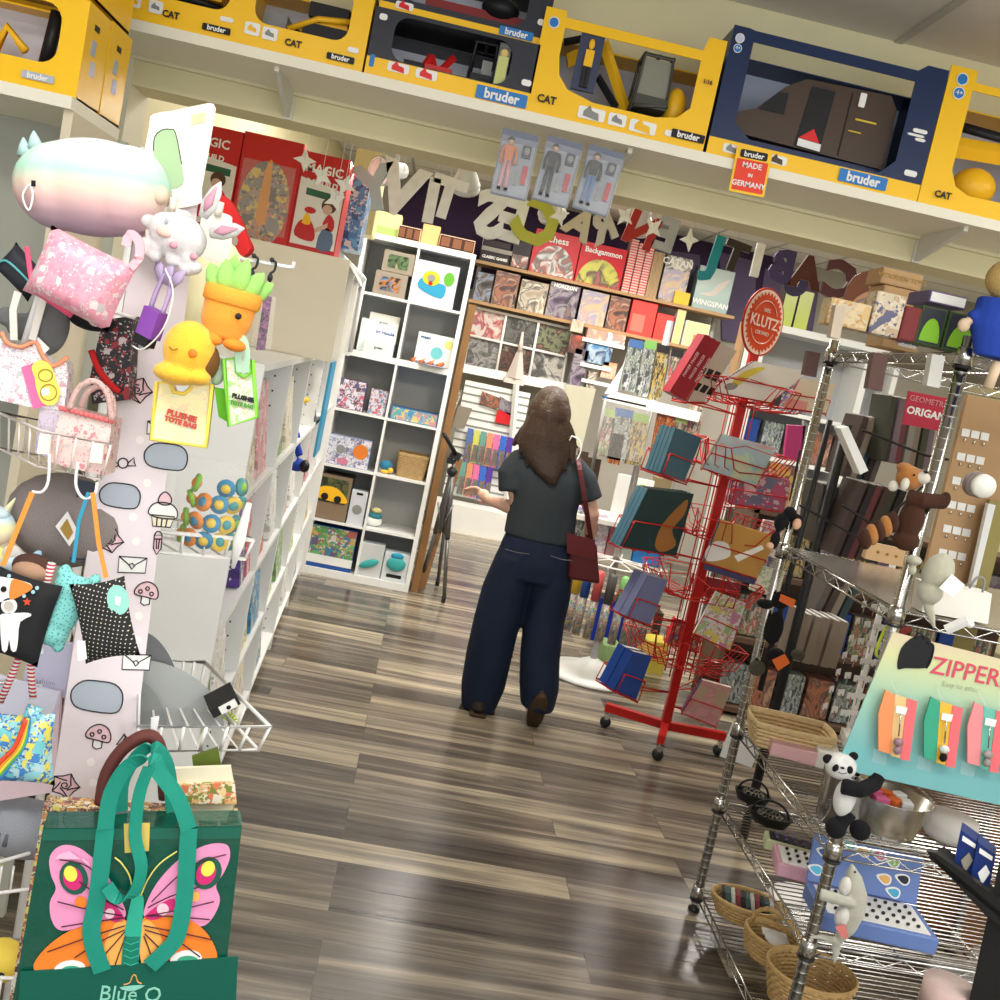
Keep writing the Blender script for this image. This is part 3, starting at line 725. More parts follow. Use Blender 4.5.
wbuild(b,'side_panel',st)
b=MB()
for y,s_ in((1.68,1),(2.0,1)):b.tube([(-.44-(y-1.68)*.5,y+.02,.03),(-.44-(y-1.68)*.5,y+.02,1.9)],.009,WIREW,8)
b.tube([(-.75,1.55,.03),(-.75,1.55,1.6)],.009,WIREW,8)
for z in(.06,.55,1.0):b.tube([(-.44,1.70,z),(-.75,1.57,z),(-.91,1.89,z),(-.6,2.02,z)],.006,WIREW,6,True)
wbuild(b,'stand_frame',st)
# header card
b=MB(); pxpoly(b,SP,sm2([(148,128),(152,115),(170,112),(207,104),(213,108),(213,118),(200,190),(196,205),(140,205)],2),.012,mat('header_cream',(.86,.82,.70),.4),.006)
wbuild(b,'header_card',st)
b=MB(); GRN=mat('print_green',(.36,.52,.30),.5)
pxpoly(b,SP,sm2([(152,152),(153,138),(160,131),(168,130),(174,134),(180,165),(181,185),(160,187)],3),.0135,GRN)
pxline(b,SP,sm2([(152,152),(153,138),(160,131),(168,130),(174,134),(180,165)],3,False),.0138,.0007,OUT)
pxpoly(b,SP,[(190,116),(204,113),(203,123),(189,126)],.0135,mat('sticker_tan',(.75,.6,.35),.5)); wbuild(b,'header_print',st)
LR=.0011
def doodle(kind,cx,cy,s=1.,rot=8.):
    b=MB(); c,q=math.cos(R(rot)),math.sin(R(rot))
    T=lambda pts:[(cx+(x*c-y*q)*s,cy+(x*q+y*c)*s) for x,y in pts]
    o=.0004; line=lambda pts,cl=False:pxline(b,SP,T(pts),o+.0006,LR,OUT,cl,5); fill=lambda pts,m:pxpoly(b,SP,T(pts),o,m,.0003)
    if kind=='rose':
        star=[]
        for i in range(10):
            a=R(36*i); r=15 if i%2==0 else 11; star.append((r*math.cos(a),r*.85*math.sin(a)))
        fill(star,BLUSH); line(star,True); line([(5*math.cos(i*.7)*(1-i*.06),4*math.sin(i*.7)*(1-i*.06)) for i in range(12)])
        for i in range(0,10,2):a=R(36*i); line([(15*math.cos(a),12.7*math.sin(a)),(7*math.cos(a+.5),6*math.sin(a+.5)),(6*math.cos(a+1.2),5*math.sin(a+1.2))])
    if kind=='envelope':
        r_=[(-14,-7),(14,-9),(14,6),(-13,9)]; fill(r_,PAPER); line(r_,True); line([(-14,-7),(-3,0),(0,-2),(2,0),(14,-9)]); line([(-3,0),(0,4),(3,0)])
    if kind=='candy':
        line(pxcirc(0,0,5),True); line([(5,-1),(10,-7),(11,-2),(13,1),(5,2)]); line([(-5,1),(-12,-1),(-10,3),(-10,7),(-4,3)])
    if kind=='mushroom':
        cap=sm2([(-12,3),(-9,-6),(0,-11),(9,-8),(13,0),(11,6),(0,5)],3); fill(cap,BLUSH); line(cap,True)
        stem=[(-4,5),(-4,12),(0,14),(5,12),(5,5)]; fill(stem,PAPER); line(stem)
        for x,y in((-6,0),(1,-4),(6,1)):line(pxcirc(x,y,2,n=8),True)
    if kind=='cupcake':
        base=[(-11,4),(-8,15),(9,14),(12,3)]; fill(base,PCREAM); line(base,True)
        top=sm2([(-14,3),(-12,-5),(-5,-9),(6,-9),(13,-4),(14,4),(5,6),(-5,6)],3); fill(top,PAPER); line(top,True)
        ch=sm2([(-6,-9),(-5,-16),(0,-20),(6,-15),(6,-9),(0,-7)],3); fill(ch,BLUSH); line(ch,True)
        for x in(-5,0,5):line([(x,6),(x*.9,14)])
    if kind=='pencil':
        r_=[(-4,-8),(4,-9),(5,5),(1,12),(-3,6)]; fill(r_,BLUSH); line(r_,True); line([(-4,-4),(4,-5)]); line([(-1,-4),(0,6)]); line([(2,-4),(2,6)]); line(sm2([(-4,-8),(-2,-12),(2,-12),(4,-9)],2,False))
    if kind=='cushion':
        r_=sm2([(-22,8),(-24,-3),(-15,-13),(0,-15),(15,-14),(23,-6),(23,7),(15,13),(-12,13)],3); fill(r_,GREYB); line(r_,True)
    if kind=='bow':
        line([(-2,-9),(-9,4),(-4,2),(0,-7),(6,0),(4,6),(-2,-9)],True); 
    return wbuild(b,'printed_'+kind,st)
for k,x,y,s in(('rose',137,390,1.05),('envelope',158,428,.8),('candy',123,463,1),('cushion',166,457,.9),('cushion',120,496,.85),('rose',109,540,1),('cupcake',163,512,1.02),
        ('pencil',157,543,.95),('envelope',132,565,1),('mushroom',146,592,.95),('envelope',136,662,1),('cushion',97,697,1.08),('mushroom',98,735,1),('rose',65,785,1),('pencil',114,783,.9),('envelope',92,806,.95),('cushion',137,340,.6),('bow',125,742,.9)):
    doodle(k,x,y,s)
# pegboard dots
b=MB()
for x,y in((140,440),(147,483),(133,517),(136,541),(139,616),(137,640),(91,762),(93,783)):
    pxpoly(b,SP,pxcirc(x,y,4.2,n=12),.0003,mat('dot_white',(.88,.85,.84),.4),.0002)
wbuild(b,'printed_dots',st)

def wirebasket(name,label,front_l,front_r,back_r,back_l,z0,z1,m=WIREW,nx=6,ny=4,r=.0028,group=None):
    "corners are xy at the rim; bottom slightly smaller"
    L=[Vector((p[0],p[1],0)) for p in(front_l,front_r,back_r,back_l)]
    c=sum(L,Vector())/4; t=thing(name,label,'basket',(c.x,c.y,z0),group=group)
    lo=[c+(p-c)*.92+Vector((0,0,z0)) for p in L]; hi=[p+Vector((0,0,z1)) for p in L]
    b=MB(); b.tube(hi,r*1.4,m,7,True); b.tube(lo,r*1.2,m,7,True); wbuild(b,'rim',t)
    b=MB()
    for i in range(4):
        k=nx if i%2==0 else ny
        for j in range(k):
            f=j/k; b.tube([hi[i].lerp(hi[(i+1)%4],f),lo[i].lerp(lo[(i+1)%4],f)],r,m,5)
    wbuild(b,'side_wires',t)
    b=MB()
    for j in range(1,nx):f=j/nx; b.tube([lo[0].lerp(lo[1],f),lo[3].lerp(lo[2],f)],r*.7,m,4)
    wbuild(b,'floor_wires',t)
    return t
# right hand baskets
wirebasket('wire_basket','lower white wire basket on the right side of the doodle stand, holding grey folders',(-.338,1.564),(-.151,1.659),(-.314,1.918),(-.42,1.865),.955,1.0,nx=6,ny=3)
wirebasket('wire_basket','upper white wire basket on the right side of the doodle stand, full of pop toys',(-.41,1.80),(-.262,1.88),(-.318,1.97),(-.5,1.90),1.215,1.252,nx=4,ny=3)
b=MB(); FG=mat('folder_grey',(.36,.38,.38),.45); FD=mat('folder_dark',(.17,.18,.19),.5)
def arcplate(P,cx,cy,rx,ry,off,m,name,lab):
    b=MB(); pts=[(cx,cy)]+pxcirc(cx,cy,rx,ry,20,270,360); pxpoly(b,P,pts,off,m,.003); p=P.pt(cx,cy); wsolo(b,name,lab,'folder',p)
GP=Plane((-.34,1.775,0),R(24))
arcplate(GP,128,727,96,68,.0,FG,'grey_folder','large light grey round-cornered folder standing in the lower wire basket')
arcplate(Plane((-.34,1.80,0),R(24)),138,727,47,96,.0,FD,'dark_folder','dark grey folder behind the light grey one in the lower basket')
arcplate(Plane((-.34,1.762,0),R(24)),120,727,46,52,.0,mat('folder_mid',(.25,.27,.27),.45),'grey_folder','small mid grey folder in front of the large one in the lower basket')
def zbox(name,label,cat,c,d,m,rot=(0,0,0),group=None):b=MB(); b.box((0,0,0),d,m); return solo(b,name,label,cat,c,group=group,rot=rot)
p=fl(222,700,.99); t=thing('card_pack','small black and white card pack lying in the lower wire basket','card pack',p,rot=(R(10),R(-35),R(20)))
b=MB(); b.box((0,0,0),(.05,.05,.018),DARK); b.build('box',t); b=MB(); b.box((.005,-.027,0),(.03,.004,.014),PAPER); b.ell((.005,-.03,0),(.004,.002,.004),BLACK); b.build('printed_label',t)
b=MB(); LIME=mat('lime_plastic',(.45,.60,.05),.4); q=GP.pt(228,720,.004)
for a in range(-60,100,25):b.tube([q,q+Vector((math.sin(R(a))*.016,0,math.cos(R(a))*.016))],.002,LIME,5)
wsolo(b,'hair_clip','lime green leaf-shaped clip at the front of the grey folder','clip',q)
BP=Plane((-.25,1.60,0),R(25))
b=MB(); 
pxpoly(b,BP,[(150,716),(158,714),(155,730),(160,760),(155,760),(150,735),(147,758),(142,758),(149,735)],.012,WHITE,.006); wsolo(b,'clothes_peg','white plastic peg clipped to the rim of the lower basket','peg',BP.pt(151,735))
# tub of pop toys in the upper basket
tp=Vector((-.345,1.885,1.225)); t=thing('clear_tub','clear round plastic tub full of bright pop toys in the upper wire basket','tub',tp)
b=MB(); b.lathe([(.062,0),(.066,.06),(.070,.145),(.073,.147)],(0,0,0),CLEAR,24); b.build('tub',t)
TOYC=[mat('pop_green',(.25,.55,.06),.35),mat('pop_orange',(.85,.28,.03),.35),mat('pop_blue',(.03,.25,.45),.35),mat('pop_yellow',(.80,.55,.05),.35),mat('pop_teal',(.05,.3,.32),.35)]
k=0
for z in(.018,.05,.085,.115):
    for a in(200,235,270,305,340):
        x,y=math.cos(R(a+z*300))*.045,math.sin(R(a+z*300))*.045; m_=TOYC[k%5]; m2=TOYC[(k+1)%5]; k+=1
        if z>.1 and k%2:continue
        o=thing('pop_toy','round two-coloured rubber pop toy inside the clear tub','toy',tp+Vector((x,y,z)),group='pop toys in the clear tub',rot=(R(-20+k*13%50),0,R(a+90)))
        b=MB(); b.lathe([(.0,-.004),(.016,-.004),(.017,0),(.016,.004),(0,.004)],(0,0,0),m_,14,'Y'); b.build('ring',o)
        b=MB(); b.ell((0,-.003,0),(.009,.006,.009),m2); b.ell((0,.003,0),(.009,.006,.009),m2); b.build('dome',o)
b=MB(); b.loft([((tp.x+.06,tp.y-.03,1.2),.003,.002),((tp.x+.062,tp.y-.03,1.25),.011,.002),((tp.x+.066,tp.y-.02,1.32),.005,.002)],PAPER,12); 
wsolo(b,'price_tag','curved white paper tag hanging on the side of the clear tub','tag',tp+Vector((.06,-.03,0)))
# --------------------------------------------- soft goods hanging on the display
Y0=1.56
def A(px,py,dy=0.):return at(px,py,Y0+dy)
S=Y0/FOCAL*1.0 # metres per pixel there
PASTEL=gradmat('pastel_plush',[(0,(.62,.45,.60)),(.25,(.78,.52,.52)),(.42,(.78,.64,.52)),(.58,(.42,.72,.56)),(.8,(.62,.80,.72)),(1,(.74,.82,.80))],2,-.065,.07,.9)
c=A(95,188,.06)
t=thing('plush_cushion','big pastel pink and mint plush cushion lying on top of the doodle stand','plush',c,rot=(0,R(-5),R(-8)))
b=MB(); b.ell((0,0,0),(.114,.07,.070),PASTEL,None,32,20); b.ell((-.045,-.005,-.004),(.072,.066,.064),PASTEL); b.ell((.05,0,0),(.062,.066,.066),PASTEL); b.build('body',t,remesh=.004,smooth=12)
b=MB(); b.ell((.108,-.02,-.002),(.012,.012,.014),mat('plush_tan',(.7,.55,.42),.9)); b.build('tail',t)
for x,z in((-.103,.045),(-.088,.056)):
    b=MB(); b.loft([((x,-.01,z-.012),.014,.008),((x-.003,-.01,z+.004),.007,.006),((x-.005,-.01,z+.014),.001,.001)],mat('plush_mint',(.45,.66,.66),.9),10); b.build('corner_tuft',t)
b=MB(); b.tube(smooth_pts([(-.062,-.066,-.012),(-.07,-.07,-.03),(-.06,-.07,-.05),(-.056,-.068,-.03),(-.062,-.066,-.012)]),.0015,PAPER,5); b.build('cord_loop',t)
b=MB(); b.box((-.056,-.068,-.012),(.006,.003,.008),BLACK); b.build('cord_clip',t)

# pink printed pouch
PINKP=printmat('pink_unicorn_cloth',[(.78,.32,.42),(.80,.34,.44),(.74,.30,.42),(.78,.36,.46),(.8,.33,.42),(.80,.66,.66),(.55,.50,.52),(.72,.26,.36)],75,.45)
P_=Plane((A(80,280).x,Y0-.06,0),R(-8))
t=thing('pink_pouch','pink patterned pouch with grey and white print hanging below the pastel cushion','pouch',P_.pt(80,280))
b=MB(); c=P_.pt(80,279); pillow(b,c,.125,.098,.075,PINKP,R(15),.04); wbuild(b,'pouch_body',t)
b=MB(); b.tube([P_.pt(27,248,.0),P_.pt(40,290,.02),P_.pt(72,316,.0)],.004,mat('piping_pink',(.8,.1,.2),.4),6); wbuild(b,'piping',t)
b=MB(); ribbon(b,smooth_pts([P_.pt(131,268),P_.pt(139,258),P_.pt(139,242),P_.pt(130,234),P_.pt(126,246)]),.012,mat('strap_pink',(.85,.45,.52),.6),(.3,0,1),.003); wbuild(b,'strap',t)
# black bag with teal piping
P_=Plane((A(25,275).x,Y0+.02,0),0)
t=thing('black_pouch','small black pouch with teal piping at the left beside the pink pouch','pouch',P_.pt(22,272))
b=MB(); pillow(b,P_.pt(22,272),.07,.05,.04,mat('black_nylon',(.02,.022,.03),.6),R(35)); wbuild(b,'pouch_body',t)
b=MB(); b.tube(smooth_pts([P_.pt(2,265,.018),P_.pt(12,262,.02),P_.pt(28,276,.02),P_.pt(42,293,.01)]),.0018,mat('teal_piping',(.1,.4,.42),.4)); wbuild(b,'piping',t)
# wire arms
for(a,c_,lab) in(((0,272),(60,290),'white wire arm behind the black pouch'),((100,308),(135,318),'white wire arm under the pink pouch')):
    b=MB(); b.tube([A(*a,.03),A(*c_,.03)],.003,WIREW,6); wsolo(b,'wire_bracket',lab,'hook',A(*a,.03))

# white bunny
WF=fur('white_fur',(.82,.80,.80),.6)
c=A(178,237,-.03)
t=thing('plush_bunny','white plush bunny bag with pink lined ears hanging beside the pastel cushion','plush',c,rot=(0,R(10),R(-10)))
b=MB(); b.ell((0,0,0),(.042,.03,.033),WF); b.ell((-.02,-.005,.005),(.022,.022,.022),WF)
for i in range(9):a=i*.7; b.ell((.04*math.cos(a)+.002,-.012,-.03+.006*math.sin(a*2)),(.011,.01,.010),WF)
b.ell((-.044,-.005,.005),(.012,.01,.01),WF); b.build('head',t,remesh=.0025,smooth=4)
for(x,z,r_,l) in((.028,.038,R(8),.055),(.045,.022,R(62),.05)):
    b=MB(); b.push(Matrix.Translation((x,-.008,z))@Matrix.Rotation(r_,4,'Y'))
    b.loft([((0,0,0),.007,.005),((0,0,l*.35),.012,.006),((0,0,l*.75),.009,.005),((0,0,l),.001,.001)],WF,12); b.pop(); e=b.build('ear',t)
    b=MB(); b.push(Matrix.Translation((x,-.014,z))@Matrix.Rotation(r_,4,'Y')); b.loft([((0,0,.008),.001,.001),((0,0,l*.4),.007,.0015),((0,0,l*.85),.001,.001)],mat('ear_pink',(.55,.28,.36),.9),10); b.pop(); b.build('ear_lining',e)
PE=mat('patch_rose',(.62,.30,.36),.9)
for x,z in((.01,-.012),(.04,-.016)):b=MB(); b.ell((x,-.03+abs(x)*.2,z),(.006,.004,.005),PE); b.build('paw_pad',t)
b=MB(); b.ell((-.008,-.029,0),(.012,.004,.007),mat('cheek_peach',(.78,.52,.45),.9)); b.build('cheek',t)
b=MB(); b.ell((-.01,-.029,.015),(.0022,.002,.004),GREYB); b.build('eye',t)
# cream hook cards behind the bunny
for(x0,y0,x1,y1,nm) in((152,206,190,250,'left of the two cream hook plates behind the bunny'),(203,210,232,262,'right of the two cream hook plates behind the bunny')):
    b=MB(); P2=Plane((A(170,220).x,Y0+.045,0),R(10)); pxpoly(b,P2,sm2([(x0+4,y0),(x1-3,y0+5),(x1,y0+14),(x1-5,y1),(x0-6,y1-8),(x0-2,y0+10)],2),0,mat('hook_cream',(.80,.76,.66),.35),.004)
    b.tube([P2.pt((x0+x1)/2,y0+6),P2.pt((x0+x1)/2+3,y0-8)],.006,mat('hook_cream',(.80,.76,.66),.35),8); wsolo(b,'plastic_hook',nm,'hook',P2.pt(x0,y0))
# lilac collar pouch and purple box
c=A(160,300,-.04)
t=thing('purple_charm','narrow purple box charm on white cord hanging under the bunny','charm',c,rot=(0,R(12),R(-30)))
b=MB(); PU=mat('purple_card',(.25,.08,.42),.4)
b.box((0,0,-.035),(.03,.02,.04),PU); b.build('box',t)
b=MB(); b.box((-.003,0,-.06),(.026,.018,.018),DARK); b.build('tray',t)
b=MB(); b.tube(smooth_pts([(-.012,0,-.015),(-.01,0,.02),(0,0,.04),(.012,0,.02),(.012,0,-.015)]),.0035,mat('lilac_cord',(.48,.36,.60),.6)); b.build('cord',t)
for r_,x in((-35,-.012),(0,0),(30,.012)):
    b=MB(); b.push(Matrix.Translation((x,0,.028))@Matrix.Rotation(R(r_),4,'Y')); b.loft([((0,0,-.005),.006,.003),((0,0,.015),.009,.004),((0,0,.03),.001,.001)],mat('lilac_felt',(.42,.34,.52),.9),10); b.pop(); b.build('petal',t)
b=MB(); b.tube(smooth_pts([(.0,-.01,.045),(.03,-.012,.02),(.034,-.012,-.03),(.012,-.012,-.07),(-.012,-.01,-.075)]),.0012,PAPER); b.build('elastic',t)
# carrot / pineapple pot plush
c=A(229,312,-.05)
t=thing('plush_plant_bag','orange plush pot bag topped with lime green leaves hanging under the cream hooks','plush',c,rot=(0,R(4),R(10)))
OP=mat('orange_plush',(.92,.34,.04),.9,bump=.3,bscale=500,sheen=.3); LG=mat('lime_plush',(.32,.66,.16),.9,bump=.3,bscale=500,sheen=.3)
b=MB(); b.loft([((0,0,-.040),.012,.01),((0,0,-.036),.026,.02),((-.001,0,-.015),.035,.026),((0,0,.012),.036,.028),((0,0,.026),.033,.026)],OP,24); b.build('pot',t,remesh=.003,smooth=5)
b=MB(); b.loft([((0,0,.010),.037,.029),((0,0,.012),.0395,.031),((0,0,.030),.040,.032),((0,0,.033),.037,.029)],mat('orange_rim',(.95,.38,.05),.9,bump=.3,bscale=500),28); b.build('rim',t)
for i,(x,y,r_,h) in enumerate(((-.03,-.006,-32,.036),(-.016,-.012,-12,.042),(.004,-.014,6,.05),(.02,-.01,28,.042),(.032,0,45,.038),(-.008,.01,-5,.052))):
    b=MB(); b.push(Matrix.Translation((x*.7,y,.028))@Matrix.Rotation(R(r_),4,'Y')); b.loft([((0,0,0),.009,.006),((0,0,h*.4),.014,.006),((0,0,h*.8),.008,.004),((0,0,h),.001,.001)],LG,12); b.pop(); b.build('leaf',t)
b=MB(); b.ell((.014,-.03,-.002),(.0045,.003,.0045),BLACK); b.build('eye',t)
for x in(-.014,.018):b=MB(); b.ell((x,-.014,-.042),(.016,.013,.009),mat('orange_feet',(.85,.26,.03),.9)); b.build('foot',t)
# yellow plush and yellow tote
c=A(189,350,-.07)
t=thing('plush_chick','round yellow plush sitting over the top of the yellow tote bag','plush',c)
YP=mat('yellow_plush',(.90,.50,.04),.9,bump=.3,bscale=500,sheen=.3)
b=MB(); b.ell((0,0,0),(.036,.03,.041),YP); b.ell((-.01,-.005,-.035),(.033,.026,.016),YP); b.ell((.018,-.005,-.034),(.02,.02,.012),YP); b.build('body',t,remesh=.003,smooth=6)
b=MB(); b.ell((.012,-.029,-.002),(.006,.003,.006),mat('orange_button',(.85,.2,.02),.5)); b.build('button',t)
b=MB(); b.ell((.029,.008,-.012),(.013,.02,.024),mat('brown_plush',(.16,.07,.02),.95)); b.build('wing',t)
b=MB(); b.tube(smooth_pts([(-.02,-.028,0),(-.014,-.03,-.003),(-.008,-.031,0)]),.001,mat('stitch_brown',(.35,.15,.02),.8)); b.build('stitch',t)
def tote(P,pts,label,fill,edge,strap,word,words,extra=None,dep=.03):
    t=thing('plush_tote',label,'tote bag',P.pt(*pts[0]))
    b=MB(); q=[P.pt(x,y) for x,y in pts]; b.flat(q,P.n,dep,fill); wbuild(b,'bag_body',t)
    b=MB(); b.tube([p+P.n*.001 for p in q],.0032,edge,6,True); wbuild(b,'edge_binding',t)
    if word:
        b=MB(); cx=sum(p[0] for p in pts)/len(pts); cy=sum(p[1] for p in pts)/len(pts); c0=P.pt(*word[0],.002)
        yaw=math.atan2(P.r.y,P.r.x)
        for i,(s_,sz,m_) in enumerate(words):
            b.text(s_,sz,m_,c0+Vector((0,0,-i*.0095)),.0012,bold=.0006,M=Matrix.Rotation(yaw,4,'Z')@Matrix.Rotation(R(word[1]),4,'Y'))
        wbuild(b,'printed_word',t)
    return t
YT=printmat('yellow_tote_print',[(.88,.76,.40),(.90,.80,.44),(.88,.78,.42),(.90,.78,.42),(.86,.68,.40),(.70,.75,.55),(.9,.8,.45)],55,.5)
TP=Plane((A(182,410).x,Y0-.05,0),R(4))
t=tote(TP,[(157,382),(170,382),(174,392),(184,394),(191,388),(192,381),(212,385),(206,447),(151,439)],'yellow plushie tote bag with red lettering under the round yellow plush',YT,mat('yellow_edge',(.92,.70,.10),.5),None,
    ((182,416),5),(('PLUSHIE',.0115,mat('print_red',(.60,.08,.06),.5)),('TOTE BAG',.0095,mat('print_red',(.60,.08,.06),.5))))
GT=printmat('green_tote_print',[(.62,.74,.48),(.70,.78,.56),(.66,.76,.50),(.72,.78,.6),(.75,.48,.38),(.60,.72,.5),(.35,.6,.2)],75,.5)
TP2=Plane((A(235,385).x,Y0-.05,0),R(10))
t=tote(TP2,[(224,359),(236,358),(237,372),(244,377),(250,372),(248,358),(253,361),(257,417),(229,426)],'lime edged green plushie tote bag hanging under the orange plush pot',GT,mat('lime_edge',(.22,.62,.06),.5),None,
    ((243,398),3),(('PLUSHIE',.0085,BLACK),('TOTE BAG',.0068,mat('print_green2',(.1,.3,.05),.5))),dep=.035)
b=MB(); ribbon(b,smooth_pts([TP2.pt(240,372,.004),TP2.pt(238,350,.006),TP2.pt(243,338,.008),TP2.pt(247,352,.008),TP2.pt(246,372,.004)]),.009,mat('mint_strap',(.45,.70,.50),.5),(1,0,.2),.002); wbuild(b,'handle',t)
b=MB(); c=TP2.pt(217,372,-.02); b.ell(c,(.012,.012,.02),mat('mint_plush',(.55,.75,.55),.9)); b.flat([TP2.pt(214,388,-.01),TP2.pt(226,390,-.01),TP2.pt(229,424,-.01),TP2.pt(218,418,-.02)],TP2.n,.01,mat('green_cloth',(.14,.5,.03),.6)); wbuild(b,'side_pocket',t)
# straw-coloured peg rod with clips and the clear keychain pouch
P3=Plane((A(270,265).x,Y0+.0,0),R(10))
b=MB(); b.tube([P3.pt(240,259),P3.pt(288,267),P3.pt(293,267),P3.pt(294,262)],.0028,WIREW,8); wsolo(b,'peg_hook','white peg rod carrying black spring clips beside the green leaves','hook',P3.pt(240,259))
for i,(x,y) in enumerate(((256,262),(274,266))):
    t=thing('spring_clip',('black spring clip on the white peg, nearer the green leaves','black spring clip on the white peg, nearer the peg tip')[i],'clip',P3.pt(x,y))
    b=MB(); b.tube([P3.pt(*q,.006) for q in sm2([(x-2,y-5),(x+2,y-3),(x,y+5),(x-4,y+8),(x-3,y+14)],4,False)],.002,DARK,6); b.ell(P3.pt(x-4,y+12,.006),(.004,.004,.006),DARK); b.ell(P3.pt(x-2,y-6,.006),.0035,DARK); wbuild(b,'hook_body',t)
    b=MB(); b.tube([P3.pt(x-4,y+13,.006),P3.pt(x-4,y+24,.006)],.0015,DARK,6); wbuild(b,'chain',t)
t=thing('keychain_pouch','clear zip pouch with a dark purple strip hanging from the black clips','pouch',P3.pt(263,320))
b=MB(); pxpoly(b,P3,[(258,292),(276,297),(271,350),(250,350)],.0,CLEAR,.012); wbuild(b,'pouch_body',t)
b=MB(); pxpoly(b,P3,[(264,295),(272,297),(265,350),(256,350)],.002,printmat('dark_purple_print',[(.10,.05,.10),(.2,.1,.18),(.05,.04,.05),(.3,.12,.22)],120),.008); wbuild(b,'strip',t)

# red hat bag near the bunny, behind
P4=Plane((A(235,225).x,Y0+.12,0),0)
b=MB(); pxpoly(b,P4,sm2([(206,197),(225,196),(238,215),(246,235),(251,248),(243,256),(236,248),(228,222),(210,204)],3),0,mat('red_felt',(.55,.02,.02),.85),.03); wsolo(b,'red_hat','dark red felt hat behind the bunny and the green leaves','hat',P4.pt(230,210))
b=MB(); pxpoly(b,P4,sm2([(218,212),(230,222),(238,240),(234,246),(222,230)],2),.002,mat('taupe_felt',(.32,.27,.22),.85),.02); wsolo(b,'taupe_pouch','taupe pouch half inside the dark red hat','pouch',P4.pt(228,228))

# grey furry plush in floral bag
GF=fur('grey_fur',(.25,.26,.27),1.)
P5=Plane((A(35,350).x,Y0-.02,0),R(5))
t=thing('floral_bag','white floral bag with orange rim and a yellow tag at the left edge','tote bag',P5.pt(35,370))
FLR=printmat('floral_print',[(.80,.76,.78),(.82,.78,.8),(.80,.76,.76),(.83,.8,.8),(.62,.35,.42),(.55,.5,.55),(.8,.76,.8)],110,.5)
b=MB(); pxpoly(b,P5,sm2([(2,338),(10,345),(25,349),(38,344),(44,356),(52,366),(66,362),(68,375),(64,411),(30,407),(-6,399),(-6,340)],1),0,FLR,.035); wbuild(b,'bag_body',t)
b=MB(); b.tube([P5.pt(*q,.002) for q in sm2([(2,332),(8,343),(22,347),(36,342),(43,355),(54,366),(68,357)],3,False)],.0035,mat('coral_binding',(.85,.32,.18),.5),6); wbuild(b,'rim_binding',t)
b=MB(); pxpoly(b,P5,[(22,367),(38,362),(48,405),(34,409)],.004,mat('tag_pink',(.80,.15,.35),.5),.001); wbuild(b,'pink_tag',t)
b=MB(); YTG=mat('tag_yellow',(.85,.78,.12),.5)
pxpoly(b,P5,sm2([(33,366),(42,360),(52,366),(57,380),(61,392),(56,404),(44,403),(38,390),(36,378)],3),.006,YTG,.001)
for r_ in((47,375,7,6),(50,392,8,8)):b.tube([P5.pt(x,y,.0075) for x,y in pxcirc(*r_)],.0008,mat('print_brown',(.4,.25,.05),.5),4,True)
pxpoly(b,P5,[(42,389),(50,387),(51,394),(44,396)],.0075,PAPER,.0005); wbuild(b,'yellow_tag',t)
for pts in([(15,340),(14,310),(19,292)],[(33,340),(44,300),(46,290)]):
    b=MB(); ribbon(b,[P5.pt(*q,.004) for q in pts],.010,mat('cream_strap',(.74,.70,.64),.7),(1,0,0),.002); wbuild(b,'handle',t)
c=A(48,325,.01)
t=thing('grey_plush','shaggy grey furry plush sitting inside the white floral bag','plush',c)
b=MB(); b.ell((0,0,.0),(.03,.028,.045),GF); b.ell((-.035,0,-.01),(.022,.02,.02),GF); b.ell((-.06,0,.0),(.012,.012,.014),GF); b.build('body',t,remesh=.003,smooth=2)
b=MB(); b.box((.005,-.03,-.03),(.022,.002,.014),PAPER,(0,R(35),0)); b.build('care_tag',t)
b=MB(); b.loft([((-.006,-.024,.05),.007,.004),((-.012,-.026,0),.008,.004),((-.02,-.024,-.035),.006,.003)],WF,10); b.build('stripe',t)
# dark red and black bags
P6=Plane((A(105,360).x,Y0+.05,0),0)
t=thing('black_plaid_bag','black and red plaid bag hanging behind the basket handle','tote bag',P6.pt(110,350))
b=MB(); pxpoly(b,P6,[(102,320),(132,316),(128,400),(92,404),(90,378)],0,printmat('plaid_black',[(.01,.01,.012),(.012,.012,.014),(.01,.01,.01),(.30,.02,.03),(.5,.45,.45),(.01,.01,.01)],70,.6,(1,1,1)),.04); wbuild(b,'bag_body',t)
b=MB(); b.tube([P6.pt(*q,.004) for q in sm2([(92,350),(100,370),(112,385),(120,392)],4,False)],.005,mat('red_felt',(.55,.02,.02),.85),6); wbuild(b,'red_trim',t)
b=MB(); P7=Plane((A(85,318).x,Y0+.03,0),0); b.ell(P7.pt(92,320),(.033,.03,.016),mat('black_plush',(.012,.012,.015),.95)); wsolo(b,'black_plush','round black plush tucked under the pink pouch','plush',P7.pt(92,320))
b=MB(); b.ell(P7.pt(103,319,.03),(.012,.01,.012),WF); wsolo(b,'white_pompom','small white fluffy ball in front of the round black plush','pompom',P7.pt(103,319,.03))
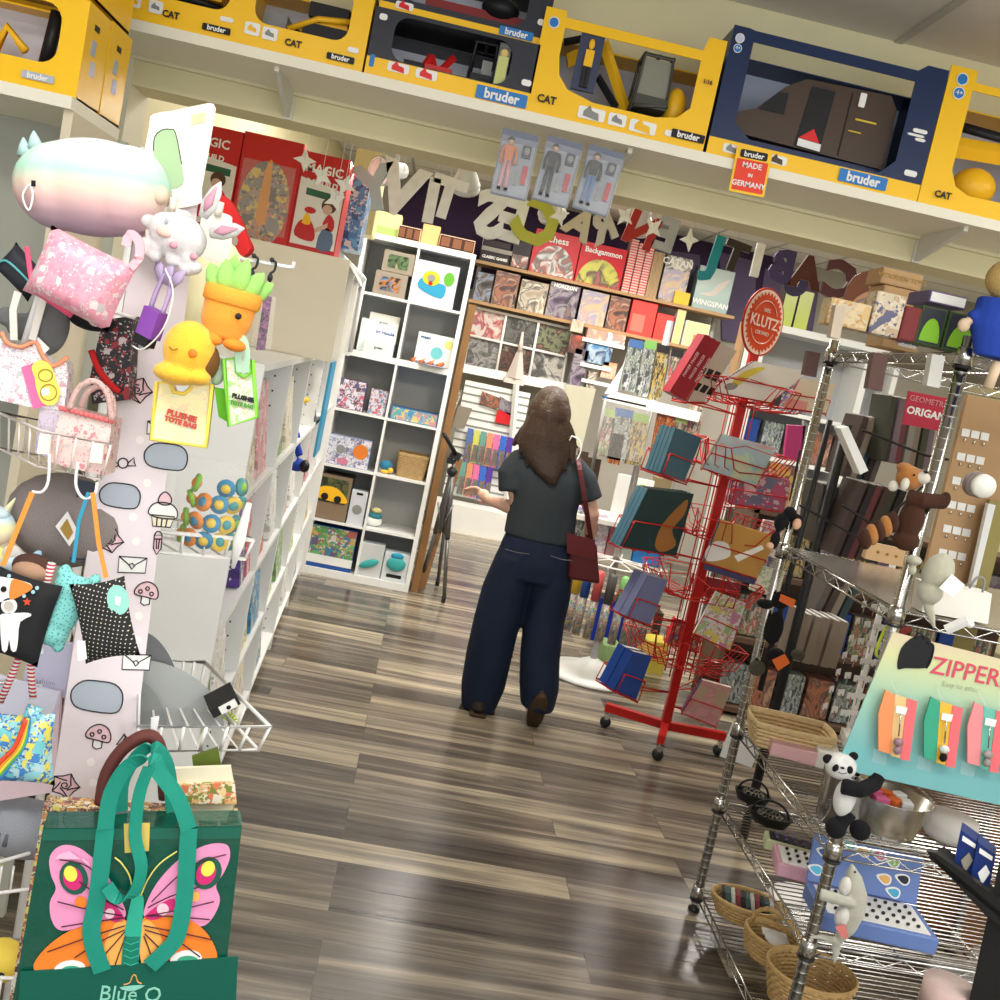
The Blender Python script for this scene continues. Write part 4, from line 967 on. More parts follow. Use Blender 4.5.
# pink basket bag
P8=Plane((A(88,440).x,Y0-.035,0),0)
PB=printmat('pink_snack_print',[(.80,.58,.55),(.82,.60,.56),(.80,.58,.56),(.82,.62,.58),(.62,.25,.28),(.65,.55,.52),(.8,.6,.56)],85,.5)
t=thing('pink_basket_bag','pink printed basket bag with scalloped rim and braided handles in the clear wire tray','tote bag',P8.pt(88,440))
b=MB(); pxpoly(b,P8,[(62,408),(112,421),(104,476),(46,462)],0,PB,.05); wbuild(b,'bag_body',t)
b=MB()
for i in range(11):b.ell(P8.pt(62+i*5,408+i*1.3,.003),(.0042,.003,.0042),mat('scallop_red',(.70,.16,.16),.6))
wbuild(b,'scalloped_rim',t)
for off,pts in((.004,[(70,409),(80,388),(95,381),(108,393),(113,420)]),(-.02,[(76,408),(84,392),(98,387),(108,400),(110,418)])):
    b=MB(); b.tube([P8.pt(*q,off) for q in sm2(pts,5,False)],.0045,mat('braid_pink',(.72,.48,.45),.8,bump=.6,bscale=300),7); wbuild(b,'handle',t)
P9=Plane((A(50,440).x,Y0-.02,0),R(-20))
b=MB(); pxpoly(b,P9,[(40,408),(63,412),(58,462),(34,452)],0,printmat('lilac_print',[(.62,.55,.66),(.66,.58,.68),(.5,.42,.6),(.7,.6,.66)],80),.03); wsolo(b,'lilac_bag','lilac printed bag left of the pink basket bag in the tray','tote bag',P9.pt(50,440))
# clear wire tray
a0,a1,a2,a3=P8.pt(40,462,.012),P8.pt(108,478,.012),None,None
t=wirebasket('wire_tray','thin pinkish wire tray carrying the pink basket bag at the left edge',(a0.x,a0.y),(a1.x,a1.y),(a1.x-.04,a1.y+.12),(a0.x-.1,a0.y+.10),A(70,468).z,A(70,432).z,mat('wire_cream',(.75,.68,.64),.35),4,4,.0018)
for x,y in((49,440),(101,449)):
    b=MB(); pxpoly(b,P8,[(x-4,y-7),(x+7,y-6),(x+5,y+13),(x-7,y+12)],.02,mat('cream_clip',(.82,.78,.66),.4),.006); wsolo(b,'cream_clip','cream card clip on the wire tray, %s one'%('left' if x<80 else 'right'),'clip',P8.pt(x,y,.02))
for i,pts in enumerate(([(57,452),(56,478),(50,489),(40,489)],[(85,460),(83,482),(90,495),(101,492),(104,480)])):
    b=MB(); b.tube([P8.pt(*q,.03) for q in sm2(pts,5,False)],.0022,WIREW,7); wsolo(b,'wire_hook','bent white wire hook below the tray, %s one'%('left' if i==0 else 'right'),'hook',P8.pt(*pts[0],.03))

# ---- three stuffed ornaments on ribbons
PO=Plane((A(60,600).x,Y0-.08,0),0)
ORS=mat('orange_ribbon',(.90,.32,.06),.6); BLS=mat('blue_ribbon',(.04,.32,.50),.6)
t=thing('dotted_cushion','small black cushion with white dots and a round mint label hanging on an orange ribbon','cushion',PO.pt(105,620))
b=MB(); c=PO.pt(105,620); pillow(b,c,.078,.118,.035,dotmat('black_dots',(.012,.012,.013),(.75,.72,.6),165,.15),R(-20),.08); wbuild(b,'cushion_body',t)
b=MB(); P_=Plane(c+Vector((0,-.019,0)),R(10)); pxpoly(b,P_,pxcirc(118,600,11,15,24,rot=-12),0,mat('mint_label',(.30,.66,.58),.5),.001); pxpoly(b,P_,[(115,596),(121,597),(120,606),(115,604)],.0012,PAPER,.0004); wbuild(b,'round_label',t)
b=MB(); pxpoly(b,P_,[(77,641),(85,641),(87,659),(78,661)],.0,PAPER,.001); wbuild(b,'care_tag',t)
b=MB(); ribbon(b,[PO.pt(107,577,.004),PO.pt(100,545,.004),PO.pt(94,492,.006)],.006,ORS); wbuild(b,'ribbon',t)
t=thing('cat_cushion','teal cat-shaped cushion with speckled print hanging on a blue ribbon','cushion',PO.pt(65,608))
b=MB(); TQ=dotmat('teal_speckle',(.22,.62,.58),(.05,.28,.32),190,.2,.8,1.)
P_=Plane((A(65,600).x,Y0-.06,0),0)
q=Matrix.Rotation(R(14),3,'Y'); c=P_.pt(62,610)
for cc,rr in(((0,0,.0),(.027,.016,.05)),((.004,0,.035),(.030,.016,.022)),((-.004,0,-.035),(.029,.016,.022)),((-.018,0,.052),(.010,.009,.013)),((.025,0,.055),(.010,.009,.015)),((-.024,0,-.05),(.008,.008,.012)),((.016,0,-.05),(.009,.008,.012))):
    b.ell(c+q@Vector(cc),rr,TQ,(0,R(14),0))
wbuild(b,'cushion_body',t,remesh=.003,smooth=5)
b=MB(); ribbon(b,[P_.pt(74,562,.002),P_.pt(80,520,.004),P_.pt(90,492,.006)],.005,BLS); wbuild(b,'ribbon',t)
b=MB(); pxpoly(b,P_,[(41,640),(46,637),(48,650),(37,653)],.018,mat('clear_tag',(.6,.7,.75),.3),.001); wbuild(b,'care_tag',t)
t=thing('space_cushion','black cushion printed with a rocket and an astronaut at the left edge','cushion',PO.pt(20,615))
b=MB(); c=PO.pt(16,616); pillow(b,c,.098,.125,.035,mat('black_felt',(.015,.016,.018),.8),R(8),.06); wbuild(b,'cushion_body',t)
P_=Plane(c+Vector((0,-.0185,0)),0)
b=MB(); pxpoly(b,P_,sm2([(-8,578),(8,578),(22,581),(32,586),(20,595),(8,600),(-8,601)],3),0,PAPER,.0008); pxpoly(b,P_,sm2([(12,580),(22,581),(33,587),(24,594),(10,599)],3),.001,mat('rocket_orange',(.80,.25,.05),.5),.0008); pxpoly(b,P_,pxcirc(4,589,3),.0015,BLACK,.0005); wbuild(b,'printed_rocket',t)
b=MB(); pxpoly(b,P_,pxcirc(9,606,8,8),.0,PAPER,.0008); pxpoly(b,P_,pxcirc(9,606,5,5),.001,mat('visor',(.55,.5,.45),.4),.0005)
pxpoly(b,P_,sm2([(2,614),(17,613),(28,613),(31,616),(20,622),(18,638),(16,651),(11,650),(9,638),(7,650),(2,650),(0,620)],2),0,PAPER,.0008); wbuild(b,'printed_astronaut',t)
b=MB(); st5=[(27+(4.5 if i%2==0 else 1.9)*math.sin(R(36*i)),602-(4.5 if i%2==0 else 1.9)*math.cos(R(36*i))) for i in range(10)]; pxpoly(b,P_,st5,0,mat('star_red',(.65,.08,.04),.5),.0008)
for x,y in((24,596),(33,592),(37,588),(9,576)):pxpoly(b,P_,pxcirc(x,y,2,n=8),0,mat('dot_teal',(.4,.65,.7),.5),.0008)
wbuild(b,'printed_stars',t)
b=MB(); ribbon(b,[PO.pt(4,565,.004),PO.pt(18,530,.004),PO.pt(34,492,.006)],.007,ORS); wbuild(b,'ribbon',t)
# candy-striped legs
def stripemat(name,a,c_,scale,axis='Z'):
    m=bpy.data.materials.new(name); m.use_nodes=True; nt=m.node_tree; b_=nt.nodes['Principled BSDF']; b_.inputs['Roughness'].default_value=.8
    tc=nt.nodes.new('ShaderNodeTexCoord'); w=nt.nodes.new('ShaderNodeTexWave'); w.bands_direction=axis; w.inputs['Scale'].default_value=scale
    cr=nt.nodes.new('ShaderNodeValToRGB'); cr.color_ramp.interpolation='CONSTANT'; cr.color_ramp.elements[0].color=(*a,1); cr.color_ramp.elements[1].color=(*c_,1); cr.color_ramp.elements[1].position=.5
    nt.links.new(tc.outputs['Object'],w.inputs['Vector']); nt.links.new(w.outputs['Fac'],cr.inputs[0]); nt.links.new(cr.outputs[0],b_.inputs['Base Color']); return m
CANDY=stripemat('candy_stripe',(.55,.03,.05),(.82,.80,.78),55)
P_=Plane((A(25,680).x,Y0-.03,0),0)
t=thing('striped_doll','rag doll with red and white striped legs dangling behind the cushions','doll',P_.pt(28,560))
for pts in([(22,650),(12,675),(0,702)],[(30,650),(31,675),(33,698)]):
    b=MB(); b.tube([P_.pt(*q) for q in pts],.0055,CANDY,8); wbuild(b,'leg',t)
b=MB(); b.tube([P_.pt(30,626),P_.pt(25,652)],.010,mat('doll_skirt',(.55,.52,.45),.8),8); wbuild(b,'skirt',t)
b=MB(); c=P_.pt(30,572); b.ell(c,(.026,.018,.018),mat('doll_skin',(.45,.27,.18),.8)); wbuild(b,'head',t)
b=MB(); b.ell(c+Vector((0,.008,.006)),(.03,.018,.02),mat('doll_hair',(.08,.04,.03),.9)); wbuild(b,'hair',t)
b=MB(); b.tube([P_.pt(52,563),P_.pt(44,590),P_.pt(36,625)],.006,CANDY,8); wbuild(b,'arm',t)
# rainbow pouch at lower left
P_=Plane((A(25,745).x,Y0-.07,0),0)
t=thing('rainbow_pouch','crumpled pouch printed with rainbow stripes on pale blue at the left edge','pouch',P_.pt(20,745))
b=MB(); RB=printmat('patch_blue',[(.15,.5,.55),(.25,.55,.6),(.03,.12,.35),(.4,.6,.65),(.05,.2,.5),(.7,.6,.1)],60)
c=P_.pt(20,748); pillow(b,c,.10,.11,.05,RB,R(-8),.1); b.tube([P_.pt(36,706,.0),P_.pt(30,724,.01)],.012,RB,8); wbuild(b,'pouch_body',t)
for i,cc in enumerate(((.7,.08,.03),(.85,.35,.03),(.85,.7,.08),(.1,.45,.1),(.05,.2,.6))):
    b=MB(); d=i*3.2; b.tube([P_.pt(*q,.030-.002*i) for q in sm2([(34,712),(24+d*.6,738),(8+d,755),(-8,775+d)],5,False)],.0038,mat('rainbow%d'%i,cc,.7),6); wbuild(b,'rainbow_stripe',t)
# plushes on the shelf behind
P_=Plane((A(60,520).x,Y0+.12,0),0)
t=thing('grey_cushion','large grey plush cushion with a diamond tag behind the ribbons','plush',P_.pt(70,520))
b=MB(); c=P_.pt(66,520); b.ell(c,(.095,.05,.075),mat('taupe_plush',(.27,.23,.22),.95,bump=.3,bscale=400)); wbuild(b,'body',t)
b=MB(); P2=Plane(c+Vector((0,-.052,0)),0); pxpoly(b,P2,[(56,526),(68,511),(79,532),(70,546)],.003,PAPER,.001); pxpoly(b,P2,[(61,528),(68,518),(74,532),(69,540)],.0042,mat('print_brown',(.4,.25,.05),.5),.0005); wbuild(b,'care_tag',t)
PAS=gradmat('rainbow_plush',[(0,(.80,.55,.50)),(.35,(.80,.70,.50)),(.6,(.80,.78,.42)),(.8,(.5,.68,.8)),(1,(.7,.78,.82))],2,-.03,.03,.9)
t=thing('unicorn_plush','rainbow striped plush with a small pale horn at the left edge','plush',P_.pt(8,520,.06))
b=MB(); b.ell((0,0,0),(.035,.03,.03),PAS); b.ell((.005,-.005,.022),(.02,.02,.012),mat('pale_blue_plush',(.55,.68,.75),.9)); b.build('body',t)
b=MB(); b.tube([(.016,0,.025),(.028,0,.05)],.007,mat('pale_yellow',(.8,.76,.5),.8),8,r_end=.001); b.build('horn',t)
t=thing('duck_plush','small pale blue and yellow bird plush beside the orange ribbon','plush',P_.pt(32,553,.07))
b=MB(); b.ell((0,0,0),(.022,.018,.018),mat('pale_blue_plush',(.55,.68,.75),.9)); b.ell((-.004,-.004,.014),(.014,.013,.012),WF); b.build('body',t)
b=MB(); b.ell((-.022,0,.005),(.012,.012,.014),mat('chick_yellow',(.85,.72,.25),.9)); b.build('wing',t)
b=MB(); b.loft([((.014,0,.0),.006,.004),((.03,0,.014),.010,.004),((.034,0,.024),.003,.002)],mat('sky_plush',(.35,.58,.75),.9),10); b.build('tail',t)
b=MB(); P2=Plane((A(90,500).x,Y0+.10,0),R(20)); pxpoly(b,P2,[(78,480),(112,486),(96,560),(70,560)],0,mat('navy_card2',(.05,.06,.09),.6),.01); wsolo(b,'dark_folder_card','dark slate card standing behind the blue ribbon','card',P2.pt(90,520))
# printed boxes lower left and plush below
P_=Plane((A(30,700).x,Y0+.10,0),R(-6))
for i,(pts,cc) in enumerate((([(-5,670),(64,690),(56,720),(-5,708)],(.62,.62,.74)),([(-5,706),(62,690),(58,790),(-5,800)],(.72,.55,.60)),([(30,640),(74,645),(68,700),(20,690)],(.5,.48,.62)))):
    b=MB(); pxpoly(b,P_,pts,.02-.012*i,mat('pastel_box%d'%i,cc,.5),.01); 
    if i==0:b.text('Fashion',.012,mat('ink_grey',(.25,.25,.4),.5),P_.pt(50,678,.0215),.0005)
    wsolo(b,'pastel_box',('lilac box lettered Fashion at the left edge','pink flat box behind the rainbow pouch','pale lilac box between the hanging cushions')[i],'box',P_.pt(*pts[0]))
c=A(22,828,.14); t=thing('grey_plush','grey plush with dark stripes lying on the lower left shelf','plush',c)
b=MB(); b.ell((0,0,0),(.085,.05,.05),mat('slate_plush',(.30,.32,.36),.95,bump=.3,bscale=400)); b.build('body',t)
for x in(-.0,.014):b=MB(); b.tube([(x-.02,-.045,.01),(x-.022,-.05,-.01)],.004,mat('stripe_slate',(.12,.13,.16),.9),6); b.build('stripe',t)
c=A(2,960,.10); t=thing('yellow_plush','round yellow plush with a simple stitched eye in the lower left corner','plush',c)
b=MB(); b.ell((0,0,0),(.04,.035,.035),mat('lemon_plush',(.88,.66,.10),.9)); b.build('body',t)
b=MB(); b.ell((.012,-.034,-.002),(.006,.002,.003),BLACK); b.build('eye',t)
for i,y in enumerate((875,985)):
    b=MB(); b.tube([A(-20,y-8,.02),A(30,y-6 if i else y-22,.02)],.003,WIREW,6); b.tube([A(-20,y+20,.02),A(30,y+14,.02)],.003,WIREW,6)
    for x in(-10,2,14):b.tube([A(x,y-9,.02),A(x-4,y+18,.02)],.002,WIREW,5)
    wsolo(b,'wire_shelf','white wire shelf front at the left edge, %s one'%('lower' if i else 'upper'),'wire shelf',A(0,y,.02))
# ------------------------------------------------------- butterfly tote bag
TG=mat('tote_green',(.003,.075,.048),.22,coat=.6,bump=.25,bscale=60); TS=mat('tote_strap',(.012,.26,.19),.55,bump=.2,bscale=900)
B1=Plane((-.30,1.44,0),R(12))
t=thing('butterfly_tote','glossy dark green tote bag printed with a pink and orange butterfly','tote bag',(-.30,1.46,.45))
P=B1
b=MB()
TL,TR=P.pt(43,828),P.pt(242,826)
BL,BR_=Vector((P.pt(20,990).x-.01,P.pt(20,990).y,.45)),Vector((P.pt(236,990).x-.004,P.pt(236,990).y,.45))
back=-P.n*.10
b.hexa([BL,BR_,BR_+back,BL+back],[TL,TR,TR+back*.5,TL+back*.5],TG); wbuild(b,'bag_body',t)
b=MB(); pxpoly(b,P,[(44,829),(241,827),(240,838),(42,840)],.0015,mat('tote_hem',(.005,.11,.075),.3,coat=.5),.001); wbuild(b,'top_hem',t)
PK=mat('wing_pink',(.80,.30,.52),.35); PKD=mat('wing_magenta',(.62,.03,.18),.35); OR=mat('wing_orange',(.85,.22,.03),.35); ORL=mat('wing_amber',(.88,.42,.10),.35)
o1,o2,o3,o4=.0016,.0026,.0034,.0042
def both(f):f()
b=MB(); pxpoly(b,P,sm2([(126,912),(116,890),(100,865),(80,848),(62,845),(50,856),(51,874),(56,888),(50,902),(52,920),(62,930),(90,925),(118,920)],4),o1,PK); wbuild(b,'left_upper_wing',t)
b=MB(); pxpoly(b,P,sm2([(144,910),(156,884),(178,860),(205,845),(226,844),(230,856),(224,872),(216,885),(220,900),(212,918),(200,926),(170,925),(148,918)],4),o1,PK); wbuild(b,'right_upper_wing',t)
b=MB(); pxpoly(b,P,sm2([(127,920),(100,922),(70,930),(45,948),(34,968),(60,978),(100,976),(124,968)],4),o2,OR); wbuild(b,'left_lower_wing',t)
b=MB(); pxpoly(b,P,sm2([(143,918),(170,914),(195,922),(212,940),(216,962),(190,974),(160,974),(142,966)],4),o2,OR); wbuild(b,'right_lower_wing',t)
b=MB(); pxpoly(b,P,sm2([(126,920),(110,930),(100,970),(124,970)],3),o3,ORL); pxpoly(b,P,sm2([(143,920),(160,932),(165,968),(142,966)],3),o3,ORL)
pxpoly(b,P,sm2([(125,918),(110,900),(104,905),(112,920)],3),o3,PKD); pxpoly(b,P,sm2([(145,915),(170,898),(176,905),(158,918)],3),o3,PKD)
pxpoly(b,P,sm2([(55,858),(70,850),(90,866),(84,858)],2),o3,mat('wing_light',(.85,.45,.65),.35)); wbuild(b,'wing_shading_print',t)
for(x,y,r_,cols) in((74,877,-20,0),(207,872,30,0)):
    b=MB(); pxpoly(b,P,pxcirc(x,y,14,17,rot=r_),o3,mat('ring_green',(.02,.10,.07),.35)); pxpoly(b,P,pxcirc(x-1,y,9.5,12,rot=r_),o4,PKD); pxpoly(b,P,pxcirc(x-1+(2 if x>100 else-2),y-5,6.5,8,rot=r_),o4+.001,mat('ring_yellow',(.85,.75,.10),.35)); wbuild(b,'wing_eyespot',t)
for(x,y,m_,r_) in((81,901,OR,6),(110,912,mat('spot_pink',(.85,.55,.65),.4),5),(163,908,mat('spot_pink',(.85,.55,.65),.4),6),(195,895,ORL,5),(96,868,mat('spot_pink',(.85,.55,.65),.4),5)):
    b=MB(); pxpoly(b,P,pxcirc(x,y,r_),o4,m_); wbuild(b,'wing_spot',t)
for(x,y) in((70,968),(186,958)):
    b=MB(); pxpoly(b,P,pxcirc(x,y,16,9,rot=-8),o3+.0004,PAPER); pxpoly(b,P,pxcirc(x+2,y+2,11,6),o4,mat('spot_green',(.05,.35,.22),.4)); wbuild(b,'wing_spot',t)
b=MB()
for q in([(60,858),(90,866),(118,902)],[(58,900),(90,908),(122,914)],[(62,925),(95,920),(124,916)],[(80,880),(105,898),(124,908)],[(226,853),(190,865),(152,900)],[(214,900),(180,908),(148,914)],[(210,918),(175,915),(146,914)],[(200,885),(170,895),(148,906)],
    [(48,950),(90,935),(125,924)],[(75,956),(100,940),(125,928)],[(98,960),(112,945),(125,930)],[(115,964),(120,950),(126,934)],[(212,938),(175,930),(144,924)],[(200,955),(175,938),(145,928)],[(170,960),(158,945),(145,932)],[(153,964),(150,950),(144,934)]):
    pxline(b,P,sm2(q,4,False),o4+.0006,.0009,mat('vein_dark',(.06,.01,.03),.4))
wbuild(b,'wing_vein_print',t)
b=MB(); BDY=mat('butterfly_body',(.03,.40,.28),.35); pxpoly(b,P,sm2([(131,900),(135,892),(142,893),(144,902),(142,925),(139,958),(133,970),(126,966),(122,958),(125,930)],3),o4,BDY,.001)
pxpoly(b,P,sm2([(124,935),(140,935),(138,968),(121,968)],1),o4+.001,mat('body_dark',(.01,.2,.13),.35),.0005)
for y in(939,946,953,960):pxline(b,P,[(124,y),(131,y+3),(139,y)],o4+.002,.0008,BDY)
wbuild(b,'butterfly_body_print',t)
for q in([(133,892),(130,875),(122,862),(115,856)],[(141,894),(148,878),(160,862),(177,850)]):
    b=MB(); pxline(b,P,sm2(q,4,False),o4,.0012,mat('antenna_yellow',(.80,.75,.20),.4)); wbuild(b,'antenna_print',t)
b=MB(); pxpoly(b,P,[(21,970),(238,955),(234,1040),(15,1052)],.0055,mat('tote_panel',(.005,.10,.07),.4),.003); wbuild(b,'lower_panel',t)
yaw=R(12)
b=MB(); b.text('Blue Q',.034,mat('logo_mint',(.25,.60,.48),.4),P.pt(131,992,.0062),.0008,M=Matrix.Rotation(yaw,4,'Z')@Matrix.Shear('XZ',4,(0,0)),sx=.9)
pxline(b,P,sm2([(124,982),(130,980),(133,973),(136,973),(138,979),(142,981)],4,False),.0063,.0009,mat('logo_orange',(.8,.4,.1),.4)); pxpoly(b,P,sm2([(120,985),(132,983),(145,983),(135,988),(126,988)],2),.0063,mat('logo_mint',(.25,.60,.48),.4),.0005); wbuild(b,'printed_logo',t)
b=MB(); pxpoly(b,P,[(124,823),(150,822),(149,850),(125,852)],.003,mat('tag_gold',(.70,.52,.12),.5),.001); wbuild(b,'paper_tag',t)
b=MB(); ribbon(b,[P.pt(*q,o) for q,o in zip(sm2([(103,968),(95,945),(92,925),(97,900),(101,870),(106,826)],4,False),[.008]*21)],.024,TS,(1,.2,0)); ribbon(b,[P.pt(*q,.010) for q in sm2([(150,962),(168,945),(178,930),(185,890),(189,826)],4,False)],.024,TS,(1,.2,0))
wbuild(b,'front_strap',t)
b=MB(); ribbon(b,[P.pt(*q,.010) for q in sm2([(106,826),(112,790),(130,762),(152,756),(160,770),(178,795),(189,826)],5,False)],.022,TS,(.9,.4,0)); wbuild(b,'upper_handle',t)
b=MB(); ribbon(b,[P.pt(*q,.016) for q in sm2([(150,762),(140,790),(136,830),(142,862),(134,888),(118,892),(108,880)],5,False)],.018,TS,(.7,.5,.1)); wbuild(b,'twisted_handle',t)
b=MB(); ribbon(b,[P.pt(*q,-.045) for q in sm2([(118,826),(120,795),(136,768),(152,760),(166,780),(172,826)],5,False)],.02,TS,(.9,.4,0)); wbuild(b,'back_handle',t)
b=MB(); b.tube([P.pt(*q,-.07) for q in sm2([(96,826),(102,795),(120,768),(145,755),(158,770),(163,820)],5,False)],.010,mat('brown_handle',(.12,.035,.03),.6),10); wsolo(b,'brown_bag','dark brown bag handle arching behind the green tote straps','bag',P.pt(120,800,-.07))
PC=printmat('floral_bag_print',[(.75,.45,.2),(.8,.75,.6),(.2,.25,.05),(.7,.2,.1),(.8,.6,.3)],60)
for i,(pts,m_,lab) in enumerate((([(165,800),(232,797),(237,826),(170,828)],mat('cream_print',(.80,.74,.55),.5),'cream printed bag edge just behind the green tote'),([(165,815),(236,812),(238,835),(170,835)],PC,'orange floral bag edge behind the green tote'),([(190,796),(218,786),(222,806),(192,812)],mat('olive_bag',(.10,.14,.02),.5),'olive green bag corner behind the cream one'))):
    b=MB(); pxpoly(b,P,pts,-.105-.015*(i if i!=1 else-.4),m_,.008); pp=[P.pt(x,y,-.11-.015*i) for x,y in pts]
    lo=[Vector((p.x,p.y,.5)) for p in pp[2:]]; b.flat([pp[3],pp[2],lo[0],lo[1]],P.n,.006,m_)
    wsolo(b,'shopping_bag',lab,'shopping bag',pp[0])
b=MB(); LB=Vector((BL.x-.01,BL.y+.1,.45)); b.hexa([BL+back*1.05+Vector((-.012,0,0)),BR_+back*1.05+Vector((.012,0,0)),BR_+back*1.5+Vector((.012,0,0)),BL+back*1.5+Vector((-.012,0,0))],[TL+back*1.05+Vector((-.012,0,-.02)),TR+back*1.05+Vector((.004,0,-.04)),TR+back*1.4+Vector((.004,0,-.04)),TL+back*1.4+Vector((-.012,0,-.02))],printmat('patch_yellow',[(.8,.7,.2),(.3,.1,.1),(.8,.75,.6),(.1,.05,.05),(.7,.3,.1)],80)); wsolo(b,'patterned_bag','yellow and maroon patterned bag peeking out around the green tote','shopping bag',BL+back)
# ---------------------------------------------- wall cabinet at top left with three boxes
GBK=mat('grey_green_panel',(.42,.43,.38),.7)
X0=-.836
t=thing('wall_cabinet','cream wall cabinet at the top left corner with a grey back, under the yellow boxes','cabinet',(X0-.4,2.45,0))
b=MB(); b.span(X0-.9,X0+.0,2.28,2.60,1.975,2.0,mat('shelf_cream',(.84,.80,.66),.5)); wbuild(b,'top_board',t)
b=MB(); b.span(X0-.9,X0+.02,2.60,2.62,.0,1.975,GBK); wbuild(b,'back_panel',t)
b=MB(); b.span(X0-.02,X0+.0,2.30,2.60,0,1.975,mat('cabinet_side',(.70,.62,.46),.6)); wbuild(b,'side_panel',t)
for z in(.45,.95,1.42):b=MB(); b.span(X0-.9,X0-.02,2.33,2.60,z-.02,z,WHITE); wbuild(b,'shelf',t)
def plainside(b,w,h,d,x):
    pass
for i,(x,y,z,w_,h,lab) in enumerate(((X0-.36,2.30,2.001,.36,.195,'yellow toy loader box at the front of the top left cabinet'),(X0-.36,2.45,2.001,.36,.20,'yellow toy machine box behind the loader box on the top left cabinet'),(X0-.40,2.30,2.205,.40,.2,'yellow toy machine box stacked uppermost at the top left'))):
    dep=.14 if i<2 else.26
    t=win_box('toy_vehicle_box',lab,w_,h,dep,(x,y,z),YEL,(.03,.055,w_-.05,h-.02),INL,texts=((('CAT',.022,BLACK,w_*.36,.028,None),('bruder',.016,PAPER,w_*.78,.024,GREYB)) if i!=1 else()),group='yellow boxes on the top left cabinet')
    b=MB()
    if i==0:
        b.ell((w_*.2,.08,.09),(.07,.04,.035),YD); b.tube([(w_*.45,.06,.07),(w_*.5,.06,.12),(w_*.62,.06,.08)],.01,YD,5); b.tube([(w_*.75,.05,.06),(w_*.78,.05,.17)],.014,BLACK,6); b.span(.03,w_-.05,.05,.12,.004,.06,YD); b.build('toy_loader',t)
    for(yy,zz,m_) in((.04,.10,GREYB),(.05,.06,mat('sticker_lilac',(.6,.6,.75),.5)),(.045,.15,BLACK)):
        b=MB(); b.span(w_+.0003,w_+.0015,yy,yy+.028,zz,zz+(.03 if m_ is not BLACK else.012),m_); b.build('side_sticker',t)
# small white speaker-like box at far left edge
# ---------------------------------------------- run of white bookcases along the left
DX=-.0464
def bx_(Y):return-.47+DX*(Y-3.55)
rz=math.atan2(-DX,1) # turn of the run
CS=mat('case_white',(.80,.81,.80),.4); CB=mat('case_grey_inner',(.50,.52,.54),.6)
BK=[]
def case(name,label,Y_a,Y_b,zs,z0=0.,depth=.34):
    "open bookcase, front faces +X; local x = along the aisle (towards the back), y = into the case"
    t=thing(name,label,'bookcase',(bx_(Y_a),Y_a,z0),R(90)+rz)
    L=(Y_b-Y_a)/math.cos(rz); th=.018; h=zs[-1]
    b=MB(); b.span(.0005,th,0,depth,0,h,CS); b.build('side_panel',t)
    b=MB(); b.span(L-th,L-.0005,0,depth,0,h,CS); b.build('side_panel',t)
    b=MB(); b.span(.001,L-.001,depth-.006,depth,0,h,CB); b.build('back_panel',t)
    for z in zs:b=MB(); b.span(th,L-th,0,depth-.006,z-th,z,CS); b.build('shelf',t)
    b=MB()
    for z in range(6,int(h*100)-4,5):b.box((th+.0005,.05,z/100),(.001,.006,.006),DARK); b.box((L-th-.0005,.05,z/100),(.001,.006,.006),DARK)
    b.build('peg_holes',t)
    return t,L
ZS=[.09,.44,.80,1.16,1.525]
cases=[]
for i,(ya,yb,lab) in enumerate(((2.74,3.55,'white bookcase nearest the doodle stand, first of the run along the left'),(3.55,4.36,'white bookcase under the cream end panel, second of the run along the left'),(4.36,5.25,'white bookcase third of the run along the left'),(5.25,6.14,'white bookcase fourth of the run along the left'),(6.14,6.98,'white bookcase farthest back, touching the cube shelf'))):
    cases.append(case('bookcase',lab,ya,yb,ZS)+(ya,yb))
cnt=0
BC=[((.08,.03,.25),'dark violet'),((.55,.03,.06),'crimson'),((.16,.30,.10),'leaf green'),((.72,.60,.25),'mustard'),((.03,.22,.42),'sea blue'),((.80,.72,.55),'cream'),((.75,.35,.40),'rose'),((.02,.02,.025),'black'),((.45,.58,.20),'lime'),((.25,.35,.42),'slate'),((.8,.8,.78),'white'),((.6,.1,.05),'red')]
shelfname=['bottom','lower','middle','upper']
casename=['first','second','third','fourth','last']
def sidebook(ci,s,xl,w_,h,col,cn,depth=.05,lab=None,tilt=0.,z=None,cat='book'):
    "picture book displayed face out on shelf s of case ci; xl = start along the run, w_ = cover width"
    ya=cases[ci][2]; t0=cases[ci][0]
    M=Matrix.LocRotScale(t0.location,t0.rotation_euler,None)
    zz=ZS[s] if z is None else z
    P0=M@Vector((xl,.012+depth,zz))
    t=thing('picture_book' if cat=='book' else 'boxed_set',lab or '%s picture book standing face out on the %s shelf of the %s left bookcase'%(cn,shelfname[min(s,3)],casename[ci]),cat,P0,rot=(R(-8),0,R(90)+rz))
    m_=printmat('pbook_%s'%cn,[col,col,tuple(min(1,k*1.4+.05) for k in col),tuple(k*.6 for k in col),(.75,.72,.65)],22,.3)
    b=MB(); b.span(0,w_,-depth,0,.0005,h,m_,.002); b.build('cover',t)
    b=MB(); b.span(.002,w_+.0008,-depth+.003,-.003,.002,h+.0008,PAPER); b.build('pages',t)
    return t
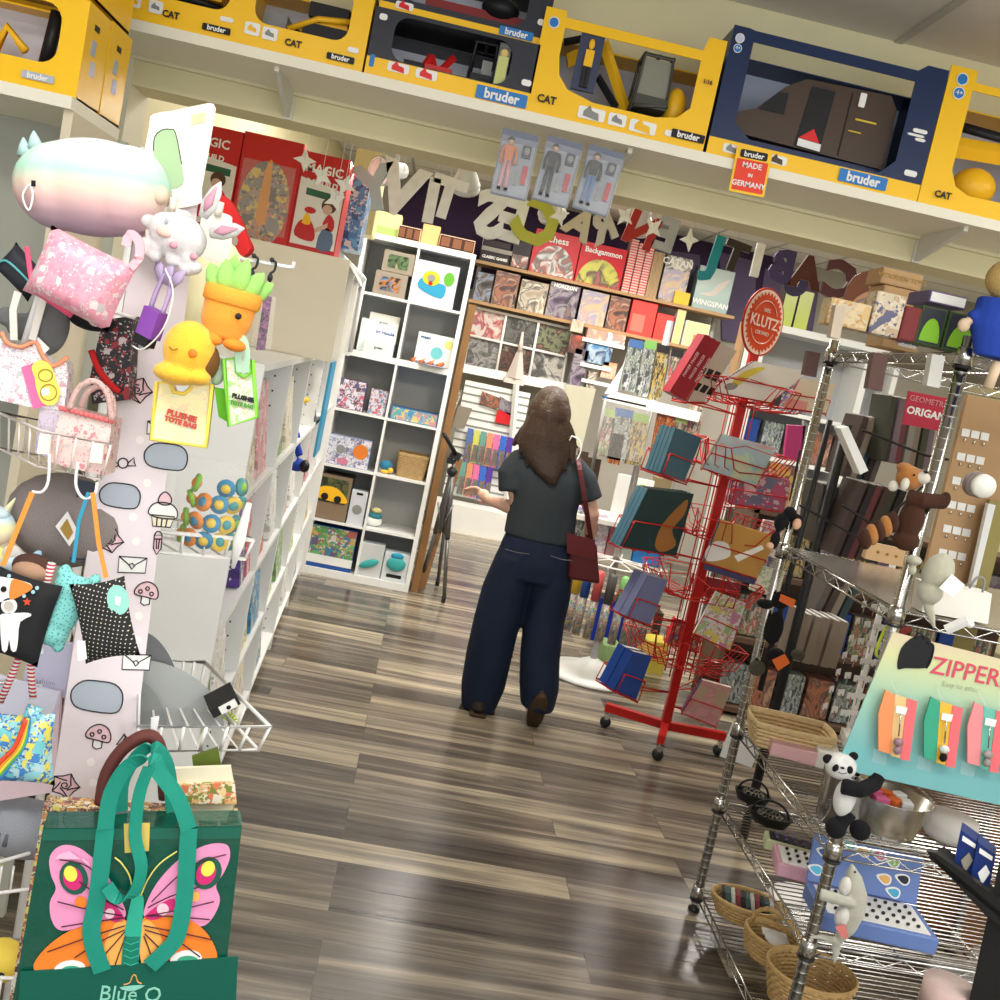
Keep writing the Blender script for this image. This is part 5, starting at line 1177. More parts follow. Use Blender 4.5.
lay={0:[(3,.08,.28,.30,5),(3,.42,.24,.29,6),(2,.5,.12,.31,0),(2,.64,.11,.30,1),(1,.10,.22,.24,2),(1,.40,.2,.28,10),(0,.3,.22,.2,9)],
       1:[(3,.12,.22,.28,2),(3,.45,.26,.27,5),(2,.1,.2,.26,11),(2,.5,.2,.25,10),(1,.08,.24,.31,3),(1,.42,.26,.32,4),(0,.15,.2,.26,7),(0,.45,.2,.24,5)],
       2:[(2,.1,.26,.25,6),(2,.5,.24,.28,10),(1,.1,.24,.26,8),(1,.5,.26,.25,2),(0,.2,.24,.25,9)],
       3:[(3,.1,.3,.26,7),(2,.1,.26,.25,7),(2,.5,.24,.26,6),(1,.2,.3,.24,8),(0,.1,.24,.25,9),(0,.5,.26,.26,10)],
       4:[(3,.3,.32,.28,4),(2,.15,.3,.22,6),(1,.3,.3,.25,3),(0,.2,.3,.22,9)]}
for ci,L_ in lay.items():
    seen={}
    for(s,xl,w_,h,c_) in L_:
        col,cn=BC[c_]
        sidebook(ci,s,xl,w_,h,col,cn)
# doll with a yellow hat sitting at the edge of the second bookcase
q=Plane((0,4.62,0),0)
def Q(x,y,o=0):return q.pt(x,y,o)
BLUEC=mat('doll_blue',(.02,.06,.38),.85,bump=.3,bscale=500); REDF=mat('doll_red',(.40,.02,.03),.85)
t=thing('rag_doll','rag doll with yellow hat, red top and royal blue coat leaning out of the bookcase','doll',Q(295,450))
b=MB(); b.loft([(Q(281,403),.004,.004),(Q(290,403),.05,.05),(Q(297,398),.06,.05),(Q(301,396),.03,.03)],mat('hat_yellow',(.75,.50,.03),.8),18); wbuild(b,'hat',t)
b=MB(); b.ell(Q(293,410),(.035,.035,.035),mat('doll_skin2',(.62,.40,.30),.8)); wbuild(b,'head',t)
b=MB(); b.ell(Q(289,414,-.02),(.045,.04,.05),REDF); b.ell(Q(289,424),(.045,.045,.05),REDF); wbuild(b,'scarf',t)
b=MB(); b.ell(Q(289,445),(.05,.05,.09),BLUEC); b.ell(Q(285,460),(.06,.05,.05),BLUEC); b.ell(Q(297,464,.02),(.05,.05,.03),BLUEC); b.tube([Q(293,434,.03),Q(298,445,.05),Q(301,455,.05)],.02,BLUEC,8); wbuild(b,'coat',t,remesh=.008,smooth=5)
b=MB(); b.ell(Q(294,456,.05),(.02,.02,.03),WHITE); wbuild(b,'hand',t)
b=MB(); b.ell(Q(306,465,.05),(.022,.03,.028),BLACK); wbuild(b,'shoe',t)
# ---------------------------------------------- upper unit with cream end panel
YU=4.0
UX=-.455
t=thing('upper_cabinet','tall cream sided cabinet standing on the bookcases with yellow books inside','cabinet',(-.64,5.2,1.526),rz)
b=MB(); b.span(-.195,.19,-1.2,-1.18,0,.385,mat('cabinet_cream',(.84,.77,.64),.6)); b.build('end_panel',t)
b=MB(); b.span(-.19,.19,-1.18,.6,.367,.385,CS); b.build('top_panel',t)
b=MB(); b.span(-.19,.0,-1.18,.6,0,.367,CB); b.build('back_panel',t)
for y in(-.6,-.05,.55):b=MB(); b.span(.0,.188,y-.009,y+.009,0,.367,CS); b.build('divider',t)
YB_=mat('book_ochre',(.60,.42,.04),.5)
for i,y in enumerate((-1.1,-1.0,-.85,-.5,-.35,-.2,.1,.25)):
    b=MB(); m_=(YB_,mat('book_tan',(.45,.38,.28),.6))[i%2]
    b.span(.02,.17,y,y+.035,0,.27-.02*(i%3),m_); M=Matrix.LocRotScale(t.location,t.rotation_euler,None); o=b.build('tall_book',None,M.translation,(0,0,rz)); tag(o,('ochre' if i%2==0 else 'tan')+' tall book standing in the upper cabinet beside the white side frame','book','tall books in the upper cabinet')
# ---- red ride-on-toy boxes on top of it
TB=Plane((0,3.96+.06,0),R(0))
def toybox(px0,py0,px1,py1,h,lab,kind,dy=0.):
    P=Plane((0,4.05+dy,0),0); a,c=P.pt(px0,py0),P.pt(px1,py1); w_=c.x-a.x
    t=thing('toy_box',lab,'toy box',(a.x,4.05+dy,1.9115))
    b=MB(); rm=mat('box_red',(.55,.02,.02),.35)
    b.span(0,w_,0,.18,0,h,rm,.002); b.build('box',t)
    b=MB()
    if kind=='photo':
        b.plate([[(.008,.02),(w_-.004,.02),(w_-.004,h*.66),(.008,h*.74)]],.001,mat('box_pale',(.78,.74,.70),.4),-.002); b.build('white_field',t)
        b=MB(); b.text('MAGIC',.045,PAPER,(w_*.5,-.003,h*.84),.001,bold=.001); b.text("'N' BUILD",.028,PAPER,(w_*.5,-.004,h*.7),.001,bold=.001); b.plate([[(w_*.2,h*.64),(w_*.9,h*.62),(w_*.9,h*.55),(w_*.2,h*.57)]],.001,mat('strip_green',(.03,.12,.06),.4),-.0025); b.build('printed_word',t)
        b=MB(); b.plate([sm2([(w_*.12,.05),(w_*.5,.04),(w_*.52,.08),(w_*.35,.12),(w_*.15,.1)],3)],.001,rm,-.0035); b.plate([circ(.022,12,w_*.35,h*.42,.012)],.001,rm,-.0035); b.plate([sm2([(w_*.22,.1),(w_*.4,.1),(w_*.36,.13),(w_*.28,.14)],2)],.001,YD,-.0036); b.build('printed_toy',t)
        b=MB(); b.plate([circ(.028,16,w_*.72,h*.5)],.001,mat('print_hair',(.10,.05,.03),.6),-.0036); b.plate([circ(.018,16,w_*.7,h*.46)],.001,mat('print_skin',(.65,.42,.32),.6),-.0046)
        b.plate([sm2([(w_*.66,.1),(w_*.88,.09),(w_*.88,h*.36),(w_*.76,h*.42),(w_*.68,h*.36)],2)],.001,rm,-.004); b.plate([sm2([(w_*.6,.02),(w_*.9,.02),(w_*.9,.08),(w_*.68,.1)],2)],.001,mat('print_denim',(.12,.17,.28),.6),-.004)
        b.plate([[(w_*.52,h*.2),(w_*.76,h*.28),(w_*.76,h*.33),(w_*.52,h*.25)]],.001,mat('print_skin',(.65,.42,.32),.6),-.005); b.build('printed_child',t)
    if kind=='window':
        b.plate([circ(w_*.42,30,w_*.5,h*.35,h*.42)],.001,printmat('toy_window',[(.25,.22,.22),(.4,.3,.25),(.55,.2,.15),(.15,.12,.12),(.7,.5,.1)],18),-.002); b.plate([sm2([(w_*.42,h*.2),(w_*.58,h*.2),(w_*.55,h*.7),(w_*.5,h*.78),(w_*.44,h*.65)],3)],.001,mat('rocket_print',(.75,.3,.04),.5),-.0035); b.build('window_print',t)
        b=MB(); b.span(w_*.06,w_*.94,-.006,-.005,.03,h*.75,CLEAR); b.build('window',t)
    return t
toybox(167,217,227,230,.37,'red and white toy box leftmost on the upper cabinet','photo')
toybox(228,230,287,243,.38,'red toy box with a big rounded window between the two white ones','window',.01)
toybox(288,238,335,249,.36,'red and white toy box with a printed child, nearest the white frame','photo',.02)
zbox('blue_box','blue toy box behind the right red toy box','toy box',at(352,215,4.6),(.12,.2,.3),printmat('blue_toy',[(.05,.2,.45),(.1,.35,.6),(.6,.6,.6),(.03,.08,.2)],25))
zbox('navy_box','navy toy box leaning at the left end of the upper cabinet','toy box',at(232,162,4.25),(.1,.1,.22),NAVY)
zbox('pale_yellow_box','pale yellow toy box standing behind the spotlight','toy box',at(366,195,5.2),(.14,.2,.38),mat('box_paleyellow',(.72,.62,.30),.5))
# white side frame (display rack end) between cabinet and cube shelf
f0,f1,f2,f3=at(337,252,4.55),at(364,279,5.6),at(350,352,5.6),at(321,352,4.55)
b=MB(); b.tube([f0,f1],.014,CS,6); b.tube([f1,f2],.014,CS,6)
for k in range(1,5):q_=f0.lerp(f1,k/5); b.tube([q_,q_-Vector((0,0,.36))],.006,CS,5)
wsolo(b,'magazine_rack','white wire end rack slanting back beside the upper cabinet','rack',f1)
b=MB(); b.span(-.006,.006,-.2,.2,0,.5,mat('poster_blue',(.04,.30,.52),.4)); o=solo(b,'blue_banner','long blue hanging banner in front of the last bookcase','banner',Vector((-.548,5.7,.98)),rz)
# ------------------------------------------------ white cube shelf at the end of the aisle
CX0,CX1,CY,CH=-.640,.105,7.07,2.317
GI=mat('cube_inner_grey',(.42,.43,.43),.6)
t=thing('cube_shelf','tall white cube shelf with twelve grey-backed compartments at the end of the aisle','shelf',(CX0,CY,0))
W_=CX1-CX0; zs=[.05,.385,.765,1.146,1.545,1.935,2.317]
b=MB(); b.span(0,.025,0,.38,0,CH,CS); b.build('side_panel',t); b=MB(); b.span(W_-.03,W_,0,.38,0,CH,CS); b.build('side_panel',t)
b=MB(); b.span(.025,W_-.03,0,.38,CH-.035,CH,CS); b.build('top_panel',t)
b=MB(); b.span(.025,W_-.03,0,.38,0,.05,CS); b.build('plinth',t)
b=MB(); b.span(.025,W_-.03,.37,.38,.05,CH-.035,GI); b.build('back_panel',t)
for i,z in enumerate(zs[1:6]):
    th=.04 if i==3 else.016; b=MB(); b.span(.025,W_-.03,.004,.37,z-th,z,CS); b.build('shelf',t)
xm=W_/2-.003; b=MB(); b.span(xm-.008,xm+.008,.006,.37,.05,CH-.035,CS); b.build('divider',t)
def floorz(row):return zs[row]
def pack(name,label,cat,px0,px1,row_or_z,h,dep,front,side,Y=CY+.03,group=None,rz=0.,py=None,parts=None,z=None):
    "box whose front lower corners sit at image columns px0/px1"
    zz=z if z is not None else zs[row_or_z]
    def X(px):
        y=500.
        for _ in range(6):
            p=at(px,y,Y); y+=(p.z-zz)*FOCAL/Y*1.02
        return at(px,y,Y).x
    x0,x1=X(px0),X(px1); w_=x1-x0
    t=thing(name,label,cat,(x0,Y,zz+.0005),rz,group)
    b=MB(); b.span(0,w_,0,dep,0,h,side,.0015); b.build('box',t)
    b=MB(); b.span(.004,w_-.004,-.0012,-.0002,.004,h-.004,front); b.build('printed_front',t)
    if parts:
        for(nm,f) in parts:b=MB(); f(b,w_,h); b.build(nm,t)
    return t
GRYB=mat('carton_taupe',(.30,.26,.21),.6)
def win(m):return lambda b,w,h:b.plate([rrect(w*.16,h*.2,w*.82,h*.82,.012)],.001,m,-.0032)
BUSY1=paintmat('busy_orange_black',[(.02,.02,.02),(.5,.2,.05),(.1,.2,.35),(.02,.02,.02),(.25,.15,.08)],16)
BUSY2=paintmat('busy_green_black',[(.02,.02,.02),(.1,.2,.08),(.05,.06,.05),(.3,.35,.15)],16)
pack('wooden_toy_box','taupe carton with an orange toy in its window, lower in the top left cube','toy box',372,404,5,.155,.2,GRYB,GRYB,parts=[('window_print',win(BUSY1))])
pack('wooden_toy_box','taupe carton with a dark window, upper in the top left cube','toy box',381,412,5,.14,.18,GRYB,GRYB,parts=[('window_print',win(BUSY2))],z=zs[5]+.157)
t=pack('bubble_toy_box','lavender box with a blue and green bubble toy in the top right cube','toy box',409,452,5,.28,.2,mat('box_lavender',(.55,.55,.66),.4),mat('box_lavender',(.55,.55,.66),.4),parts=[
  ('printed_toy',lambda b,w,h:(b.plate([sm2([(w*.15,h*.35),(w*.7,h*.2),(w*.75,h*.5),(w*.5,h*.55),(w*.2,h*.6)],3)],.002,mat('toy_blue2',(.03,.3,.5),.4),-.004),b.plate([circ(w*.2,18,w*.4,h*.62,h*.17)],.002,YD,-.005),b.plate([circ(w*.12,14,w*.8,h*.68,h*.16)],.002,mat('toy_green',(.12,.4,.04),.4),-.005),b.plate([circ(w*.09,14,w*.4,h*.62)],.002,GREYP,-.0065),b.plate([circ(w*.05,10,w*.4,h*.5)],.002,REDC,-.0065))),
  ('printed_band',lambda b,w,h:b.span(0,w,-.004,-.002,0,h*.12,PAPER))])
LBL=mat('pale_blue_card',(.62,.70,.74),.4)
pack('bath_toy_box','white box at the left of the third row cube behind the pale blue display tray','toy box',356,372,4,.22,.15,mat('box_white_blue',(.70,.74,.74),.4),LBL,Y=CY+.08)
t=pack('display_tray','pale blue counter display tray lettered Squirt House in the third cube row','display box',362,392,4,.09,.2,LBL,LBL,Y=CY+.015,parts=[
  ('header_card',lambda b,w,h:b.add([(0,.06,.09),(w,.06,.09),(w,.1,.27),(0,.1,.27),(0,.064,.09),(w,.064,.09),(w,.104,.27),(0,.104,.27)],[(0,1,2,3),(7,6,5,4),(0,3,7,4),(1,5,6,2),(3,2,6,7)],PAPER)),
  ('printed_word',lambda b,w,h:(b.text('Squirt House',.032,mat('ink_blue',(.05,.12,.35),.5),(w*.5,.066,.15),.001,bold=.001),b.text('green',.025,BLACK,(w*.5,.08,.215),.001),b.text('green',.025,BLACK,(w*.5,-.004,.045),.001)))])
pack('baby_toy_box','white toy box with teal disc and yellow sun, third cube row, right','toy box',413,451,4,.21,.12,mat('box_white_soft',(.75,.77,.74),.4),LBL,parts=[
  ('printed_disc',lambda b,w,h:(b.plate([circ(w*.16,18,w*.55,h*.42)],.001,mat('disc_teal',(.15,.5,.55),.5),-.003),b.plate([circ(w*.11,14,w*.82,h*.75)],.001,mat('sun_yellow',(.75,.65,.2),.5),-.003),b.text('green',.03,mat('ink_blue',(.05,.12,.35),.5),(w*.2,-.003,h*.85),.001,bold=.001)))],Y=CY+.08)
p=at(426,358,CY+.03); t=thing('orange_toy_pack','low pack of orange tubes lying in front of the baby toy box','toy pack',(p.x,CY+.02,zs[4]))
b=MB()
for i in range(7):b.tube([(-.09+i*.03,.0,.012+.01*(i%2)),(-.06+i*.03,.05,.03)],.012,(mat('tube_orange',(.65,.15,.04),.4),PAPER)[i%2],7)
b.build('tubes',t); b=MB(); b.lathe([(.0,0),(.1,0),(.105,.006),(0,.006)],(.05,.02,.001),mat('disc_lilac',(.5,.45,.6),.4),20); b.build('disc',t)
MULTI=printmat('busy_pastel',[(.65,.65,.72),(.15,.06,.08),(.6,.12,.18),(.7,.7,.75),(.1,.1,.2),(.55,.5,.6)],26)
pack('craft_kit_box','white and violet craft kit box with dark frame in the fourth row, left cube','toy box',331,362,3,.20,.08,MULTI,mat('violet_card',(.10,.06,.16),.5),Y=CY+.04)
pack('craft_kit_box','narrow craft kit box with red and blue print beside the dark framed one','toy box',367,384,3,.17,.08,printmat('busy_redblue',[(.6,.6,.65),(.5,.1,.15),(.1,.25,.4),(.65,.6,.65)],30),MULTI,Y=CY+.05)
pack('puzzle_box','long low blue puzzle box with sea animals in the fourth row, right cube','toy box',390,436,3,.085,.2,printmat('busy_sea',[(.05,.25,.45),(.5,.25,.25),(.65,.5,.2),(.1,.4,.35),(.1,.3,.6)],22),mat('blue_card',(.03,.15,.35),.4))
pack('kit_box','white kit box with an orange round window in the fifth row, left cube','toy box',323,367,2,.20,.12,printmat('busy_white_violet',[(.65,.65,.72),(.7,.7,.76),(.2,.18,.3),(.6,.6,.7),(.3,.35,.5)],26),mat('blue_grey_card',(.25,.3,.42),.4),parts=[
  ('window_print',lambda b,w,h:(b.plate([circ(w*.17,18,w*.78,h*.58)],.001,mat('window_orange',(.7,.2,.03),.4),-.003),b.plate([circ(w*.10,14,w*.33,h*.55)],.001,GREYP,-.003),b.plate([circ(w*.13,14,w*.42,h*.16,h*.12)],.001,mat('pink_spot',(.6,.2,.3),.4),-.003)))])
WK=mat('wicker',(.48,.33,.15),.7,bump=.8,bscale=60,var=.25,vscale=40)
def wicker_basket(name,label,c,rx,ry,h,flare=1.15,rz=0.,handle=False,m=None,square=False,group=None,rim=.006):
    "woven basket: stakes and weavers as real strands"
    m=m or WK; t=thing(name,label,'basket',c,rz,group); b=MB(); n=28; rows=max(5,int(h/.011))
    def ring(f,amp,ph):
        k=1+(flare-1)*f; o=[]
        for i in range(n*2):
            a=2*PI*i/(n*2); r_=1+amp*math.cos(PI*i+ph)
            x,y=math.cos(a),math.sin(a)
            if square:s_=1/max(abs(x),abs(y))**.75; x*=s_; y*=s_
            o.append((x*rx*k*r_,y*ry*k*r_,f*h))
        return o
    for r in range(rows):b.tube(ring((r+.5)/rows,.03*min(1,.08/rx),PI*(r%2)),h/rows*.55,m,5,True)
    b.build('woven_side',t)
    b=MB(); b.tube(ring(1.0,0,0),rim,m,7,True); b.tube([(x,y,z) for x,y,z in ring(1.06,0,0)],rim*.8,m,6,True); b.build('rim',t)
    b=MB(); b.lathe([(.0,.0),(.97,0),(.97,.006),(0,.006)],(0,0,.001),m,28,sx=rx,sy=ry) if not square else b.box((0,0,.004),(rx*1.85,ry*1.85,.006),m); b.build('base',t)
    if handle:
        b=MB(); pts=[(math.cos(a)*rx*flare*.98,0,h+math.sin(a)*handle) for a in[PI*i/14 for i in range(15)]]; b.tube(pts,.007,m,7); b.tube([(x,.006,z+.004) for x,y,z in pts],.005,m,6); b.build('handle',t)
    return t
p=at(412,466,CY+.14); wicker_basket('wicker_basket','square wicker basket with a flat rim in the fifth row, right cube',(p.x,CY+.15,zs[2]),.092,.08,.155,1.18,square=True)
p=at(386,466,CY+.1); t=thing('plush_fish','small blue and yellow plush beside the square wicker basket','plush',(p.x,CY+.1,zs[2]+.045))
b=MB(); b.ell((0,0,.01),(.045,.04,.035),mat('teal_plush2',(.03,.18,.32),.9)); b.build('body',t); b=MB(); b.ell((.035,-.02,-.015),(.02,.02,.02),YP); b.ell((0,-.02,-.03),(.03,.02,.014),YP); b.build('belly',t)
BRC=mat('carton_brown',(.24,.17,.11),.6)
pack('toy_carton','brown toy carton with a yellow car in its window in the sixth row, left cube','toy box',309,345,1,.31,.2,BRC,mat('carton_dark',(.07,.06,.05),.6),parts=[
  ('window_print',lambda b,w,h:(b.plate([rrect(w*.1,h*.38,w*.92,h*.92,.02)],.001,printmat('busy_forest',[(.02,.04,.01),(.05,.09,.02),(.1,.1,.03),(.01,.02,.01)],18),-.003),b.plate([sm2([(w*.12,h*.45),(w*.9,h*.42),(w*.88,h*.56),(w*.6,h*.72),(w*.25,h*.72),(w*.12,h*.62)],3)],.004,YD,-.008),b.plate([circ(w*.1,12,w*.32,h*.5)],.004,BLACK,-.012),b.plate([circ(w*.1,12,w*.68,h*.48)],.004,BLACK,-.012)))])
pack('narrow_kit_box','narrow pale box with a round grey picture beside the brown carton','toy box',346,362,1,.235,.1,mat('box_palelilac',(.62,.64,.70),.4),LBL,parts=[('printed_disc',lambda b,w,h:(b.plate([circ(w*.3,16,w*.5,h*.45)],.001,GREYP,-.003),b.plate([rrect(w*.3,h*.88,w*.7,h*.95,.004)],.001,BLACK,-.003)))])
p=at(374,517,CY+.1); t=thing('toy_boat','small white and teal plush boat in the sixth row, right cube','plush',(p.x,CY+.12,zs[1]+.04))
b=MB(); b.ell((0,0,0),(.06,.04,.04),PAPER); b.build('hull',t); b=MB(); b.ell((.005,-.004,.035),(.05,.038,.028),mat('teal_plush3',(.04,.2,.25),.9)); b.build('deck',t); b=MB(); b.ell((.01,-.01,.075),(.035,.03,.02),mat('cream_plush',(.7,.62,.3),.9)); b.ell((-.035,.0,.09),(.015,.015,.03),GREYP); b.build('cabin',t)
pack('baby_toy_set','big blue edged box of coloured bath toys in the bottom left cube','toy box',302,350,0,.29,.2,printmat('busy_babytoys',[(.12,.1,.18),(.1,.3,.1),(.4,.1,.08),(.05,.2,.35),(.6,.55,.5),(.15,.4,.15),(.5,.35,.1)],14),mat('box_royal',(.02,.08,.3),.4),parts=[
  ('lower_band',lambda b,w,h:(b.span(0,w,-.004,-.002,h*.1,h*.3,PAPER),b.span(0,w,-.004,-.002,0,h*.1,mat('box_royal',(.02,.08,.3),.4))))])
TEALP=mat('teal_toy',(.05,.38,.38),.4)
pack('water_toy_pack','pale pack with a teal rocket toy in the bottom right cube, left one','toy box',354,379,0,.23,.1,mat('box_palegrey',(.58,.60,.60),.4),LBL,parts=[('toy_rocket',lambda b,w,h:b.ell((w*.5,-.01,h*.4),(w*.4,.014,h*.12),TEALP,(0,R(-25),0)))])
pack('water_toy_pack','white pack with a turquoise whale toy in the bottom right cube, right one','toy box',380,405,0,.20,.1,mat('box_whitish',(.66,.70,.74),.4),LBL,parts=[('toy_whale',lambda b,w,h:(b.ell((w*.5,-.012,h*.62),(w*.38,.018,h*.25),TEALP),b.ell((w*.5,-.012,h*.9),(w*.25,.014,h*.12),mat('toy_blue2',(.03,.3,.5),.4)))),('printed_strip',lambda b,w,h:b.plate([rrect(w*.2,h*.12,w*.8,h*.24,.004)],.001,BLACK,-.003))])
# boxes on top of the cube shelf
YG=mat('box_lime_cream',(.62,.60,.30),.5); ST=stripemat('box_stripes',(.75,.45,.25),(.85,.78,.62),20,'X')
for px0,px1,lab in((368,384,'lime and cream box, left one on top of the cube shelf'),(384,398,'lime and cream box, second on top of the cube shelf')):
    pack('gift_box',lab,'box',px0,px1,6,.15,.15,YG,YG,parts=[('printed_band',lambda b,w,h:b.span(0,w,-.003,-.001,0,h*.35,mat('lime_band',(.35,.5,.15),.5)))],Y=CY+.05)
for px0,px1,lab in((397,419,'striped block set with dark end faces, left one on top of the cube shelf'),(438,473,'striped block set with dark end faces, right one on top of the cube shelf')):
    t=pack('striped_box',lab,'box',px0,px1,6,.085,.36,mat('box_darkend',(.05,.02,.015),.5),ST,Y=CY+.01,parts=[('printed_windows',lambda b,w,h:[b.span(w*(.06+i*.33),w*(.3+i*.33),-.003,-.001,h*.15,h*.85,mat('print_brown2',(.20,.08,.04),.5)) for i in range(3)])])
pack('tan_box','small tan box between the two striped sets on top of the cube shelf','box',420,437,6,.13,.12,mat('box_tan',(.70,.42,.18),.5),mat('box_tan',(.70,.42,.18),.5),Y=CY+.04)
# wooden upright beside the cube shelf
b=MB(); b.span(0,.05,0,.3,0,2.0,mat('upright_wood',(.25,.13,.05),.6,var=.2)); solo(b,'wooden_upright','brown wooden upright board standing behind the right side of the cube shelf','board',(.122,CY+.06,0))

# ------------------------------------------------ tripod with camera grip
t=thing('tripod','dark grey camera tripod standing folded narrow beside the cube shelf','tripod',(.30,7.0,0))
TM=mat('tripod_metal',(.16,.16,.16),.35,.6)
TP_=Plane((0,7.0,0),0)
top=TP_.pt(452,470); top=Vector((top.x,6.9,top.z))
for(px,py) in((420,587),(443,602),(437,585)):
    f=fl(px,py,.012); b=MB(); mid=top.lerp(f,.5); b.tube([top,mid],.018,TM,8); b.tube([mid,f+Vector((0,0,.04))],.013,TM,8); b.ell(mid,(.017,.017,.02),DARK); l=wbuild(b,'leg',t)
    b=MB(); b.tube([f+Vector((0,0,.045)),f+Vector((0,0,-.004))],.015,DARK,8); wbuild(b,'rubber_foot',t)
b=MB(); b.tube([top-Vector((0,0,.42)),top+Vector((0,0,.08))],.012,TM,8); b.ell(top,(.035,.035,.035),DARK); wbuild(b,'centre_column',t)
for dx in(-.05,.05):b=MB(); b.tube([top-Vector((0,0,.4)),top-Vector((dx,0,.22))],.006,TM,6); wbuild(b,'brace',t)
b=MB(); b.box(top+Vector((0,0,.11)),(.07,.06,.05),DARK,(0,R(15),0)); b.box(top+Vector((-.03,0,.07)),(.04,.05,.04),DARK); wbuild(b,'pan_head',t)
b=MB(); b.tube([top+Vector((0,-.02,.12)),at(444,434,6.75)],.014,DARK,8); wbuild(b,'pan_handle',t)
# easel board behind the tripod
b=MB(); q=[fl(417,573,.01),fl(424,579,.01)]; b.hexa([(.16,7.2,.01),(.22,7.2,.01),(.22,7.24,.01),(.16,7.24,.01)],[(.26,7.3,.95),(.30,7.3,.95),(.30,7.34,.95),(.26,7.34,.95)],mat('upright_wood',(.25,.13,.05),.6)); wsolo(b,'leaning_board','brown board leaning behind the tripod','board',(.16,7.2,.01))
# ------------------------------------------------ person walking away
PY=4.9
def G(px,py,dy=0.):return at(px,py,PY+dy)
U=PY/FOCAL
SKIN=mat('skin_tone',(.66,.40,.30),.55,var=.05)
HAIR=mat('brown_hair',(.042,.026,.019),.38,bump=.3,bscale=120,var=.3,vscale=30)
SHIRT=mat('charcoal_shirt',(.028,.036,.045),.85,bump=.25,bscale=500,var=.15,vscale=10)
JEAN=mat('dark_jeans',(.006,.013,.036),.8,bump=.25,bscale=700,var=.35,vscale=7)
t=thing('person','person with long brown hair, charcoal polo and wide dark jeans, walking away and reaching left','person',(.64,PY,0))
b=MB()
def limb(pts,rad,n=10):
    for(a,c,r0,r1) in zip(pts,pts[1:],rad,rad[1:]):b.tube([a,c],r0,SKIN,n,r_end=r1); b.ell(a,r0,SKIN,None,10,8)
    b.ell(pts[-1],rad[-1],SKIN,None,10,8)
head=G(549,413,-.0)
b.ell(head+Vector((0,.01,.012)),(.072,.088,.100),SKIN); b.ell(head+Vector((-.004,.05,-.055)),(.050,.045,.05),SKIN)
b.ell(head+Vector((-.006,.105,-.02)),(.012,.016,.018),SKIN); b.ell(head+Vector((-.006,.095,-.055)),(.022,.01,.007),SKIN)
for s_ in(-1,1):b.ell(head+Vector((s_*.074,.01,-.005)),(.010,.018,.028),SKIN)
neck=G(549,448); limb([head+Vector((0,0,-.05)),neck,G(547,462)],[.048,.048,.055])
chest,waist,hip=G(547,485),G(543,520),G(537,550)
b.loft([(G(547,458),.07,.05),(G(547,466),.14,.07),(G(547,485),.145,.085),(waist,.115,.08),(hip,.14,.095),(G(534,565),.13,.09)],SKIN,18)
shL,elL,wrL=G(514,468),G(519,510,-.02),G(490,500,.10)
shR,elR,wrR=G(580,474),G(592,514,-.0),G(588,547,.06)
limb([shL,elL,wrL],[.048,.040,.025]); limb([shR,elR,wrR],[.045,.036,.024])
def hand(w,d,up,side):
    d=d.normalized(); side=(side-d*side.dot(d)).normalized(); nrm=d.cross(side)
    b.ell(w+d*.045,.030,SKIN,None,10,8); b.tube([w,w+d*.03,w+d*.075],.022,SKIN,8)
    for k,(o,l) in enumerate(((-.024,.062),(-.008,.072),(.008,.068),(.023,.052))):
        p0=w+d*.07+side*o; p1=p0+d*l*.5+nrm*.006*up; p2=p1+d*l*.35+nrm*.02*up; p3=p2+nrm*.016*up+d*.006
        b.tube([p0,p1,p2,p3],.0085,SKIN,7,r_end=.007); b.ell(p3,.0072,SKIN,None,8,6)
    q0=w+d*.025-side*.026; q1=q0-side*.022+d*.022+nrm*.01*up; q2=q1+d*.03+nrm*.01*up
    b.tube([q0,q1,q2],.011,SKIN,7,r_end=.008); b.ell(q2,.008,SKIN,None,8,6)
hand(wrL,G(477,490,.16)-wrL,-1,Vector((.2,-1,.5)))
hand(wrR,Vector((-.02,.15,-1)),1,Vector((0,-1,0)))
kL,aL,kR,aR=G(492,628),G(479,696,.06),G(540,630),G(537,696,-.1)
limb([G(517,560),kL,aL],[.075,.055,.038]); limb([G(553,562),kR,aR],[.075,.055,.038])
wbuild(b,'body',t,remesh=.0055,smooth=3)
EYE=mat('eye_dark',(.02,.015,.01),.2)
for s_ in(-1,1):b=MB(); b.ell(head+Vector((s_*.028-.004,.088,.012)),(.010,.006,.006),EYE,None,10,8); wbuild(b,'eye',t)
b=MB(); b.ell(head+Vector((-.006,.103,-.052)),(.020,.006,.005),mat('lips',(.45,.15,.14),.5),None,12,8); wbuild(b,'mouth',t)
# hair
b=MB()
b.ell(head+Vector((.001,-.012,.026)),(.089,.098,.105),HAIR,None,20,14)
b.ell(head+Vector((.0,-.02,-.01)),(.104,.098,.12),HAIR,None,20,14)
b.loft([(G(549,410,-.01),.06,.06),(G(548,422,-.03),.104,.085),(G(546,436,-.04),.125,.078),(G(545,448,-.05),.135,.065),(G(545,462,-.075),.10,.045),(G(547,474,-.095),.06,.030),(G(551,484,-.105),.025,.014)],HAIR,24)
b.tube([G(526,430,-.03),G(517,440,-.02),G(513,446,-.02)],.03,HAIR,10,r_end=.008)
b.tube([G(565,435,-.03),G(572,443,-.03),G(578,448,-.02)],.026,HAIR,10,r_end=.006)
for i in range(22):
    x=521+i*2.6; a=G(x*.55+549*.45,412,-.11+abs(x-549)*.0012); m_=G(x,440,-.115+abs(x-549)*.0016); e=G(x+(3 if i%3 else-4)*.6,462+12*math.cos((x-550)/16)+(i%4)*2.5,-.11+abs(x-549)*.0012)
    b.tube(smooth_pts([a,m_,e],4),.011,HAIR,6,r_end=.003)
wbuild(b,'hair',t,remesh=.006,smooth=2)
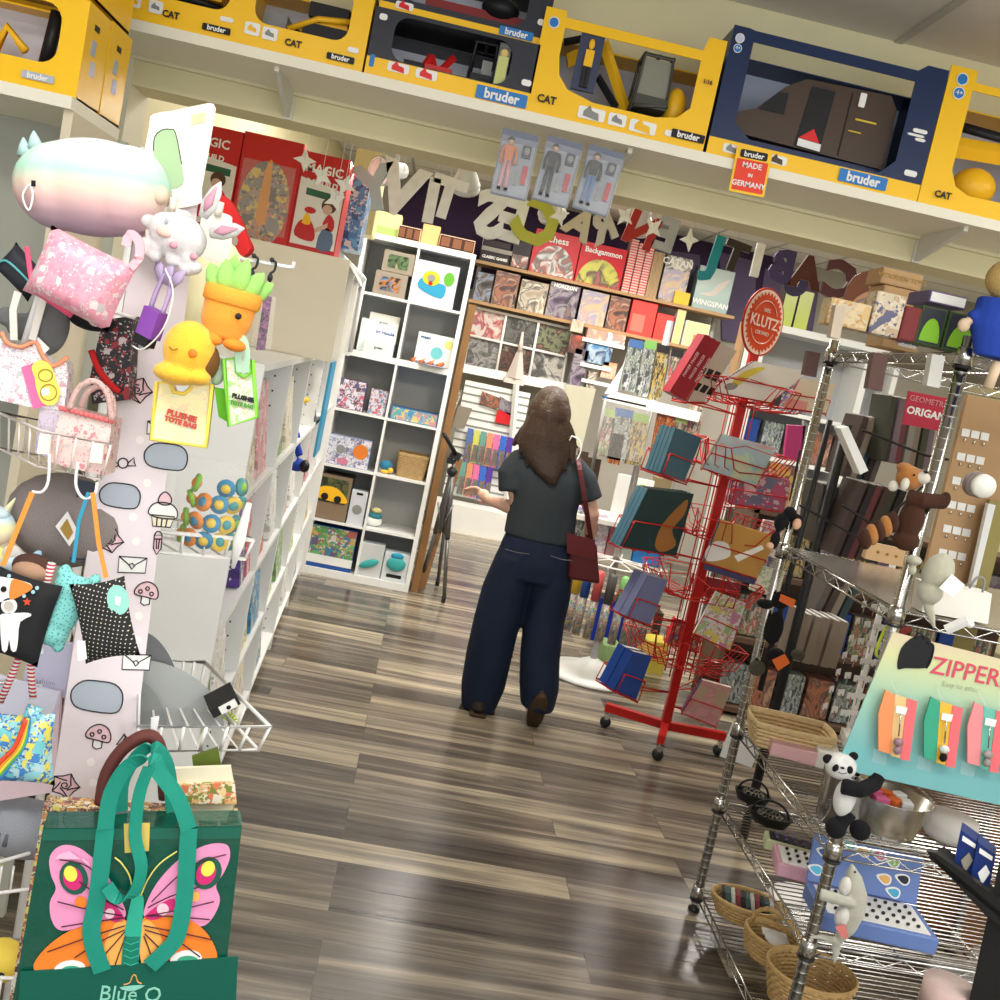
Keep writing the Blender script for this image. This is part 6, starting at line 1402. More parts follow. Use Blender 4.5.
# polo shirt
b=MB()
b.loft([(G(548,450),.060,.055),(G(548,456),.09,.07),(G(547,463),.165,.09),(G(546,476),.178,.105),(G(545,492),.172,.112),(G(543,508),.165,.115),(G(541,524),.167,.118),(G(539,539),.172,.122)],SHIRT,30)
for(a,c,e,r) in((G(520,463),G(511,474),G(512,491,-.01),.066),(G(572,466),G(585,480),G(591,500),.058)):
    b.tube([a,a.lerp(c,.6),c,e],r,SHIRT,14); b.ell(a,r,SHIRT)
wbuild(b,'polo_shirt',t,remesh=.008,smooth=6)
b=MB(); b.tube([G(548,448)+Vector((math.cos(a)*.066,math.sin(a)*.058,.01*math.sin(a))) for a in[2*PI*i/20 for i in range(20)]],.014,mat('shirt_collar',(.022,.028,.036),.85),8,True); wbuild(b,'collar',t)
# jeans
b=MB()
b.loft([(G(540,531),.150,.108),(G(538,545),.172,.125),(G(535,562),.19,.135),(G(532,578),.19,.13)],JEAN,26)
b.loft([(G(516,556),.095,.115),(G(505,590),.112,.12),(G(497,620),.112,.12),(G(489,655,.02),.112,.125),(G(483,685,.04),.108,.13),(G(478,706,.05),.085,.13)],JEAN,22)
b.loft([(G(552,560),.095,.115),(G(549,590),.108,.12),(G(544,620),.10,.12),(G(540,655,-.01),.098,.125),(G(539,685,-.03),.098,.13),(G(537,706,-.04),.082,.12)],JEAN,22)
wbuild(b,'jeans',t,remesh=.009,smooth=5)
b=MB()
for(x0,x1,y0,y1) in((505,529,549,554),(551,573,556,561)):
    c=G((x0+x1)/2,(y0+y1)/2,-.0); b.tube([G(x0,y0,-.128),G((x0+x1)/2,(y0+y1)/2+1,-.134),G(x1,y1,-.126)],.0022,mat('jean_stitch',(.12,.12,.13),.7),5)
wbuild(b,'pocket_stitching',t)
SHOE=mat('shoe_dark',(.02,.016,.013),.6); SOLE=mat('shoe_sole',(.05,.028,.014),.7)
f=fl(478,707,.03); 
b=MB(); b.ell(f+Vector((0,.04,.012)),(.042,.12,.040),SHOE); b.box(f+Vector((0,.04,-.02)),(.078,.23,.018),SOLE,None,.006); wbuild(b,'shoe',t)
g=G(537,707,-.10); g.z=.10
b=MB(); b.push(Matrix.Translation(g)@Matrix.Rotation(R(-62),4,'X')); b.ell((0,0,.0),(.042,.12,.038),SHOE); b.loft([((0,0,-.045),.038,.11),((0,0,-.025),.043,.125)],SOLE,20); b.pop(); wbuild(b,'shoe',t)
# shoulder bag
MAR=mat('maroon_leather',(.075,.008,.010),.45)
bt=thing('shoulder_bag','dark maroon shoulder bag hanging at the right hip of the walking person','bag',G(579,560))
b=MB(); q=[G(568,534),G(594,541),G(597,580),G(566,575)]; n_=Vector((0,-1,0)); b.flat([p+n_*.10 for p in q],n_,.10,MAR); wbuild(b,'bag_body',bt,bevel=.012)
b=MB(); b.flat([G(567,533,-.104),G(595,540,-.104),G(596,560,-.104),G(567,553,-.104)],n_,.004,mat('maroon_flap',(.095,.010,.012),.4)); wbuild(b,'flap',bt)
b=MB(); ribbon(b,smooth_pts([G(578,458,-.03),G(580,470,-.10),G(585,500,-.125),G(591,540,-.08)]),.022,MAR,(1,0,0),.003); ribbon(b,smooth_pts([G(578,458,-.03),G(582,470,.08),G(587,500,.10),G(588,540,.0)]),.022,MAR,(1,0,0),.003); wbuild(b,'strap',bt)
b=MB(); b.tube([G(566,446,-.08)]+[G(*q,-.09) for q in sm2([(572,436),(579,440),(581,450),(577,460)],4,False)],.0035,PAPER,6); wsolo(b,'white_lanyard','white lanyard loop showing at the right shoulder of the person','lanyard',G(572,440,-.08))
# ------------------------------------------------ games wall at the back
GY=10.4
WD=mat('shelf_wood',(.42,.26,.13),.5,var=.15,vscale=12)
def gx(px,py,Y=GY):return at(px,py,Y)
zA,zB=gx(600,286.5).z,gx(600,327).z
def board(lab,x0,x1,y0,y1,z,m=WD,th=.03,name='wall_shelf'):
    b=MB(); b.span(x0,x1,y0,y1,-th,0,m); b.v=[(v[0],v[1],v[2]+z) for v in b.v]; return wsolo(b,name,lab,'shelf',((x0+x1)/2,y0,z))
xa0,xa1=gx(476,262).x,gx(735,315).x
board('upper wooden shelf of board games on the back wall',xa0,xa1,GY,GY+.35,zA)
board('lower wooden shelf of board games on the back wall',xa0,xa1-.1,GY,GY+.35,zB)
for i,x in enumerate((xa0+.05,1.2,xa1-.1)):b=MB(); b.span(x-.02,x+.02,GY+.35,GY+.39,0,2.9,mat('rail_metal',(.45,.44,.42),.4,.5)); wsolo(b,'wall_rail','metal rail carrying the game shelves, %s one'%('left','middle','right')[i],'rail',(x,GY+.35,0))
def game(px0,px1,z,h,front,side,lab,dep=.2,parts=None,Y=GY+.05,cat='board game',name='board_game'):
    return pack(name,lab,cat,px0,px1,None,h,dep,front,side,Y=Y,parts=parts,z=z)
RD=mat('game_red',(.60,.02,.03),.35); DK=mat('game_dark',(.03,.025,.03),.4)
def cols(n,*c):return paintmat(n,list(c),7)
P1=cols('g_dusk',(.02,.02,.03),(.12,.08,.06),(.25,.3,.4),(.05,.05,.08),(.3,.15,.06))
P2=cols('g_tan',(.35,.28,.2),(.5,.45,.38),(.1,.08,.06),(.7,.68,.6),(.38,.3,.2))
P3=cols('g_violet',(.04,.03,.05),(.15,.1,.18),(.3,.28,.3),(.05,.04,.08),(.2,.12,.1))
P4=cols('g_sand',(.55,.42,.25),(.5,.35,.3),(.3,.3,.45),(.6,.48,.3),(.45,.35,.25))
P5=cols('g_ember',(.05,.03,.03),(.4,.15,.08),(.1,.05,.05),(.5,.3,.2),(.04,.03,.03))
P6=cols('g_chess',(.6,.6,.6),(.1,.08,.08),(.35,.1,.08),(.7,.7,.68),(.2,.2,.2))
W=lambda txt,s,zf=.82,m=None:('printed_word',lambda b,w,h:b.text(txt,s,m or PAPER,(w*.5,-.006,h*zf),.002,bold=.002))
arc=lambda m,f=.62:('printed_picture',lambda b,w,h:b.plate([[(w*.5+w*.47*math.cos(PI*i/16),.01+h*f*math.sin(PI*i/16)) for i in range(17)]],.001,m,-.004))
sq=lambda m,a=.08,c=.08,d=.92,e=.75:('printed_picture',lambda b,w,h:b.plate([[(w*a,h*c),(w*d,h*c),(w*d,h*e),(w*a,h*e)]],.001,m,-.004))
game(479,508,zA,.10,DK,DK,'dark flat game box lettered CLASSIC GAMES, bottom of the stack at the left end',parts=[W('CLASSIC GAMES',.035,.5)])
game(481,512,zA+.103,.05,mat('game_grey',(.35,.33,.3),.5),DK,'grey and black flat game box, middle of the stack at the left end')
game(483,510,zA+.156,.06,DK,DK,'black flat game box, top of the stack at the left end')
game(509,527,zA,.26,DK,DK,'tall black game box with mixed pictures left of the Chess box',parts=[sq(P6,.08,.05,.92,.5)])
game(528,573,zA,.42,RD,RD,'red Chess game box on the upper shelf',parts=[W('Chess',.09),arc(P6,.68)])
game(574,619,zA,.40,RD,RD,'red Backgammon game box on the upper shelf, right of the Chess box',parts=[W('Backgammon',.07),arc(cols('g_lime',(.6,.55,.08),(.5,.5,.08),(.1,.06,.04),(.35,.1,.1)),.62)])
ST2=stripemat('red_white_stripes',(.70,.10,.09),(.75,.60,.56),12,'Z')
for i in range(3):game(621+i*8,628+i*8,zA,.52-.02*i,ST2,ST2,'narrow red and pale striped game box, %s of three standing upright'%('left','middle','right')[i])
for i in range(3):game(645+i*4.5,649+i*4.5,zA,.45,WD,mat('game_cream',(.62,.55,.38),.5),'thin tan upright game box, %s of three'%('left','middle','right')[i])
game(655,683,zA,.45,P2,DK,'tall sandy game box left of the yellow one on the upper shelf',parts=[W('CATAN',.09,.86),sq(P4,.08,.05,.92,.7)])
game(673,688,zA,.12,mat('game_yellow',(.70,.48,.04),.4),YD,'small yellow game box lying before the sandy one',Y=GY+.0,dep=.05)
game(691,726,zA,.42,gradmat('g_teal',[(0,(.30,.42,.42)),(.5,(.42,.55,.52)),(1,(.38,.45,.42))],2,0,.42,.4),mat('game_teal',(.2,.3,.3),.5),'pale teal Wingspan game box at the right end of the upper shelf',parts=[W('WINGSPAN',.07,.16),('printed_bird',lambda b,w,h:b.plate([sm2([(w*.15,h*.35),(w*.45,h*.45),(w*.6,h*.65),(w*.9,h*.8),(w*.7,h*.5),(w*.5,h*.35)],3)],.001,mat('bird_pale',(.65,.6,.55),.5),-.004))])
for a,c,h,pm,s_,lab in((472,489,.28,P1,DK,'dark game box with a pale blue glow, leftmost on the lower shelf'),(490,514,.33,P5,DK,'dark game box with a brown figure, second on the lower shelf'),(516,543,.30,P2,WD,'tan game box with a black and white mountain on the lower shelf'),
    (544,574,.34,P3,DK,'dark violet Horizon game box with a grey band of lettering on the lower shelf'),(576,603,.33,P4,DK,'sandy desert game box on the lower shelf'),(604,624,.33,P5,DK,'narrow dark red game box on the lower shelf')):
    game(a,c,zB,h,pm,s_,lab,parts=[W('HORIZON',.05,.9)] if a==544 else None)
game(626,651,zB,.34,mat('game_coral',(.78,.07,.06),.3),RD,'bright coral red game box on the lower shelf, larger one',parts=[sq(mat('coral_light',(.85,.18,.14),.4),.1,.1,.6,.6)])
game(652,669,zB,.26,mat('game_coral',(.78,.07,.06),.3),RD,'bright coral red game box on the lower shelf, smaller one')
game(671,679,zB,.34,mat('game_butter',(.78,.62,.28),.4),PAPER,'narrow butter yellow game box on the lower shelf')
game(681,705,zB,.25,mat('game_butter2',(.80,.68,.38),.4),PAPER,'butter yellow game box with an orange picture on the lower shelf',parts=[sq(mat('print_orange',(.7,.25,.1),.5),.4,.15,.75,.5)])
# purple arch panel and lilac wall panels
AP=Plane((0,YB-.04,0),0)
b=MB(); pxpoly(b,AP,sm2([(380,240),(400,195),(440,188),(520,196),(560,216),(600,228),(635,243),(645,262),(640,300),(480,290),(380,270)],3),0,PURPLE,.02); wsolo(b,'purple_banner','dark purple arched banner on the back wall above the games','banner',AP.pt(500,240))
for i,(pts,m_) in enumerate((([(652,248),(700,255),(700,300),(655,290)],LILAC),([(720,252),(757,262),(752,345),(722,340)],LILAC),([(765,268),(820,282),(812,335),(758,320)],LILAC))):
    b=MB(); pxpoly(b,AP,pts,.001,m_,.02); wsolo(b,'lilac_banner','greyish purple wall banner behind the hanging letters, %s of three'%('left','middle','right')[i],'banner',AP.pt(*pts[0]))
# white grid frame with dark photographs
FP=Plane((0,GY+.1,0),0)
t=thing('grid_frame','white grid display with six dark pictures under the game shelves','display rack',FP.pt(475,380))
gr=[[FP.pt(474+32.5*c_+(-5.2*r_),307+7.3*c_+28*r_+(2 if r_==2 else 0)) for c_ in range(4)] for r_ in range(3)]
b=MB()
for r_ in range(3):b.tube(gr[r_],.014,WIREW,6)
for c_ in range(4):b.tube([gr[r_][c_] for r_ in range(3)],.014,WIREW,6)
wbuild(b,'frame',t)
PH=[paintmat('photo%d'%i,cc,8) for i,cc in enumerate(([(.5,.45,.45),(.6,.55,.5),(.4,.05,.06),(.2,.18,.2)],[(.03,.03,.03),(.12,.12,.11),(.02,.02,.02),(.3,.3,.28)],[(.03,.03,.03),(.2,.22,.12),(.02,.02,.02),(.35,.15,.1)],[(.1,.1,.1),(.3,.29,.28),(.05,.05,.05),(.15,.15,.15)],[(.05,.02,.02),(.12,.05,.03),(.02,.01,.01),(.25,.2,.15)],[(.3,.28,.25),(.5,.48,.45),(.12,.12,.11),(.05,.05,.05)]))]
for r_ in range(2):
    for c_ in range(3):
        q=[gr[r_][c_],gr[r_][c_+1],gr[r_+1][c_+1],gr[r_+1][c_]]; b=MB(); b.flat([p+Vector((0,.02,0)) for p in q],FP.n,.01,PH[r_*3+c_]); wbuild(b,'picture',t)
b=MB(); pxpoly(b,FP,[(464,364),(566,383),(563,392),(462,372)],.06,WHITE,.25); wbuild(b,'ledge',t)
b=MB(); b.tube([FP.pt(522,332,.1),FP.pt(519,352,.1)],.012,mat('tower_pink',(.66,.58,.55),.6),6,r_end=.03); b.tube([FP.pt(519,352,.1),FP.pt(514,378,.1)],.03,mat('tower_pink',(.66,.58,.55),.6),4,r_end=.09); b.box(FP.pt(513,381,.1),(.2,.12,.05),mat('tower_pink',(.66,.58,.55),.6)); wsolo(b,'toy_tower','pale pink slender toy tower standing before the grid of pictures','toy',FP.pt(513,383,.1))
# stack of small shelves right of the grid
for px0,px1,py,h,m_,lab in((566,580,392,.44,P3,'dark patterned box column under the red box stack'),(567,582,352,.18,cols('g_redblk',(.4,.08,.05),(.05,.03,.03),(.5,.2,.12)),'small red and black box above the dark column'),(583,609,361,.2,cols('g_bluebusy',(.05,.2,.4),(.4,.5,.6),(.02,.05,.15),(.2,.35,.5)),'blue action toy box on a small white shelf'),
    (584,592,395,.24,P2,'narrow brown box left of the orange one'),(600,614,377,.16,cols('g_orange',(.7,.25,.1),(.8,.5,.4),(.6,.12,.05)),'white and orange small box on the small shelves'),(570,582,331,.12,cols('g_small',(.4,.15,.1),(.6,.5,.4),(.1,.08,.1)),'small patterned box right under the lower game shelf'),(586,624,338,.1,cols('g_white',(.7,.65,.6),(.65,.3,.2),(.3,.25,.25),(.75,.72,.7)),'row of pale figures on the white top ledge')):
    game(px0,px1,gx(px0,py,GY-.1).z,h,m_,m_,lab,Y=GY-.1,dep=.12,cat='box',name='small_box')
for i,(a,c_) in enumerate((((583,337),(625,346)),((581,362),(611,368)),((582,378),(618,385)))):
    q,w_=gx(*a,GY-.12),gx(*c_,GY-.12); board('small white ledge %s right of the picture grid'%('uppermost','in the middle','lowest')[i],q.x,w_.x,GY-.12,GY+.1,q.z,WHITE,.035)
b=MB(); pxpoly(b,Plane((0,8.6,0),0),[(566,384),(596,389),(582,448),(556,440)],0,mat('cream_board',(.80,.78,.62),.5),.02); wsolo(b,'cream_board','blank cream board behind the head of the person','board',at(560,440,8.6))
# white slatwall with hanging craft bags
SLP=Plane((0,10.3,0),0)
t=thing('slatwall_fixture','white slatted display wall with craft bags left of the person','display rack',(SLP.pt(458,520).x,10.3,0))
b=MB(); x0,x1=SLP.pt(470,385).x,SLP.pt(520,395).x; zt=SLP.pt(480,383).z
b.span(x0-.05,x1+.1,10.3,10.36,.3,zt,WHITE); wbuild(b,'slat_panel',t)
b=MB()
for k in range(14):z=.4+k*(zt-.45)/13; b.span(x0-.05,x1+.1,10.296,10.30,z-.008,z+.008,GREYP)
wbuild(b,'slat_grooves',t)
b=MB(); b.span(x0-.15,x1+.3,9.95,10.3,0,.26,WHITE); wbuild(b,'base',t)
b=MB(); b.tube([SLP.pt(516,384,.05),SLP.pt(505,516,.05)],.03,WHITE,4); wbuild(b,'post',t)
CB_=[((.10,.18,.45),'blue'),((.60,.60,.15),'yellow green'),((.15,.35,.30),'teal'),((.72,.30,.18),'coral'),((.75,.18,.40),'pink'),((.05,.15,.60),'royal blue'),((.10,.05,.35),'violet')]
for r_ in range(2):
    for i in range(7-2*r_):
        col,cn=CB_[(i+r_*2)%7]; px,py=468+i*6.6-r_*7,428+i*1.5+r_*33; P_=Plane((0,10.24-.004*i,0),0)
        c=P_.pt(px+3,py+17); tt=thing('craft_bag','%s topped craft bag in the %s row of the white slatted wall'%(cn,('upper','lower')[r_]),'craft bag',c,group='craft bags on the slatted wall')
        b=MB(); pxpoly(b,P_,[(px,py),(px+6,py+1.3),(px+1,py+34),(px-5,py+33)],0,mat('bag_'+cn.replace(' ',''),col,.4),.02); wbuild(b,'bag_body',tt)
        b=MB(); pxpoly(b,P_,[(px-1,py+15),(px+4,py+16),(px+1,py+33),(px-4.5,py+32)],.002,printmat('beads',[(.12,.08,.05),(.3,.12,.05),(.15,.2,.1),(.3,.2,.3),(.05,.1,.15)],60),.004); wbuild(b,'bead_window',tt)
for i,(a,c_,m_,lab) in enumerate((((482,403),(500,410),P5,'dark picture card on the slatted wall'),((500,408),(513,416),P3,'dark small card right of the picture card'),((497,422),(511,425),RD,'red pack on the slatted wall above the coloured bags'))):
    b=MB(); (x0_,y0_),(x1_,y1_)=a,c_; pxpoly(b,SLP,[(x0_,y0_-12),(x1_,y1_-12),(x1_-2,y1_),(x0_-2,y0_)],.03,m_,.01); wsolo(b,'card_pack',lab,'card',SLP.pt(*a,.03))
for i,(pts,m_,lab) in enumerate((([(452,390),(462,390),(450,425),(444,424)],P2,'pale patterned packs hanging left of the slatted wall'),([(458,405),(472,408),(464,428),(452,426)],mat('taupe_pack',(.25,.22,.18),.5),'taupe pack beside the slatted wall'))):
    b=MB(); pxpoly(b,SLP,pts,.1,m_,.02); wsolo(b,'hanging_pack',lab,'pack',SLP.pt(*pts[0],.1))
# white/grey cabinets at the right
RP=7.6
t=thing('wall_cabinet','white cabinet with grey inside standing behind the oval red sign','cabinet',(at(778,330,RP).x,RP,0),)
x0,x1,zt=at(765,325,RP).x,at(905,350,RP).x,at(800,329,RP).z
b=MB(); b.span(x0,x1,RP,RP+.4,zt-.05,zt,CS); wbuild(b,'top_panel',t)
b=MB(); b.span(x0,x0+.04,RP,RP+.4,0,zt-.05,CS); b.span(x1-.04,x1,RP,RP+.4,0,zt-.05,CS); wbuild(b,'side_panel',t)
b=MB(); b.span(x0,x1,RP+.38,RP+.4,0,zt-.05,GI); wbuild(b,'back_panel',t)
xm=at(865,380,RP).x; b=MB(); b.span(xm-.03,xm+.02,RP,RP+.38,0,zt-.05,CS); wbuild(b,'divider',t)
for z in(.5,1.0,1.4,1.75):b=MB(); b.span(x0+.04,x1-.04,RP+.01,RP+.38,z-.03,z,CS); wbuild(b,'shelf',t)
for i,(px0,px1,h,m_,s_,lab) in enumerate(((778,791,.30,gradmat('green_tube',[(0,(.5,.6,.1)),(1,(.6,.65,.3))],2,0,.3,.3),DK,'lime green tube pack on the white cabinet, left one'),(792,806,.28,gradmat('green_tube',[(0,(.5,.6,.1)),(1,(.6,.65,.3))],2,0,.3,.3),DK,'lime green tube pack on the white cabinet, right one'))):
    pack('tube_pack',lab,'toy pack',px0,px1,None,h,.15,m_,s_,Y=RP+.05,z=zt)
pack('toy_pack','dark blue and grey toy pack on the cabinet shelf under the green tubes','toy pack',778,805,None,.26,.15,printmat('busy_bluegrey',[(.05,.1,.25),(.25,.25,.28),(.4,.42,.45),(.2,.08,.08),(.05,.05,.06)],26),DK,Y=RP+.05,z=1.75)
pack('toy_pack','cream and tan box behind the left edge of the oval sign','box',735,757,None,.42,.2,mat('game_butter3',(.70,.52,.28),.5),WD,Y=RP+.5,z=1.95)
# ------------------------------------------------ white based spinner with bead tubes
SXY=(1.215,5.86)
t=thing('spinner_stand','silver pole spinner on a round white base, hung with bead tubes','display stand',(*SXY,0))
b=MB(); b.lathe([(.0,.0),(.265,0),(.275,.012),(.25,.03),(.10,.075),(.05,.10),(.03,.11),(0,.11)],(0,0,0),WHITE,40); b.build('base',t)
b=MB(); b.tube([(0,0,.1),(0,0,2.08)],.02,mat('pole_grey',(.45,.45,.45),.3,.7),12); b.build('pole',t)
b=MB()
for z,r_ in((.68,.2),(.70,.05)):b.tube([(math.cos(2*PI*i/20)*r_,math.sin(2*PI*i/20)*r_,z) for i in range(20)],.006,WIREW,5,True)
for i in range(10):a=2*PI*i/10; b.tube([(math.cos(a)*.05,math.sin(a)*.05,.70),(math.cos(a)*.27,math.sin(a)*.27,.68),(math.cos(a)*.27,math.sin(a)*.27,.70)],.005,WIREW,5)
b.build('hook_ring',t)
TUB=[((.70,.50,.05),'yellow'),((.35,.18,.30),'plum'),((.75,.50,.04),'amber'),((.02,.08,.35),'blue'),((.55,.10,.10),'red'),((.08,.08,.08),'black'),((.2,.45,.15),'green')]
BEADS=printmat('bead_mix',[(.15,.12,.1),(.5,.4,.1),(.1,.2,.4),(.4,.1,.1),(.45,.45,.4),(.1,.3,.15),(.3,.15,.35)],70)
for i in range(12):
    a=R(175+i*17); r_=.24; col,cn=TUB[i%7]; m_=mat('cap_'+cn,col,.4)
    tt=thing('bead_tube','%s capped clear tube of beads, %s from the left around the spinner'%(cn,('first','second','third','fourth','fifth','sixth','seventh','eighth','ninth','tenth','eleventh','last')[i]),'bead tube',(SXY[0]+math.cos(a)*r_,SXY[1]+math.sin(a)*r_,.27),a,group='bead tubes on the spinner')
    b=MB(); b.lathe([(0,0),(.024,0),(.024,.22),(0,.22)],(0,0,0),BEADS,12); b.build('beads',tt)
    b=MB(); b.lathe([(.026,.22),(.026,.375),(.01,.39),(0,.39)],(0,0,0),m_,12); b.build('cap',tt)
# upper tiers: header boards with packs
def hangpack(P,px,py,w,h,m_,lab,hd=None,cat='toy pack',off=.0,skew=-.18):
    c=P.pt(px,py,off); tt=thing('hanging_pack',lab,cat,c)
    q=lambda x,y:(px+x+y*skew,py+y+x*.2)
    b=MB(); pxpoly(b,P,[q(-w,-h),q(w,-h),q(w,h),q(-w,h)],off,m_,.025); wbuild(b,'pack_body',tt)
    if hd:b=MB(); pxpoly(b,P,[q(-w,-h-3),q(w,-h-3),q(w,-h+5),q(-w,-h+5)],off+.002,hd,.004); wbuild(b,'header',tt)
    return tt
UP=Plane((0,5.7,0),0)
GP_=printmat('pack_grey',[(.12,.14,.16),(.3,.33,.35),(.05,.06,.07),(.2,.25,.2),(.45,.48,.5)],38,.3,(1.4,1.4,.45)); GP2=printmat('pack_ochre',[(.15,.12,.04),(.4,.3,.08),(.05,.04,.02),(.3,.3,.25)],38,.3,(1.4,1.4,.45))
OPK=printmat('pack_orange',[(.55,.15,.04),(.3,.08,.03),(.6,.3,.1),(.12,.05,.03)],38,.3,(1.4,1.4,.45)); MPK=printmat('pack_mix',[(.1,.15,.1),(.4,.12,.1),(.45,.4,.35),(.08,.08,.1),(.2,.3,.1)],38,.3,(1.4,1.4,.45))
for i,(x,y,w,h,m_,hd,lab) in enumerate(((632,367,7,24,GP_,mat('hd_blue',(.05,.12,.3),.4),'grey figure pack with blue header, upper tier, leftmost'),(646,370,6,26,GP_,mat('hd_green',(.15,.35,.1),.4),'grey figure pack with green header, upper tier'),(659,374,6,26,GP2,DARK,'ochre figure pack, upper tier'),(674,372,6,20,MPK,DARK,'mixed figure pack at the right of the upper tier'),
    (606,434,6,22,MPK,mat('hd_lime',(.35,.5,.2),.4),'green and grey toy tube, middle tier, leftmost'),(620,436,9,24,GP_,mat('hd_royal',(.03,.12,.4),.4),'toy tube with a royal blue header, middle tier'),(616,449,6,15,OPK,None,'orange toy tube low in the middle tier'),(637,441,8,24,GP2,mat('hd_leaf',(.25,.45,.1),.4),'brown and green toy tube, middle tier'),(662,442,9,27,OPK,None,'red brown toy tube right of the silver pole'),(678,440,6,22,MPK,mat('hd_lime',(.35,.5,.2),.4),'green toy tube at the right of the middle tier'),
    (695,425,7,20,MPK,None,'multicoloured pack behind the red rack post'),(580,478,5,26,mat('brown_pack',(.06,.04,.03),.5),None,'dark brown slim box left of the silver pole'),(591,483,7,24,mat('brown_pack',(.06,.04,.03),.5),None,'dark brown box behind the right arm of the person'))):
    hangpack(UP,x,y,w,h,m_,lab,hd,off=-.03 if i>9 else 0)
for pts,m_,lab in(([(616,392),(700,412),(697,422),(604,400)],WHITE,'white header ledge between the two tiers of toy tubes'),([(604,396),(645,405),(645,407),(604,398)],mat('hd_royal',(.03,.12,.4),.4),'thin blue strip along the white header ledge')):
    b=MB(); pxpoly(b,UP,pts,.03,m_,.1); wsolo(b,'header_sign',lab,'ledge',UP.pt(*pts[0]))
b=MB(); pxpoly(b,UP,[(625,365),(632,340),(618,395),(606,394)],-.05,mat('white_card2',(.7,.74,.76),.4),.01); wsolo(b,'white_board','white angled board left of the upper tier of packs','board',UP.pt(610,394))
t=thing('acrylic_case','clear acrylic side panel with a blue edge around the toy tubes','display case',UP.pt(598,480))
b=MB(); pxpoly(b,UP,[(604,398),(650,408),(640,462),(592,452)],.06,CLEAR,.004); wbuild(b,'panel',t)
b=MB(); b.tube([UP.pt(604,398,.06),UP.pt(590,470,.06)],.01,GREYP,5); wbuild(b,'edge_post',t)
# display table with boxes
TY=6.35
p0,p1=at(556,510,TY),at(662,530,TY); tz=at(600,519,TY).z
t=thing('display_table','off-white two level display table behind the spinner pole','table',((p0.x+p1.x)/2,TY+.2,0))
b=MB(); b.span(p0.x,p1.x+.1,TY,TY+.5,tz-.03,tz,mat('table_white',(.74,.72,.68),.4)); wbuild(b,'tabletop',t)
z2=at(600,558,TY).z; b=MB(); b.span(p0.x+.05,p1.x+.1,TY,TY+.5,z2-.025,z2,mat('table_beige',(.50,.46,.38),.5)); wbuild(b,'lower_shelf',t)
for x in(p0.x+.06,p1.x+.06):
    for y in(TY+.03,TY+.45):b=MB(); b.span(x-.02,x+.02,y-.02,y+.02,0,tz-.03,GREYP); wbuild(b,'leg',t)
pack('white_screen','plain white upright panel standing on the display table','panel',609,627,None,.29,.03,WHITE,WHITE,Y=TY+.1,z=tz)
pack('plant_picture','white framed picture of a green plant on the display table','picture',628,645,None,.28,.02,WHITE,WHITE,Y=TY+.2,z=tz,parts=[('printed_plant',lambda b,w,h:(b.tube([(w*.45,-.004,h*.15),(w*.55,-.004,h*.8)],.006,mat('print_teal',(.1,.35,.3),.5),5),b.ell((w*.4,-.004,h*.8),(w*.3,.003,h*.07),mat('hd_leaf',(.25,.45,.1),.4)),b.ell((w*.65,-.004,h*.65),(w*.25,.003,h*.06),BLU)))])
pack('brown_box','olive brown box behind the framed plant picture','box',646,662,None,.3,.1,mat('olive_brown',(.24,.19,.10),.5),mat('olive_brown',(.24,.19,.10),.5),Y=TY+.3,z=tz)
p=at(569,508,TY+.1); b=MB(); b.ell((0,0,.03),(.05,.04,.035),mat('toy_lemon',(.75,.65,.05),.5)); b.ell((.05,0,.02),(.04,.03,.025),mat('toy_lilac',(.25,.2,.4),.5)); solo(b,'small_plush','small yellow and lilac plush on the table edge beside the arm of the person','plush',(max(p.x,p0.x+.05),TY+.1,tz))
for i in range(7):
    m_=(RD,PAPER,CTN)[i%3]; p=at(628+i*5,521+i*.9,TY+.05); b=MB(); b.box((0,0,.015),(.03,.03,.03),m_,(0,0,R(i*30)),.004); solo(b,'small_block','%s small block in the row along the front edge of the display table'%('red','white','dark')[i%3],'block',(p.x,TY+.04,tz),group='small %s blocks on the table edge'%('red','white','dark')[i%3])
for px0,px1,h,m_,lab in((591,603,.24,printmat('pack_pastel',[(.5,.5,.6),(.6,.3,.4),(.3,.3,.5),(.65,.62,.6)],24),'pastel box leftmost on the lower table shelf'),(604,617,.2,mat('box_rose',(.35,.2,.22),.5),'dusky pink box on the lower table shelf'),(618,630,.2,mat('box_sage',(.35,.4,.36),.5),'grey green box on the lower table shelf'),(631,658,.09,BLU,'flat bright blue box on the lower table shelf'),(566,590,.26,GP_,'grey patterned box behind the right arm of the person')):
    pack('shelf_box',lab,'box',px0,px1,None,h,.2,m_,m_,Y=TY+.06,z=z2)
for px0,px1,h,m_,lab in((590,625,.28,mat('bin_blue',(.01,.03,.30),.4),'deep blue bin under the display table'),(627,655,.26,mat('bin_brown',(.06,.05,.04),.5),'dark open bin under the display table'),(600,618,.12,mat('bin_green',(.3,.45,.2),.5),'pale green pack low behind the spinner'),(640,662,.2,mat('bin_yellow',(.65,.55,.08),.5),'yellow pack low behind the spinner')):
    Y_=TY+.12 if h>.22 else TY-.18; pack('floor_bin',lab,'bin',px0,px1,None,h,.2,m_,m_,Y=Y_,z=(.06 if h>.22 else.0))

